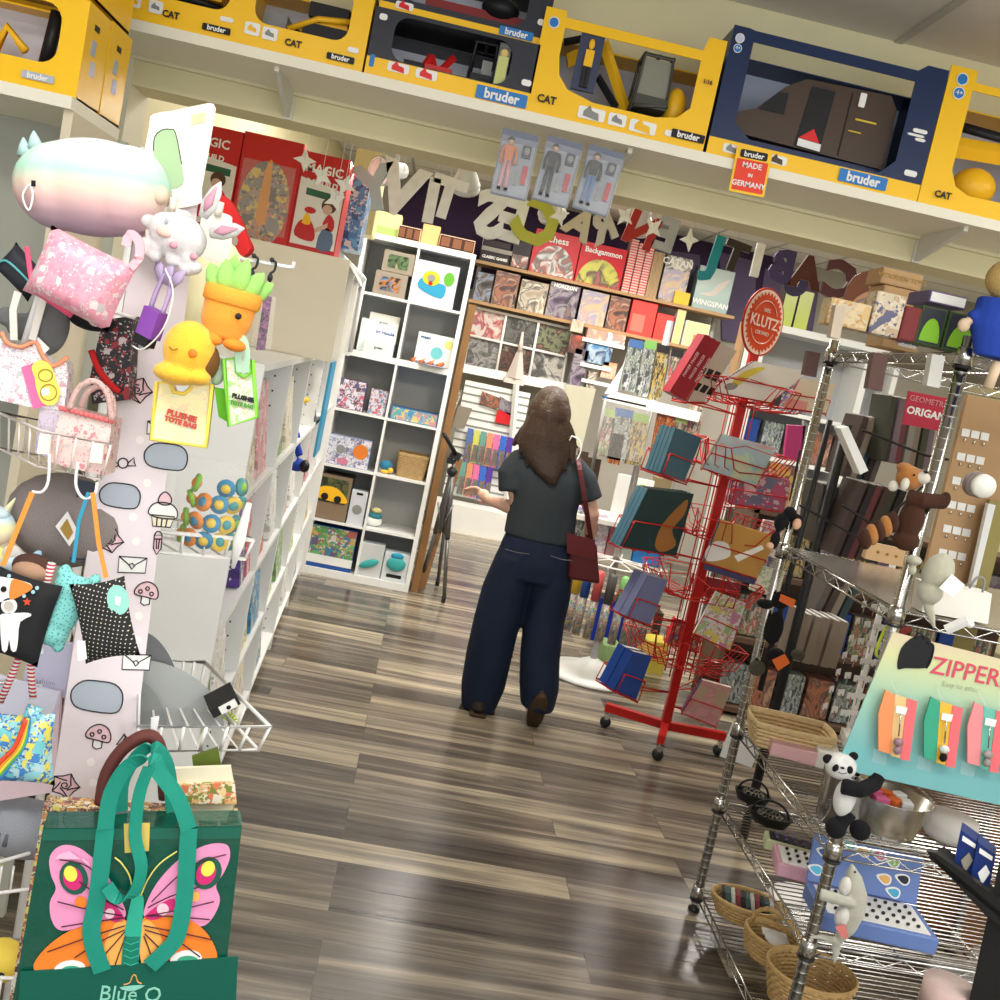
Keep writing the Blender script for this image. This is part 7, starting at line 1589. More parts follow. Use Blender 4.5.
# ------------------------------------------------ red Klutz book rack on casters
RDW=mat('red_wire',(.42,.012,.010),.35)
KX,KY=1.432,4.88
t=thing('book_rack','red wire book spinner on casters topped by an oval KLUTZ sign','book rack',(KX,KY,0))
b=MB(); b.box((0,0,1.03),(.042,.042,1.87),RDW,None,.004); b.build('post',t)
M_=fl(668,727,.10); ends=[(603,718),(722,748),(658,752)]
for e in ends+[None]:
    q=fl(*e,.045) if e else None
    d=(Vector((q.x-KX,q.y-KY,0)) if e else Vector((.10,.33,0)))
    b=MB(); n_=d.normalized(); s_=Vector((-n_.y,n_.x,0))*.018
    b.hexa([s_*-1+Vector((0,0,.085)),s_+Vector((0,0,.085)),d+s_+Vector((0,0,.085)),d-s_+Vector((0,0,.085))],[s_*-1+Vector((0,0,.125)),s_+Vector((0,0,.125)),d+s_+Vector((0,0,.125)),d-s_+Vector((0,0,.125))],RDW); b.build('base_arm',t)
    b=MB(); d2=d*.95; b.lathe([(.0,-.014),(.026,-.014),(.028,0),(.026,.014),(0,.014)],(d2.x,d2.y,.03),DARK,16,'Y'); b.box((d2.x,d2.y,.062),(.02,.034,.03),CHROME); b.tube([(d2.x,d2.y,.07),(d2.x,d2.y,.09)],.006,CHROME,6); b.build('caster',t)
b=MB(); n0=Plane((KX,KY-.03,0),R(-50)); sgn=Matrix.Translation((0,-.03,2.09))@Matrix.Rotation(R(38),4,'Z'); b.push(sgn)
SR,SWc=mat('sign_orange_red',(.58,.05,.012),.4),mat('sign_cream',(.82,.62,.54),.4)
b.plate([circ(.158,40)],.006,mat('sign_rim',(.40,.02,.01),.4)); b.plate([circ(.149,40)],.002,SWc,-.002); b.plate([[((.139 if i%2 else.122)*math.cos(PI*i/32),(.139 if i%2 else.122)*math.sin(PI*i/32)) for i in range(64)]],.002,SR,-.004)
for a0,a1 in((25,155),(205,335)):b.tube([(math.cos(R(a0+(a1-a0)*i/16))*.098,-.0055,math.sin(R(a0+(a1-a0)*i/16))*.098) for i in range(17)],.002,SWc,4)
b.text('KLUTZ',.072,SWc,(0,-.006,0),.002,bold=.0012); b.text('100%',.026,SWc,(0,-.006,.055),.002); b.text('CERTIFIED',.024,SWc,(0,-.006,-.05),.002); b.pop(); b.build('round_sign',t)
# dark purple round tag at the top of the sign
b=MB(); b.push(Matrix.Translation((.10,-.05,2.29))); b.plate([circ(.058,24)],.006,mat('tag_purple',(.06,.05,.14),.4)); b.text('e?',.04,PAPER,(0,-.002,0),.002); b.pop(); b.build('round_tag',t)
b=MB()
for z in(.42,.75,1.05,1.38,1.72):b.tube([(math.cos(2*PI*i/16)*.07,math.sin(2*PI*i/16)*.07,z) for i in range(16)],.004,RDW,5,True)
for i in range(4):a=PI/4+PI/2*i; b.tube([(math.cos(a)*.07,math.sin(a)*.07,.36),(math.cos(a)*.07,math.sin(a)*.07,1.78)],.0036,RDW,5)
b.build('collar_rings',t)
for z in(.44,.77,1.07,1.40,1.70):
    for i in range(5):
        a=2*PI*i/5+z*3; c,s_=math.cos(a),math.sin(a); q=lambda r_,w_,h_:(c*r_-s_*w_,s_*r_+c*w_,z+h_)
        b=MB(); b.tube([q(.07,0,0),q(.10,-.09,-.01),q(.24,-.09,.01),q(.30,-.07,.10),q(.30,.07,.10),q(.24,.09,.01),q(.10,.09,-.01),q(.07,0,0)],.0034,RDW,5); b.tube([q(.10,-.09,-.01),q(.12,-.09,.12),q(.30,-.07,.10)],.003,RDW,4); b.tube([q(.10,.09,-.01),q(.12,.09,.12),q(.30,.07,.10)],.003,RDW,4)
        for w_ in(-.045,0,.045):b.tube([q(.10,w_,-.01),q(.24,w_,.01),q(.30,w_,.10)],.0026,RDW,4)
        b.build('wire_pocket',t)
def kbook(quad,yaw,dy,thick,cover,lab,spine=None,n=1,parts=None,name='book',cat='book',pocket=True):
    "stack of n books whose cover shows as quad (TL, TR, BR, BL); pages run back from the cover"
    Pk=Plane((KX,KY+dy,0),yaw); q=[Pk.pt(*c) for c in quad]
    pg=mat('book_pages',(.68,.64,.56),.7)
    for k in range(n):
        o=-k*thick*1.08; tt=thing(name,lab if n==1 else lab+', %s from the front'%('first','second','third','fourth','fifth','sixth')[k],cat,q[3]+Pk.n*o,group=None if n==1 else lab)
        b=MB(); b.flat([p+Pk.n*o for p in q],Pk.n,.004,cover); b.flat([p+Pk.n*(o-thick+.004) for p in q],Pk.n,.003,cover); wbuild(b,'cover',tt)
        b=MB(); c_=sum(q,Vector())/4; b.flat([c_+(p-c_)*.97+Pk.n*(o-.004) for p in q],Pk.n,thick-.008,pg); wbuild(b,'pages',tt)
        b=MB(); s0,s1=q[0],q[3]; sd=(q[1]-q[0]).normalized()*.003; b.hexa([s1-sd+Pk.n*o,s1+sd+Pk.n*o,s1+sd+Pk.n*(o-thick+.001),s1-sd+Pk.n*(o-thick+.001)],[s0-sd+Pk.n*o,s0+sd+Pk.n*o,s0+sd+Pk.n*(o-thick+.001),s0-sd+Pk.n*(o-thick+.001)],spine or cover); wbuild(b,'spine',tt)
        if k==0 and parts:
            for(nm,pts,m_) in parts:b=MB(); pxpoly(b,Pk,pts,.0012,m_,.001); wbuild(b,nm,tt)
    if pocket:
        T=n*thick+.03; b=MB(); L=[q[3],q[2],q[2].lerp(q[1],.45),q[3].lerp(q[0],.45)]
        f=[p+Pk.n*.018 for p in L]; g=[p-Pk.n*T for p in L]
        cb=(f[0]+f[1])/2; hub=Vector((KX,KY,cb.z-.02))
        b.tube(f,.0036,RDW,5,True); b.tube(g,.0036,RDW,5,True)
        for a,c in zip(f,g):b.tube([a-Vector((0,0,.008)),c-Vector((0,0,.008))],.0036,RDW,5)
        for s in(.25,.5,.75):b.tube([f[0].lerp(f[1],s)-Vector((0,0,.008)),g[0].lerp(g[1],s)-Vector((0,0,.008))],.003,RDW,4)
        b.tube([g[0],hub],.0036,RDW,5); b.tube([g[1],hub],.0036,RDW,5); wbuild(b,'wire_pocket',t)
CRM=mat('cover_crimson',(.30,.012,.03),.35); BK1=mat('cover_slate',(.05,.12,.18),.4)
kbook([(718,342),(737,351),(704,402),(684,401)],R(30),-.05,.05,mat('cover_tan',(.52,.44,.38),.5),'tan crimson-spined book in the top left pocket',CRM,1,
    [('printed_block',[(702+i*7-5*j,366+i*2.4+16*j),(707+i*7-5*j,368+i*2.4+16*j),(702+i*7-5*j,377+i*2.4+14*j),(697+i*7-5*j,375+i*2.4+14*j)],BLACK) for i in range(3) for j in range(2)])
for i in range(3):
    Pk=Plane((KX,KY-.10,0),R(30)); x=667+i*6; b=MB(); pxpoly(b,Pk,[(x+35,334+i*3),(x+40.5,336+i*3),(x+5,395+i*3),(x-.5,391+i*3)],.02-.005*i,CRM,.05)
    pts=[]; wsolo(b,'red_book','thick crimson book with white spine lettering, %s of three in the top left pocket'%('left','middle','right')[i],'book',Pk.pt(x,395))
    b=MB(); v0,v1=Pk.pt(x+5,387+i*3,.022),Pk.pt(x+35,340+i*3,.022); d=(v1-v0); ang=math.atan2(d.z,math.hypot(d.x,d.y)); b.text('MAKER MAKER',.024,mat('letter_pink',(.75,.5,.52),.5),(v0+v1)/2+Pk.n*.004,.001,M=Matrix.Rotation(R(30),4,'Z')@Matrix.Rotation(-ang,4,'Y'),sx=.8); o=bpy.data.objects['red_book' if i==0 else 'red_book.%03d'%i]; wbuild(b,'spine_lettering',o)
kbook([(754,361),(808,372),(770,403),(707,391)],R(-8),-.16,.022,mat('cover_white',(.78,.76,.72),.4),'white craft book with yellow tool print, top right pocket',mat('spine_plum',(.05,.02,.05),.4),2,
    [('printed_tool',sm2([(732,382),(745,371),(760,367),(765,369),(748,378),(738,386)],2),mat('tool_yellow',(.75,.62,.08),.5)),('printed_tool',sm2([(724,387),(729,383),(738,384),(735,389),(727,390)],2),GREYP)])
kbook([(800,378),(836,384),(826,414),(785,408)],R(-20),-.02,.02,mat('cover_cream',(.80,.70,.55),.4),'cream and pink book at the right of the top tier',RD,1,[('printed_band',[(786,398),(808,402),(806,412),(783,408)],mat('cover_pinkish',(.80,.35,.30),.4))])
kbook([(676,428),(702,438),(684,482),(660,473)],R(35),-.06,.022,BK1,'slate blue book in the second tier left pocket',mat('spine_steel',(.06,.14,.20),.4),4)
PSB=paintmat('cover_pastel',[(.55,.35,.35),(.42,.52,.55),(.35,.5,.6),(.45,.6,.4),(.6,.58,.4)],9)
kbook([(722,434),(776,448),(756,486),(702,468)],R(-10),-.15,.03,PSB,'pastel covered craft book in the second tier right pocket',mat('spine_taupe',(.28,.25,.2),.5),2)
kbook([(648,489),(694,494),(676,556),(620,546)],R(20),-.08,.03,mat('cover_dark',(.02,.045,.05),.35),'dark teal book in the third tier left pocket',mat('spine_steel',(.06,.14,.20),.4),3,[('printed_figure',sm2([(655,545),(662,525),(680,505),(688,500),(684,515),(672,530),(676,545),(662,552)],3),mat('fig_amber',(.35,.15,.04),.5))])
kbook([(720,520),(778,538),(756,578),(704,562)],R(-10),-.16,.03,mat('cover_ochre',(.48,.26,.06),.4),'ochre art book with white palette in the third tier right pocket',mat('spine_indigo',(.06,.06,.15),.4),2,
    [('printed_palette',sm2([(706,550),(716,541),(728,544),(730,556),(716,561),(706,560)],3),PAPER),('printed_brush',[(734,556),(762,545),(764,549),(738,562)],PAPER),('printed_band',[(706,563),(757,579),(754,585),(703,569)],mat('spine_indigo',(.06,.06,.15),.4))])
LVB=mat('box_periwinkle',(.16,.18,.34),.35); BLB=mat('box_cobalt',(.02,.06,.28),.35)
kbook([(648,575),(668,580),(650,625),(626,616)],R(25),-.10,.05,LVB,'periwinkle boxed set in the fourth tier left pocket',LVB,2,name='boxed_set',cat='boxed set')
kbook([(716,592),(746,604),(730,650),(694,633)],R(-12),-.16,.03,printmat('cover_candy',[(.6,.58,.6),(.6,.5,.1),(.5,.2,.35),(.3,.45,.2),(.65,.62,.65)],22),'white activity pack with candy coloured print in the fourth tier right pocket',PAPER,1,name='activity_pack',cat='activity pack')
kbook([(634,652),(652,656),(636,700),(614,690)],R(25),-.12,.06,BLB,'cobalt blue boxed set in the lowest left pocket',BLB,2,name='boxed_set',cat='boxed set')
kbook([(702,680),(732,688),(716,726),(682,712)],R(-12),-.18,.035,printmat('cover_rose',[(.5,.22,.25),(.55,.26,.3),(.48,.2,.22),(.4,.3,.2)],16),'dusty pink craft pack in the lowest right pocket',mat('spine_violet',(.12,.06,.2),.4),1,name='activity_pack',cat='activity pack')
kbook([(676,618),(704,626),(696,652),(668,642)],R(5),.08,.04,printmat('cover_redmix',[(.45,.05,.03),(.5,.4,.3),(.1,.15,.3),(.5,.1,.05)],20),'red activity set between the fourth and fifth tiers',RD,1,name='activity_pack',cat='activity pack')
kbook([(706,660),(722,664),(716,690),(698,684)],R(0),.1,.03,mat('box_umber',(.10,.05,.03),.5),'dark umber pack behind the pink craft pack',None,1,name='activity_pack',cat='activity pack')
kbook([(700,575),(742,584),(736,602),(698,594)],R(0),.12,.03,mat('cover_maroon',(.25,.04,.06),.4),'maroon and pink pack behind the candy print pack',None,1,name='activity_pack',cat='activity pack')
kbook([(735,470),(790,480),(784,512),(728,503)],R(0),.16,.03,printmat('cover_mag',[(.4,.03,.12),(.1,.1,.2),(.3,.05,.1),(.5,.35,.4)],12),'magenta covered book at the back of the second tier',None,2)
# ------------------------------------------------ chrome wire shelving at the right
RX0,RX1,RY0,RY1=1.203,2.12,2.42,3.27
t=thing('wire_shelving','chrome wire shelving unit with five shelves standing at the right side','shelving',(RX0,RY0,0))
for(x,y) in((RX0,RY0),(RX0,RY1),(RX1,RY0),(RX1,RY1)):
    b=MB(); b.tube([(x,y,.03),(x,y,1.94)],.0155,CHROME,12)
    for k in range(1,72):b.tube([(x,y,k*.0265),(x,y,k*.0265+.0012)],.0161,STEEL,12)
    p_=wbuild(b,'pole',t)
    for z in(1.9,1.268,.654,.39,.075):
        b=MB(); b.lathe([(.016,-.03),(.022,-.028),(.020,.012),(.016,.014)],(x,y,z),CHROME,12); b.lathe([(.016,0),(.023,0),(.023,.005),(.016,.005)],(x,y,z-.036),DARK,12); wbuild(b,'collar',t)
    b=MB(); b.lathe([(.0,0),(.02,0),(.02,.01),(.008,.014),(.008,.04)],(x,y,0),DARK,12); wbuild(b,'foot',t)
def wshelf(z,mat_wires=True):
    b=MB(); cs=[(RX0,RY0),(RX1,RY0),(RX1,RY1),(RX0,RY1)]
    for i in range(4):
        a,c=Vector((*cs[i],z)),Vector((*cs[(i+1)%4],z)); L=(c-a).length
        b.tube([a,c],.0035,CHROME,6); b.tube([a-Vector((0,0,.028)),c-Vector((0,0,.028))],.003,CHROME,6)
        n=int(L/.045); pts=[a.lerp(c,(k+.5)/n)-Vector((0,0,.001 if k%2 else.027)) for k in range(n)]; b.tube(pts,.0024,CHROME,5)
    wbuild(b,'shelf_rim',t); b=MB()
    if mat_wires:
        for k in range(1,34):y=RY0+(RY1-RY0)*k/34; b.tube([(RX0,y,z+.001),(RX1,y,z+.001)],.0019,CHROME,4)
        for x in(RX0+.25,RX0+.5,RX0+.75):b.tube([(x,RY0,z-.004),(x,RY1,z-.004)],.0028,CHROME,4)
        wbuild(b,'shelf_wires',t)
for z in(1.90,1.268,.654,.39,.075):wshelf(z,z!=1.268)
b=MB(); b.span(RX0+.01,RX1-.01,RY0+.01,RY1-.01,1.266,1.272,mat('steel_sheet',(.42,.38,.33),.22,.85)); wsolo(b,'steel_sheet','sheet of brushed steel covering the second wire shelf','shelf liner',(RX0+.4,RY0,1.268))
def onz(px,py,z):return fl(px,py,z)
def zb(name,lab,cat,px,py,z,d,m,rz=0.,dx=0,**k): # box with centre of its base at pixel on level z
    p=onz(px,py,z); b=MB(); b.box((0,0,d[2]/2+.0015),d,m,None,.002); return solo(b,name,lab,cat,p,rz,**k)
# --- top shelf: cartons, poster child, green boxes, doll
ZT=1.905
TPn=Plane((0,2.75,0),0)
KR=mat('kraft_card',(.50,.31,.15),.65,var=.1)
def tbox(px0,px1,z,h,dep,m,side,lab,Y=2.6,parts=None,name='carton'):return pack(name,lab,'box',px0,px1,None,h,dep,m,side,Y=Y,z=z,parts=parts)
tbox(880,916,ZT,.105,.1,KR,KR,'kraft carton printed with wavy lines, lower of the stack on the top wire shelf',2.75,[('printed_label',lambda b,w,h:(b.plate([rrect(w*.45,.01,w*.95,h*.85,.004)],.001,mat('label_pale',(.6,.55,.5),.5),-.003),b.plate([circ(h*.22,14,w*.22,h*.5)],.001,mat('print_brown',(.4,.25,.05),.5),-.003),b.text('Bins',.04,mat('ink_navy',(.05,.06,.2),.5),(w*.7,-.004,h*.3),.001,bold=.001)))])
tbox(880,920,ZT+.107,.05,.1,KR,KR,'kraft carton, second from the bottom on the top wire shelf',2.75,[('printed_word',lambda b,w,h:b.text('WOODEN TOYS',.018,mat('print_brown',(.4,.25,.05),.5),(w*.5,-.003,h*.5),.001))])
tbox(880,920,ZT+.159,.042,.1,KR,KR,'kraft carton, topmost of the stack on the top wire shelf',2.75,[('printed_word',lambda b,w,h:b.text('WOODEN TOYS',.018,mat('print_brown',(.4,.25,.05),.5),(w*.5,-.003,h*.5),.001))])
tbox(868,880,ZT+.10,.045,.05,mat('kraft_light',(.55,.37,.19),.65),KR,'light carton leaning left of the stack on the top wire shelf',2.95)
# printed board with a child's photograph
CP=Plane((0,3.12,0),0); SKp=mat('photo_skin',(.62,.30,.17),.5); HRp=mat('photo_hair',(.20,.07,.03),.5); SHp=mat('photo_shirt',(.05,.06,.09),.5)
t2=thing('photo_board','printed board showing a child with brown hair and bare shoulder on the top wire shelf','photo board',CP.pt(850,335))
b=MB(); pxpoly(b,CP,sm2([(838,318),(848,285),(862,272),(885,270),(900,282),(905,330),(832,328)],2),0,HRp,.006); wbuild(b,'board',t2)
b=MB(); pxpoly(b,CP,sm2([(852,303),(862,294),(876,290),(884,296),(886,315),(880,330),(856,330),(854,315)],3),.001,SKp); pxpoly(b,CP,sm2([(868,279),(874,279),(877,290),(870,294)],2),.002,SKp)
pxpoly(b,CP,[(841,324),(850,303),(856,302),(852,330),(841,329)],.0025,SHp); pxline(b,CP,[(852,315),(858,302),(880,293)],.003,.004,mat('photo_grey',(.3,.3,.33),.5)); wbuild(b,'printed_child',t2)
for px0,px1,h,m_,lab in((826,866,.062,printmat('tray_pasta',[(.65,.45,.18),(.7,.55,.3),(.55,.3,.1),(.6,.5,.35)],30),'low clear tray of wooden pieces at the left front of the top wire shelf'),(868,897,.10,printmat('jar_cream',[(.6,.5,.35),(.5,.35,.2),(.65,.55,.4),(.1,.1,.18),(.7,.6,.45)],26),'box of cream rings next to the tray on the top wire shelf'),(898,914,.08,mat('maroon_box',(.2,.03,.03),.5),'small maroon box right of the cream rings')):
    tbox(px0,px1,ZT,h,.06,m_,m_,lab,RY0+.06,name='shelf_tray')
GB=mat('green_blob',(.22,.48,.03),.35)
for px0,px1,lab in((914,939,'black box with a lime green dome print, left one on the top wire shelf'),(941,972,'black box with a lime green dome print, right one on the top wire shelf')):
    tbox(px0,px1,ZT,.09,.06,CTN,mat('box_darkgreen',(.05,.1,.03),.5),lab,RY0+.06,[('printed_dome',lambda b,w,h:b.plate([[(w*.5+w*.38*math.cos(PI*i/12),.008+h*.62*math.sin(PI*i/12)) for i in range(13)]],.001,GB,-.003))],name='toy_box')
tbox(928,965,ZT+.102,.03,.12,PAPER,LILAC,'white and lilac flat box on the green print boxes',RY0+.08)
# blonde doll in a royal blue coat
DP=Plane((0,2.36,0),0)
t2=thing('cloth_doll','cloth doll with blonde hair and royal blue coat hanging at the right edge','doll',DP.pt(990,340))
b=MB(); b.loft([(DP.pt(1000,300),.05,.04),(DP.pt(996,330),.06,.04),(DP.pt(993,358),.045,.03)],BLUEC,16); b.tube([DP.pt(998,306),DP.pt(982,312),DP.pt(970,319)],.019,BLUEC,10,r_end=.015); wbuild(b,'coat',t2,remesh=.004,smooth=4)
b=MB(); b.ell(DP.pt(964,325),(.014,.012,.016),mat('doll_cream',(.72,.55,.38),.8)); b.tube([DP.pt(970,320),DP.pt(962,326)],.010,mat('doll_cream',(.72,.55,.38),.8),8); wbuild(b,'hand',t2)
b=MB(); b.ell(DP.pt(1006,280),(.045,.04,.045),mat('doll_blonde',(.62,.42,.15),.9,bump=.8,bscale=300)); wbuild(b,'hair',t2)
b=MB(); b.tube([DP.pt(998,362),DP.pt(988,388)],.012,mat('doll_cream',(.72,.55,.38),.8),8); wbuild(b,'leg',t2)
# hanging packs on the top rim
for i,(x0,y0,w,h,m_,lab) in enumerate(((812,364,8,12,mat('pack_umber',(.09,.04,.03),.35),'dark reddish pack hanging at the left corner of the top wire shelf'),(878,372,9,18,mat('pack_umber',(.09,.04,.03),.35),'dark reddish pack hanging at the middle of the top wire shelf'),(936,371,8,16,mat('pack_clear',(.55,.54,.5),.25),'clear white pack hanging near the pole on the top wire shelf'),(838,322,6,16,mat('tag_buff',(.55,.45,.35),.5),'buff hanging tag over the photo board'))):
    hangpack(Plane((0,RY0-.03,0) if i else(0,3.2,0),0),x0,y0,w*.8,h,m_,lab)

# --- plush animals clinging to the poles
def pf(x,y,o=0.):return at(x,y,RY0-.03+o)
RPf,RPd,CRf=fur('redpanda_orange',(.48,.19,.04),.6),fur('redpanda_brown',(.085,.03,.014),.8),fur('cream_fur',(.78,.72,.62),.6)
t2=thing('plush_red_panda','orange and dark brown plush red panda hugging the front chrome pole','plush',pf(905,510))
b=MB(); b.ell(pf(910,478),(.033,.03,.029),RPf); b.ell(pf(905,468,-.0),(.020,.02,.013),RPf); wbuild(b,'head',t2,remesh=.003,smooth=3)
b=MB(); b.ell(pf(923,478,-.022),(.017,.014,.014),CRf); b.ell(pf(905,484,-.024),(.010,.008,.015),CRf); b.ell(pf(893,486,.0),(.012,.012,.013),CRf); wbuild(b,'muzzle',t2)
b=MB(); b.ell(pf(926,472,-.036),(.006,.004,.004),BLACK); b.ell(pf(914,475,-.032),(.003,.002,.003),BLACK); wbuild(b,'nose',t2)
b=MB(); b.ell(pf(911,520),(.030,.028,.052),RPd); b.ell(pf(906,540),(.032,.028,.026),RPd); b.tube([pf(908,497),pf(922,500,-.02),pf(944,502,-.0)],.020,RPd,10,r_end=.018); b.ell(pf(945,500),(.012,.016,.020),RPd); wbuild(b,'body',t2,remesh=.003,smooth=2)
for i in range(5):b=MB(); x=893-i*7; b.ell(pf(x,522+i*4.2),(.015,.018,.026),(RPd,RPf)[i%2],(0,R(-20),0)); wbuild(b,'tail_band',t2)
SEA=fur('seal_fur',(.56,.56,.42),.6)
t2=thing('plush_seal','pale greenish plush seal hugging the front chrome pole below the red panda','plush',pf(930,580))
b=MB(); b.ell(pf(938,572),(.036,.034,.048),SEA,(0,R(14),0)); b.ell(pf(930,592),(.030,.03,.030),SEA); b.ell(pf(914,560),(.018,.02,.012),SEA); b.ell(pf(912,570),(.010,.012,.012),SEA); b.loft([(pf(926,597),.014,.014),(pf(930,613),.013,.010),(pf(934,628),.004,.004)],SEA,12); wbuild(b,'body',t2,remesh=.003,smooth=2)
b=MB(); pxpoly(b,Plane((0,RY0-.08,0),0),[(939,588),(952,574),(965,585),(953,597)],0,PAPER,.001); wbuild(b,'care_tag',t2)
BF,WFp=fur('black_fur',(.010,.010,.012),.5),fur('panda_white',(.80,.80,.78),.5)
t2=thing('plush_panda','black and white plush panda hugging the front chrome pole','plush',pf(848,790))
b=MB(); b.ell(pf(841,766),(.039,.032,.033),WFp); b.ell(pf(845,797),(.027,.026,.050),WFp); wbuild(b,'head_and_belly',t2,remesh=.003,smooth=2)
for x,y in((828,759),(853,756)):b=MB(); b.ell(pf(x,y,.0),(.013,.009,.012),BF); wbuild(b,'ear',t2)
for x,y in((835.5,768),(850,770)):b=MB(); b.ell(pf(x,y,-.031),(.0075,.004,.010),BF,(0,R(20 if x<840 else-20),0)); wbuild(b,'eye_patch',t2)
b=MB(); b.ell(pf(842.5,768,-.034),(.0055,.003,.003),BLACK); b.tube([pf(838,772,-.033),pf(842,774,-.0345),pf(847,773,-.033)],.0009,BLACK,4); wbuild(b,'nose',t2)
b=MB(); b.tube([pf(842,786,-.02),pf(860,790,-.03),pf(874,784,-.01),pf(878,776,.0)],.020,BF,10,r_end=.019); b.ell(pf(836,828,.0),(.026,.026,.026),BF); b.ell(pf(860,830,.02),(.026,.026,.026),BF); b.tube([pf(836,828),pf(850,812)],.02,BF,8); wbuild(b,'limbs',t2,remesh=.003,smooth=2)
SHK,SHW=fur('shark_grey',(.50,.50,.42),.4),fur('shark_white',(.72,.70,.66),.4)
t2=thing('plush_shark','grey and white plush shark hugging the front chrome pole at the bottom','plush',pf(838,910))
b=MB(); b.loft([(pf(852,864),.003,.003),(pf(854,875),.020,.022),(pf(855,892),.031,.030),(pf(852,910),.032,.032),(pf(846,928),.024,.024),(pf(839,941),.010,.01),(pf(836,948),.008,.008)],SHK,16); b.loft([(pf(836,944),.012,.006),(pf(836,954),.009,.006),(pf(834,964),.002,.002)],SHK,10); b.tube([pf(838,942),pf(822,937),pf(810,937)],.011,SHK,8,r_end=.003); b.tube([pf(852,903,-.02),pf(838,899,-.035),pf(820,894,-.02)],.013,SHK,8,r_end=.015); wbuild(b,'body',t2,remesh=.003,smooth=2)
b=MB(); b.ell(pf(845,886,-.014),(.015,.016,.024),SHW); b.ell(pf(842,916,-.014),(.018,.018,.030),SHW); wbuild(b,'belly',t2)
b=MB(); b.ell(pf(855,872,-.018),(.003,.002,.003),BLACK); wbuild(b,'eye',t2)
b=MB(); pxpoly(b,Plane((0,RY0-.07,0),0),[(835,927),(845,924),(849,937),(843,939)],0,mat('tag_rose',(.65,.2,.18),.5),.001); wbuild(b,'care_tag',t2)
def pr(x,y,o=0.):return at(x,y,RY1-.03+o)
OT=mat('tag_orange',(.80,.16,.03),.5)
for nm,lab,parts,tg in(('plush_orangutan','black plush with pale face clinging to the rear chrome pole, uppermost',[((797,521),(.022,.02,.022)),((790,512,.0),(.02,.02,.018)),((781,522),(.022,.02,.03)),((775,540),(.016,.016,.03))],None),
    ('plush_gorilla','black plush with an orange tag clinging to the rear chrome pole, in the middle',[((781,600),(.028,.025,.03)),((774,628),(.030,.028,.055)),((765,604),(.028,.02,.016)),((776,655),(.030,.026,.024))],[(781,594),(796,600),(793,608),(779,601)]),
    ('plush_monkey','grey brown plush with an orange tag clinging to the rear chrome pole, lowest',[((798,655),(.024,.02,.018)),((780,662),(.022,.02,.016)),((757,668),(.028,.022,.026))],[(772,660),(785,654),(790,663),(778,671)])):
    t2=thing(nm,lab,'plush',pr(*parts[0][0][:2])); b=MB(); m_=fur('grey_brown_fur',(.10,.085,.06),.8) if nm=='plush_monkey' else BF
    for(p,r_) in parts:b.ell(pr(*p[:2]),r_,m_)
    wbuild(b,'body',t2,remesh=.004,smooth=1)
    if tg:b=MB(); pxpoly(b,Plane((0,RY1-.07,0),0),tg,0,OT,.002); wbuild(b,'care_tag',t2)
    else:
        b=MB(); b.ell(pr(797,524,-.02),(.014,.01,.018),mat('plush_peach',(.70,.42,.28),.8)); b.ell(pr(770,546,-.01),(.012,.012,.012),mat('plush_peach',(.70,.42,.28),.8)); wbuild(b,'face',t2)

# --- second shelf things
p=onz(884,562,1.275); t2=thing('card_holder','light wooden stand with round pegs on the second wire shelf','holder',p,R(-12))
b=MB(); b.hexa([(-.07,-.03,0),(.07,-.03,0),(.07,.03,0),(-.07,.03,0)],[(-.065,0,.055),(.065,0,.055),(.065,.03,.055),(-.065,.03,.055)],mat('light_wood',(.58,.38,.20),.5,var=.1)); b.build('block',t2)
for i in range(3):b=MB(); b.ell((-.03+i*.03,-.018,.03),(.005,.005,.005),mat('print_brown',(.4,.25,.05),.5)); b.build('peg',t2)
BGp=Plane((0,RY0-.01,0),0)
t2=thing('white_gift_bag','white paper bag with striped handle beside the pale seal','bag',BGp.pt(950,630))
b=MB(); pxpoly(b,Plane((0,RY0+.03,0),0),[(926,583),(992,594),(988,624),(922,612)],0,mat('paper_white',(.78,.76,.70),.5),.06); wbuild(b,'bag_body',t2)
b=MB(); P_=Plane((0,RY0+.03,0),0); b.tube([P_.pt(*q,.002) for q in sm2([(969,588),(977,577),(984,580),(982,592)],4,False)],.003,GREYP,5); wbuild(b,'handle',t2)
b=MB(); b.tube([pf(946,630,-.01),pf(968,620,-.03)],.012,PAPER,4); b.ell(pf(970,624,-.03),.010,PAPER); wsolo(b,'price_holder','small white price holder clipped to the second shelf rim','holder',pf(950,628))
b=MB(); p=at(983,486,2.35); b.lathe([(0,-.012),(.026,-.012),(.028,0),(.026,.012),(0,.012)],p,mat('lid_white',(.78,.76,.70),.4),28,'Y'); b.lathe([(0,.013),(.030,.013),(.030,.04),(0,.04)],p,mat('lid_rim',(.25,.2,.18),.5),28,'Y'); wsolo(b,'round_disc','round white disc hanging at the right edge above the paper bag','disc',p)

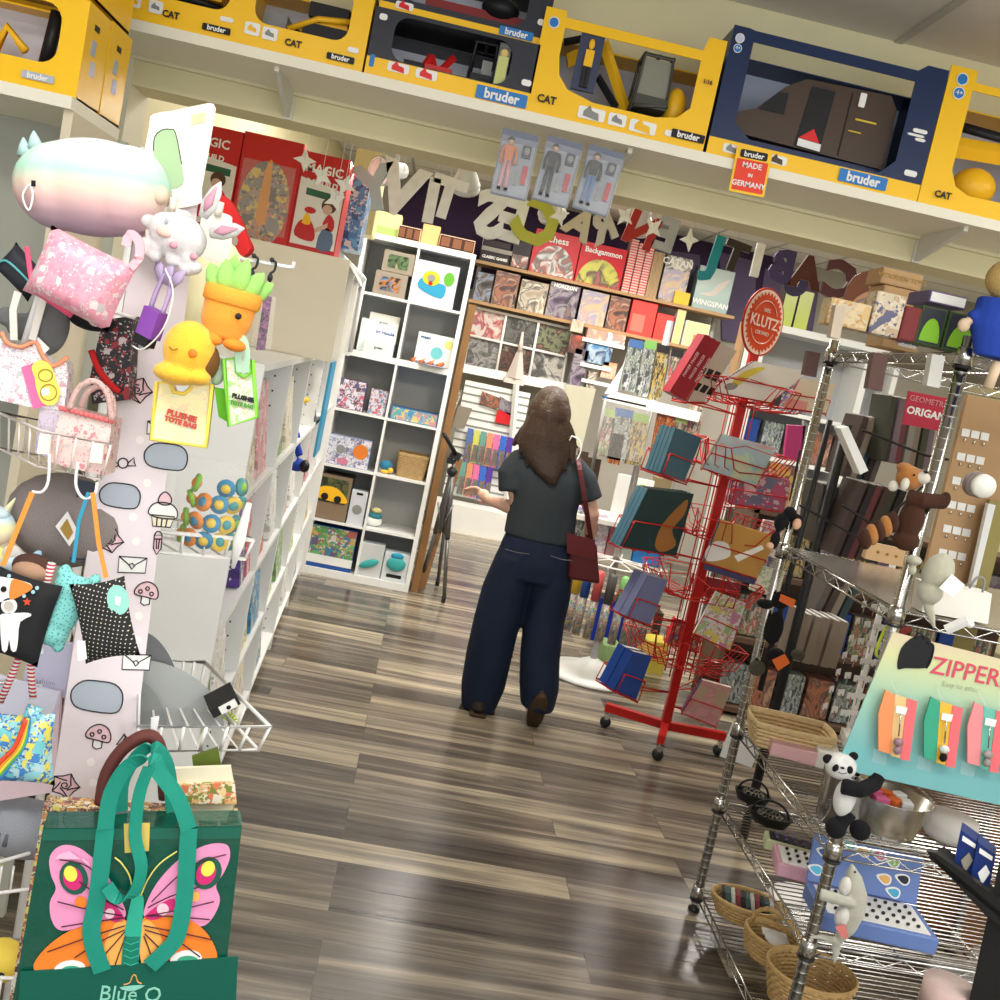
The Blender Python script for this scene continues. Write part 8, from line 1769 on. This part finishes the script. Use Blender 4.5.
# --- third shelf: baskets, boxes, bucket
Z3=.656
p=onz(788,724,Z3); wicker_basket('wicker_basket','pale rectangular wicker basket at the back of the third wire shelf',(RX0+.12,RY1-.12,Z3),.11,.075,.075,1.2,R(-8),m=mat('wicker_pale',(.62,.46,.24),.7,bump=.6,bscale=60,var=.2,vscale=40),square=True)
zb('soap_box','pink and pale blue flat box in front of the pale wicker basket','box',800,757,Z3,(.20,.13,.04),mat('box_pinkblue',(.72,.42,.44),.5),R(-14)); zb('soap_box','white flat box right of the pink one on the third wire shelf','box',824,764,Z3,(.07,.12,.05),mat('paper_white',(.78,.76,.70),.5),R(-14))
p=Vector((RX0+.2,RY0+.32,Z3)); b=MB(); t2=thing('steel_bucket','tall polished steel bucket behind the plush panda','bucket',(RX0+.075,RY0+.17,Z3))
b.lathe([(.060,0),(.070,.15),(.073,.152),(.068,.148),(.057,.004),(0,.004)],(0,0,0),mat('bucket_steel',(.62,.60,.55),.25,1.),32); b.build('bucket_wall',t2)
wicker_basket('wicker_basket','narrow tan wicker basket left of the steel bucket',(RX0+.15,RY0+.34,Z3),.03,.05,.08,1.15,R(0),square=True,rim=.004)
t2=thing('steel_bucket','wide steel tub under the zipper charm panel','bucket',(1.40,RY0+.17,Z3)); b=MB(); b.lathe([(.075,0),(.078,.01),(.100,.10),(.104,.103),(.098,.10),(.072,.005),(0,.005)],(0,0,0),mat('bucket_steel',(.62,.60,.55),.25,1.),36,sx=1.1); b.build('bucket_wall',t2)
for i in range(6):zb('charm_pack','%s small packet lying in the wide steel tub'%('pink','coral','white')[i%3],'packet',0,0,Z3,(.04,.03,.02),(mat('tag_pink',(.80,.15,.35),.5),OT,PAPER)[i%3],R(i*40),group='%s packets in the steel tub'%('pink','coral','white')[i%3]).location=(1.36+.035*(i%3),RY0+.14+.05*(i//3),Z3+.08)
b=MB(); b.lathe([(0,0),(.06,0),(.075,.02),(.07,.06),(0,.06)],(0,0,0),mat('bag_white_soft',(.66,.62,.58),.7),20); solo(b,'white_pouch','soft white pouch right of the wide steel tub','pouch',(1.60,RY0+.2,Z3))
zb('white_tray','white rounded tray between the pale basket and the zipper panel','tray',868,748,Z3,(.17,.13,.03),mat('paper_white',(.78,.76,.70),.5),R(-12))
# --- fourth shelf
Z4=.393
for(x,y,s,lab) in((745,798,1,'small black basket of silver rings on the fourth wire shelf, rear one'),(762,820,1.15,'small black basket of silver rings on the fourth wire shelf, front one')):
    p=onz(x+6,y+4,Z4); t2=thing('black_basket',lab,'basket',(max(p.x,RX0+.06),p.y,Z4+.002),R(-25))
    b=MB(); b.lathe([(0,0),(.048*s,0),(.062*s,.03),(.063*s,.034),(.058*s,.03),(.045*s,.004),(0,.004)],(0,0,0),mat('black_basket',(.012,.012,.012),.5),24,sy=.65); b.build('bowl',t2)
    b=MB(); b.tube([(math.cos(PI*i/10)*.05*s,0,.03+math.sin(PI*i/10)*.045) for i in range(11)],.004,BLACK,6); b.build('handle',t2)
    b=MB()
    for k in range(14):a=k*2.4; b.tube([(math.cos(a)*.03*s+math.cos(c_)*.007,math.sin(a)*.018*s,.03+math.sin(c_)*.007) for c_ in[PI*q/4 for q in range(8)]],.0018,CHROME,4,True)
    q_=b.build('silver_rings',t2); q_['kind']='stuff'
p=onz(775,772,Z4); b=MB(); b.box((0,0,.085),(.12,.004,.14),mat('card_greywhite',(.55,.55,.55),.5),(R(-38),0,0)); solo(b,'info_card','grey white printed card leaning behind the black baskets','card',(RX0+.16,p.y-.02,Z4+.0),R(-30))
def ringtray(name,lab,px,py,d,rim,rz,lid=None,n=(6,4)):
    p=onz(px,py,Z4+.001) if isinstance(px,(int,float)) and px>10 else Vector((px,py,Z4+.001)); t2=thing(name,lab,'display box',(p.x,p.y,Z4+.001),rz); w,q,h=d
    b=MB(); b.box((0,0,h/2),d,rim,None,.004); b.box((0,0,h+.0005),(w*.88,q*.84,.002),PAPER if lid!='dark' else BLACK); b.build('tray',t2)
    for i in range(n[0]):
        for j in range(n[1]):b=MB(); b.ell((w*.8*((i+.5)/n[0]-.5),q*.76*((j+.5)/n[1]-.5),h+.006),(.0055,.0035,.005),DARK if lid!='dark' else mat('ring_violet',(.15,.12,.25),.3)); b.build('ring',t2)
    return t2,p
ringtray('ring_tray','pale green edged black tray on the fourth wire shelf',RX0+.15,RY0+.53,(.20,.07,.035),mat('tray_sage',(.55,.62,.36),.5),R(-14),'dark',(6,2))
ringtray('ring_tray','pink tray of small dark rings on the fourth wire shelf',RX0+.14,RY0+.40,(.20,.14,.04),mat('tray_pink',(.72,.40,.50),.5),R(-12),None,(6,3))
PER=mat('tray_periwinkle',(.14,.22,.50),.4)
t2,p=ringtray('mood_ring_display','large periwinkle blue display box of charms with an upright lettered lid behind the shark',RX0+.215,RY0+.15,(.31,.18,.045),PER,R(-6),None,(9,4))
b=MB(); LM=Matrix.Translation((0,.09,.045))@Matrix.Rotation(R(-14),4,'X'); b.push(LM); b.box((0,0,.065),(.31,.008,.13),PER,None,.003); b.pop(); b.build('lid',t2)
for(x,z,cc,ch) in((-.13,.035,(.1,.5,.75),''),(-.115,.085,(.05,.1,.35),''),(-.09,.115,(.75,.12,.1),''),(-.01,.11,(.7,.45,.1),'O'),(.035,.11,(.6,.12,.25),'D'),(.075,.10,(.3,.5,.15),'S'),(.06,.05,(.8,.45,.15),''),(.11,.06,(.02,.02,.03),''),(.09,.02,(.08,.4,.6),''),(-.05,.12,(.15,.45,.4),'P')):
    b=MB(); b.push(LM); dr=sm2([(x-.028,z+.006),(x-.005,z+.016),(x+.012,z+.012),(x+.016,z),(x+.010,z-.012),(x-.006,z-.013)],3); b.plate([dr],.001,PAPER,-.0052); b.plate([[(x+(u-x)*.72,z+(v-z)*.72) for u,v in dr]],.001,mat('drop%.2f%.2f'%(x,z),cc,.4),-.0062)
    if ch:b.text(ch,.02,PAPER,(x,-.0075,z),.0006)
    b.pop(); b.build('printed_drop',t2)
# --- bottom shelf baskets
Z5=.077
W2=mat('wicker_honey',(.55,.36,.15),.6,bump=.7,bscale=70,var=.25,vscale=40)
BXY=[(1.318,3.12),(1.332,2.90),(1.36,2.68)]
wicker_basket('round_basket','oval wicker basket filled with upright dark packets on the bottom wire shelf',(*BXY[0],Z5),.085,.06,.06,1.35,R(-14),m=W2)
for i in range(11):b=MB(); b.box((0,0,.03),(.012,.05,.06),(CTN,mat('pk_teal',(.05,.12,.12),.5),mat('pk_pale',(.55,.55,.5),.5),mat('pk_wine',(.25,.05,.06),.5))[i%4],(0,R(-16),0)); solo(b,'small_packet','%s upright packet in the oval wicker basket on the bottom shelf'%('black','dark teal','pale','wine red')[i%4],'packet',(BXY[0][0]-.075+i*.015,BXY[0][1]+.02-i*.004,Z5+.02),R(-14),group='%s packets in the oval wicker basket'%('black','dark teal','pale','wine red')[i%4])
wicker_basket('handled_basket','wicker basket with a tall twisted handle on the bottom wire shelf',(*BXY[1],Z5),.08,.06,.07,1.2,R(-60),handle=.07,m=W2)
b=MB(); b.lathe([(0,0),(.04,0),(.04,.008),(0,.008)],(0,0,0),PAPER,20); b.box((.0,.03,.0),(.08,.03,.006),PAPER); solo(b,'paper_card','white round card lying in the handled wicker basket','card',(BXY[1][0]+.01,BXY[1][1],Z5+.055),rot=(R(12),R(8),0))
wicker_basket('round_basket','deep honey coloured wicker basket nearest the viewer on the bottom shelf',(*BXY[2],Z5),.095,.085,.10,1.3,0,m=W2)

# --- zipper charm panel
ZP=Plane((1.22,RY0-.035,0),R(-3))
t2=thing('charm_display','pastel display panel lettered ZIPPERL with a black backpack print at the right edge','display panel',ZP.pt(930,700))
GRD=gradmat('panel_pastel',[(0,(.18,.48,.50)),(.45,(.35,.58,.45)),(.75,(.62,.66,.34)),(1,(.72,.52,.42))],2,-.16,.17,.4)
b=MB(); pxpoly(b,ZP,[(893,632),(1075,678),(1075,822),(836,768)],0,GRD,.004); wbuild(b,'panel',t2)
b=MB(); pxpoly(b,ZP,sm2([(897,668),(901,648),(915,636),(928,638),(933,650),(930,664),(924,668),(905,668)],3),.002,BLACK); b.tube([ZP.pt(*q,.003) for q in sm2([(915,638),(917,633),(922,634),(923,639)],3,False)],.0022,BLACK,5); b.tube([ZP.pt(*q,.003) for q in sm2([(926,642),(933,645),(931,658),(926,668)],3,False)],.0022,BLACK,5); wbuild(b,'printed_backpack',t2)
b=MB(); c=ZP.pt(974,674,.002); b.text('ZIPPERLI',.060,mat('letter_raspberry',(.65,.08,.14),.5),c,.001,bold=.0004,M=Matrix.Rotation(R(-3),4,'Z'),sx=.95); b.text('Easy to attach',.018,mat('ink_sage',(.4,.45,.3),.5),ZP.pt(962,687,.002),.0005); wbuild(b,'printed_word',t2)
PKB=mat('card_pinkband',(.80,.16,.18),.45); 
CARDS=[((874,690),(mat('card_orange',(.85,.30,.12),.45),mat('card_buff',(.78,.55,.25),.45)),mat('charm_mauve',(.3,.18,.22),.4)),((919,697),(mat('card_jade',(.05,.38,.24),.45),mat('card_gold',(.80,.48,.05),.45)),WFp),((962,702),(mat('card_coral',(.80,.28,.30),.45),mat('card_teal',(.15,.50,.40),.45)),mat('charm_grey',(.3,.28,.27),.4)),((1003,712),(mat('card_brick',(.65,.12,.10),.45),mat('card_royal',(.05,.12,.5),.45)),GREYP)]
for i,((x,y),(m1,m2),cm) in enumerate(CARDS):
    tt=thing('charm_card',('orange and buff charm card, leftmost on the pastel panel','green and gold charm card with a tiny panda charm','coral and teal charm card, third on the pastel panel','red and blue charm card at the right image edge')[i],'charm card',ZP.pt(x+15,y+30,.03))
    b=MB(); pxpoly(b,ZP,[(x+7,y-4),(x+14,y),(x+20,y+4),(x+13,y+60),(x,y+56),(x,y+20)],.03,m1,.006); pxpoly(b,ZP,[(x+16,y),(x+34,y+6),(x+27,y+65),(x+12,y+61)],.031,m2,.002); pxpoly(b,ZP,[(x+28,y+4),(x+38,y+7),(x+30,y+66),(x+21,y+64)],.033,PKB,.002); wbuild(b,'card',tt)
    b=MB(); pxpoly(b,ZP,[(x+17,y+11),(x+28,y+13),(x+26,y+20),(x+16,y+18)],.035,PAPER,.001); wbuild(b,'price_label',tt)
    b=MB(); b.ell(ZP.pt(x+18,y+46,.042),(.012,.009,.010),cm); b.ell(ZP.pt(x+17,y+54,.042),(.009,.008,.011),cm if i!=1 else BF); b.tube([ZP.pt(x+20,y+18,.042),ZP.pt(x+18,y+40,.042)],.002,CHROME,5); wbuild(b,'charm',tt)
    b=MB(); b.tube([ZP.pt(x+16,y-12,.0),ZP.pt(x+18,y+2,.045)],.003,CLEAR,6); pxpoly(b,ZP,[(x-1,y+58),(x+13,y+62),(x+11,y+75),(x-3,y+71)],.004,CLEAR,.001); wbuild(b,'clear_hook',tt)
b=MB(); P_=Plane((0,RY0+.05,0),0); b.tube([P_.pt(*q) for q in sm2([(888,625),(880,640),(876,655),(884,655),(889,640)],4)],.004,mat('neon_lime',(.60,.70,.05),.4),6,True); wsolo(b,'lime_lanyard','neon lime loop hanging just left of the front chrome pole','lanyard',P_.pt(885,640))
b=MB(); b.ell(P_.pt(900,628),(.03,.01,.018),mat('dusky_red',(.35,.06,.05),.6)); wsolo(b,'red_keyring','dusky red shape behind the pole above the backpack print','keyring',P_.pt(900,628))

# --- black shelf with blue boxes and candle jar, lower right
BPn=Plane((.93,1.85,0),R(-38))
t2=thing('black_shelf','black slanting display shelf edge in the lower right corner','shelf',BPn.pt(985,930)); BLKm=mat('black_laminate',(.012,.012,.012),.45)
b=MB(); pxpoly(b,BPn,[(926,851),(936,853),(1010,908),(1010,934),(985,915)],0,BLKm,.02); pxpoly(b,BPn,[(1003,840),(1025,860),(1000,1060),(955,1060)],-.02,BLKm,.05); wbuild(b,'frame',t2)
b=MB(); a,c,e=BPn.pt(930,853),BPn.pt(1008,918),BPn.pt(1008,918)+Vector((.05,.045,0)); b.flat([a,c,e,a+Vector((.05,.045,0))],Vector((0,0,1)),.01,BLKm); wbuild(b,'board',t2)
NB=mat('box_nightblue',(.01,.03,.16),.35)
for i,(x,y) in enumerate(((955,868),(972,880))):
    P_=Plane((.93,1.87-.01*i,0),R(-30)); tt=thing('game_box',('dark blue small box on the black shelf, left one','dark blue small box with a white picture on the black shelf, right one')[i],'box',P_.pt(x,y)); b=MB()
    pxpoly(b,P_,[(x+6,y-38),(x+24,y-25),(x+13,y+26-(8 if i==0 else 0)),(x-3,y+4)],.002*i,NB,.05); wbuild(b,'box',tt)
    b=MB(); pxpoly(b,P_,[(x+6,y-8),(x+14,y-16),(x+18,y-8),(x+10,y+4)],.003+.002*i,(mat('print_dimtan',(.3,.27,.2),.5),PAPER)[i],.0006); pxpoly(b,P_,[(x+8,y-33),(x+21,y-24),(x+20,y-20),(x+7,y-28)],.003+.002*i,PAPER,.0006); wbuild(b,'printed_picture',tt)
pj=at(945,1003,1.75); t2=thing('glass_jar','clear glass jar with a pink and black label at the bottom right','jar',pj)
b=MB(); b.lathe([(.0,-.02),(.045,-.02),(.046,.06),(.040,.075)],(0,0,0),CLEAR,28); b.build('glass',t2)
b=MB(); b.lathe([(.0462,-.015),(.0462,.04)],(0,0,0),mat('label_dustypink',(.50,.36,.33),.5),28); b.text('GIRLS',.022,BLACK,(0,-.048,.012),.001); b.build('printed_label',t2)
b=MB(); p_=at(980,985,1.85); b.lathe([(.0,-.02),(.03,-.02),(.032,.06),(.028,.07)],(0,0,0),CLEAR,20); solo(b,'glass_jar','second clear glass jar just right of the labelled one','jar',p_)
pd=Vector((1.9,2.6,0)); b=MB(); b.span(1.72,2.3,3.32,3.36,0,.9,mat('walnut_panel',(.16,.07,.025),.5,var=.2)); wsolo(b,'wooden_screen','walnut brown screen behind the lower part of the wire shelving','screen',(2.0,3.32,0))
b=MB(); b.span(-.05,.05,-.04,.04,.0,.03,BLKm); b.span(-.03,.03,-.02,.02,.03,.6,BLKm); solo(b,'jar_stand','black narrow stand carrying the two glass jars','stand',(pj.x+.02,pj.y+.02,pj.z-.02-.6))
# ------------------------------------------------ racks and boards behind the wire shelving
ky=3.75
def kp(x,y,Y=ky):return at(x,y,Y)
t=thing('peg_display','kraft board with rows of white earring cards at the right edge','display board',kp(960,700,3.45))
KP=Plane((0,3.45,0),0); b=MB(); pxpoly(b,KP,[(968,395),(1020,405),(985,600),(920,590)],0,mat('kraft_board',(.46,.29,.15),.6),.02); wbuild(b,'board',t)
for r_ in range(6):
    for i in range(3):x,y=962+i*9.5-r_*4.6,428+i*2+r_*24; b=MB(); pxpoly(b,KP,[(x,y),(x+8,y+1.6),(x+6.5,y+9),(x-1.5,y+7.5)],.004,PAPER,.001); b.ell(KP.pt(x+2,y+12,.006),(.004,.003,.006),CHROME); wbuild(b,'earring_card',t)
b=MB(); P_=Plane((0,3.4,0),0); pxpoly(b,P_,[(990,500),(1010,504),(960,700),(945,690)],.0,mat('olive_cloth',(.32,.27,.10),.8),.02); wsolo(b,'olive_curtain','olive cloth strip at the right edge behind the wire shelving','cloth',P_.pt(980,600))
b=MB(); pxpoly(b,P_,[(984,502),(991,504),(970,590),(965,588)],.03,CS,.02); wsolo(b,'white_post','white narrow post beside the olive cloth','post',P_.pt(980,560))
t=thing('magazine_rack','black wire book rack standing behind the wire shelving','book rack',(kp(850,500).x,ky,0))
b=MB()
for q in([(800,450),(790,500),(862,540),(930,480)],[(862,430),(925,455),(965,463)],[(842,505),(905,545)],[(805,548),(880,590)]):b.tube([kp(*c,ky-.05) for c in q],.005,DARK,5)
b.tube([kp(830,420,ky+.1),kp(760,690,ky+.1)],.012,DARK,8); b.tube([(kp(850,500).x,ky+.2,0),(kp(850,500).x,ky+.2,1.7)],.02,DARK,8); wbuild(b,'wire_frame',t)
BKc=[(.14,.10,.09),(.45,.38,.30),(.06,.05,.06),(.30,.10,.12),(.55,.45,.36),(.12,.13,.10),(.25,.22,.2),(.5,.5,.48),(.08,.14,.16),(.35,.27,.35)]
cn_=['brown black','sand','ink black','wine','beige','moss black','stone grey','light grey','petrol','mauve']
k=0
for(x0,y0,n,dx,h,lab,lean,Y) in((842,478,5,6.5,62,'upper left group of the black rack',22,ky),(880,462,7,7,66,'group beside the red magazine',12,ky-.1),(815,545,9,4.6,62,'middle left group of the black rack',5,ky),(832,556,6,7.5,74,'brown group leaning over the steel sheet',30,ky-.15),
        (792,662,5,9,48,'pale row behind the black plush',14,ky),(800,640,4,8,70,'dark leaning group under the steel sheet',34,ky+.15)):
    P_=Plane((0,Y,0),R(8))
    for i in range(n):
        ci=(k*3+i)%10 if 'pale' not in lab else 4; 
        if 'brown group' in lab:ci=(0,2,3,0,5,2)[i]
        k+=1; x,y=x0+i*dx,y0+i*dx*.2; o=.01*(i%2)
        b=MB(); pxpoly(b,P_,[(x+lean,y-h),(x+lean+dx*.8,y-h+2),(x+dx*.85,y),(x,y-2)],o,mat('spine_'+cn_[ci].replace(' ',''),tuple(c*.5 for c in BKc[ci]),.6),.14); pxpoly(b,P_,[(x+lean+.8,y-h-1),(x+lean+dx*.7,y-h+1),(x+lean+dx*.7,y-h+3),(x+lean+.8,y-h+2)],o-.004,PAPER,.12)
        wsolo(b,'rack_book','%s book spine, %s in the %s'%(cn_[ci],('first','second','third','fourth','fifth','sixth','seventh','eighth','ninth')[i],lab),'book',P_.pt(x,y),group='books in the black wire rack')
P_=Plane((0,ky-.25,0),0); t=thing('red_magazine','red magazine lettered GEOMETRIC in front of the book spines','magazine',P_.pt(925,415))
b=MB(); pxpoly(b,P_,[(909,391),(952,399),(944,432),(903,424)],0,mat('mag_crimson',(.45,.02,.05),.4),.01); wbuild(b,'cover',t)
b=MB(); c=P_.pt(930,402,.002); b.text('GEOMETRIC',.027,mat('mag_rose',(.65,.3,.32),.5),c,.001); b.text('ORIGAMI',.036,PAPER,P_.pt(927,414,.002),.001,bold=.001); wbuild(b,'printed_word',t)
b=MB(); pxpoly(b,P_,[(838,428),(846,426),(866,470),(858,474)],.02,PAPER,.06); wsolo(b,'white_book','white covered book leaning at the left end of the black rack','book',P_.pt(850,450))
for i,(pts,m_,lab) in enumerate((([(788,425),(806,426),(800,462),(784,460)],mat('mag_fuchsia',(.40,.03,.16),.4),'fuchsia pack behind the red rack'),([(804,420),(815,430),(812,462),(800,464)],GREYP,'grey oval disc behind the chrome pole'),([(772,462),(800,470),(792,500),(768,492)],printmat('cover_fire',[(.5,.1,.02),(.6,.4,.05),(.2,.05,.05),(.5,.3,.2)],24),'red and orange picture book behind the red rack'),([(764,520),(790,524),(780,560),(756,552)],printmat('cover_pale',[(.6,.55,.5),(.5,.2,.2),(.65,.62,.6),(.2,.15,.25)],24),'pale book behind the ochre art book'),([(757,565),(785,572),(778,598),(750,590)],printmat('cover_greenw',[(.6,.62,.55),(.3,.45,.25),(.65,.65,.62)],24),'white and green card behind the rear plush animals'))):
    b=MB(); P2=Plane((0,5.25,0),0); pxpoly(b,P2,pts,0,m_,.03); wsolo(b,'picture_book',lab,'book',P2.pt(*pts[0]))
t=thing('low_bookcase','dark low bookcase filled with packs behind the rear chrome pole','bookcase',(2.45,5.6,0))
b=MB(); 
for z in(.02,.42,.8,1.15):b.span(1.85,3.6,5.6,5.95,z,z+.03,mat('dark_walnut',(.10,.06,.04),.5))
b.span(1.85,3.6,5.93,5.96,0,1.18,mat('dark_walnut',(.10,.06,.04),.5)); b.span(1.85,1.88,5.6,5.95,0,1.18,mat('dark_walnut',(.10,.06,.04),.5)); wbuild(b,'case',t)
j=0
for z,nm in((.05,'bottom'),(.45,'middle'),(.83,'upper')):
    for i in range(9):
        m_=(GP_,MPK,P3,mat('cover_maroon',(.25,.04,.06),.4),P5,BLB,GP2,OPK)[(i*3+j)%8]; nm2=('grey','mixed','violet','maroon','ember','cobalt','ochre','orange')[(i*3+j)%8]; j+=1
        b=MB(); b.box((0,0,.12),(.15,.12,.23),m_,None,.003); solo(b,'toy_pack','%s pack, %s from the left on the %s shelf of the dark low bookcase'%(nm2,('first','second','third','fourth','fifth','sixth','seventh','eighth','ninth')[i],nm),'toy pack',(1.98+i*.17,5.72,z))
# earring card spinner between rack poles
t=thing('card_spinner','slim white spinner covered with small jewellery cards behind the front chrome pole','card spinner',(at(868,700,3.02).x,3.45,0))
C_=Plane((0,3.42,0),0); b=MB(); x_=C_.pt(868,680).x; b.tube([(x_,3.46,0),(x_,3.46,1.26)],.012,WIREW,8); b.lathe([(0,0),(.13,0),(.12,.015),(0,.02)],(x_,3.46,0),WIREW,24); wbuild(b,'pole',t)
for r_ in range(7):
    for i in range(5):x,y=868+i*8-r_*6.5-4,604+i*2+r_*17; b=MB(); q_=C_.pt(x,y,.03-.014*abs(i-2)); b.box(q_,(.026,.002,.022),mat('cardwhite',(.74,.70,.66),.5),(0,R((i-2)*4),R((i-2)*-18))); b.tube([q_-Vector((0,.003,.004)),q_-Vector((0,.004,.03))],.0022,(CHROME,mat('bead_coral',(.5,.2,.15),.4),mat('bead_jade',(.2,.4,.3),.4))[(i+r_)%3],4); wbuild(b,'jewellery_card',t)
# ------------------------------------------------ hanging letters and ornaments, track lights
LW=mat('letter_white',(.84,.84,.82),.5,var=.15,vscale=30)
def letter(ch,px,py,size,m,lab,Y=4.2,rot=0.,yaw=0.,mirror=True,sx=1.):
    size*=.84; p=at(px,py,Y); t=thing('hanging_letter',lab,'letter',p,rot=(0,R(rot),R(yaw)))
    b=MB(); b.text(ch,size,m,(0,0,0),.02,bold=size*.05,sx=-sx if mirror else sx); b.build('letter',t)
    b=MB(); b.tube([(0,0,size*.3),(0,0,size*.3+.02),(0,0,BZ-p.z-.003)],.0012,mat('thread',(.6,.6,.6),.5),4); o=b.build('thread',t); o.rotation_euler=(0,-R(rot),0)
    return t
letter('V',400,192,.30,LW,'pale bluish letter V hanging left of the second spotlight',rot=8)
letter('Y',375,190,.26,mat('letter_paleblue',(.45,.55,.58),.5),'pale blue letter hanging beside the lit spotlight',rot=-20)
letter('I',431,203,.26,LW,'white letter I hanging beneath the track light rail')
letter('T',446,200,.24,LW,'white letter T hanging beside the white I',rot=6)
letter('S',490,217,.27,LW,'large white spotted letter S hanging under the figure packs',Y=4.0,rot=-4)
letter('E',512,222,.25,LW,'large white spotted letter E right of the hanging S',Y=4.05,rot=4)
letter('C',536,226,.26,mat('letter_olive',(.50,.50,.06),.5),'olive yellow letter with black branches right of the white E',Y=4.0,rot=30)
letter('A',580,225,.18,mat('letter_cream',(.62,.55,.42),.5),'cream letter hanging below the middle figure pack',rot=20)
letter('R',604,228,.18,mat('letter_bone',(.60,.56,.50),.5),'bone white letter hanging below the right figure pack',rot=-35)
letter('N',641,232,.20,mat('letter_red',(.42,.02,.015),.4),'glossy dark red letter hanging in front of the striped boxes',rot=12)
letter('E',666,236,.20,mat('letter_grey',(.42,.43,.45),.4),'grey letter with white square hanging right of the red one',rot=6)
letter('J',715,256,.22,mat('letter_teal',(.01,.26,.32),.4),'teal curved letter hanging above the pale teal game box',rot=5,mirror=False)
letter('T',734,258,.18,mat('letter_black',(.03,.02,.015),.4),'black letter hanging close to the teal one',rot=8)
letter('I',757,262,.20,LW,'white letter hanging over the lilac wall panel')
letter('B',782,268,.20,mat('letter_indigo',(.06,.04,.13),.5),'indigo letter hanging above the round purple tag')
letter('A',806,274,.20,mat('letter_brown',(.10,.03,.02),.5),'brown letter with an olive top bar hanging near the right cabinet')
letter('C',840,282,.22,mat('letter_wine',(.10,.03,.04),.5),'wine brown squared letter hanging at the left of the photo board',Y=4.0)
for i,(x,y,s_) in enumerate(((305,160,40),(322,176,-20),(335,200,15),(345,185,60),(560,215,20),(625,216,-15),(690,240,35),(654,228,80))):
    p=at(x,y,3.9); t=thing('paper_star',('white paper star hanging over the red toy boxes, leftmost','white paper star in front of the right red toy box','white paper star lowest over the red toy boxes','white paper star nearest the lit spotlight','white paper star under the middle figure pack','white paper star left of the red letter','white paper star between the grey and teal letters','white paper star beside the grey letter')[i],'ornament',p,rot=(0,R(s_),R(20)))
    b=MB(); b.plate([[(.042*(1 if q%2 else.4)*math.cos(PI*q/4),.042*(1 if q%2 else.4)*math.sin(PI*q/4)) for q in range(8)]],.006,LW); b.build('star',t)
    b=MB(); b.tube([(0,0,0),(0,0,BZ-p.z)],.001,mat('thread',(.6,.6,.6),.5),4); o=b.build('thread',t); o.rotation_euler=(0,-R(s_),0)
HS=mat('spot_white',(.62,.62,.60),.35)
EM=mat('spot_bulb',(1,1,1),.3,emit=(1,.93,.8),estr=14.)
def spot(px,py,Y,aim,lab,power,r=.055):
    p=at(px,py,Y); d=Vector(aim).normalized(); t=thing('track_spotlight',lab,'spotlight',p)
    q=d.to_track_quat('Z','Y').to_matrix().to_4x4(); b=MB(); b.push(q); b.lathe([(.0,-.13),(.03,-.13),(.036,-.06),(r*.9,-.03),(r,0),(r,.02),(r*.93,.02),(r*.9,0),(0,-.005)],(0,0,0),HS,28)
    for z in(-.01,.008):b.lathe([(r+.001,z),(r+.003,z+.002),(r+.001,z+.004)],(0,0,0),HS,28)
    b.pop(); b.build('lamp_head',t)
    b=MB(); b.push(q); b.lathe([(0,.002),(r*.85,.002),(r*.85,.006),(0,.012)],(0,0,0),EM,24); b.pop(); b.build('bulb',t)
    b=MB(); b.tube([-d*.08,-d*.08+Vector((0,0,.1)),Vector((-d.x*.08,-d.y*.08,BZ-p.z-.04))],.008,HS,8); b.build('stem',t)
    l=bpy.data.lights.new('spot_lamp','SPOT'); l.energy=power; l.color=(1,.88,.7); l.spot_size=R(95); l.spot_blend=.6; l.shadow_soft_size=.05
    o=bpy.data.objects.new('spot_lamp',l); COL.objects.link(o); o.location=p+d*.04; o.rotation_euler=d.to_track_quat('-Z','Y').to_euler()
spot(382,171,4.3,(-.55,-.75,-.25),'lit track spotlight turned towards the viewer above the cube shelf',14)
spot(466,186,4.3,(.1,.6,-.8),'track spotlight turned down towards the striped block sets',40)
spot(552,213,4.3,(.35,.5,-.62),'track spotlight under the middle figure pack aimed at the games wall',40)
spot(640,226,4.6,(.1,.75,-.6),'track spotlight above the grey letter aimed at the games wall',45)
b=MB(); a=at(402,183,4.42); b.span(a.x-.6,a.x+2.3,4.38,4.42,BZ-.045,BZ,mat('rail_grey',(.3,.3,.3),.4)); wsolo(b,'light_rail','grey track rail on the back room ceiling carrying the spotlights','rail',(a.x,4.4,BZ))
for i,(x,y,Y,pw) in enumerate(((1.0,8.9,9.0,95),(2.2,9.0,9.0,80),(.3,5.9,0,34))):
    l=bpy.data.lights.new('games_lamp','SPOT'); l.energy=pw*.8; l.color=(1,.86,.68); l.spot_size=R(110); l.spot_blend=.8; l.shadow_soft_size=.12
    o=bpy.data.objects.new('games_lamp',l); COL.objects.link(o); o.location=(x,y,BZ-.12); o.rotation_euler=(R(28),0,0)

for z,nm in((.5,'lowest'),(1.0,'second'),(1.4,'third')):
    for i in range(5):
        mm,cn=((GP_,'grey'),(MPK,'mixed'),(P5,'ember'),(P4,'sandy'),(BLB,'cobalt'))[(i+int(z*10))%5]
        b=MB(); b.box((0,0,.13),(.15,.12,.25),mm,None,.003); solo(b,'toy_pack','%s pack on the %s shelf of the white cabinet behind the red rack'%(cn,nm),'toy pack',(2.36+i*.19,7.78,z+.001))
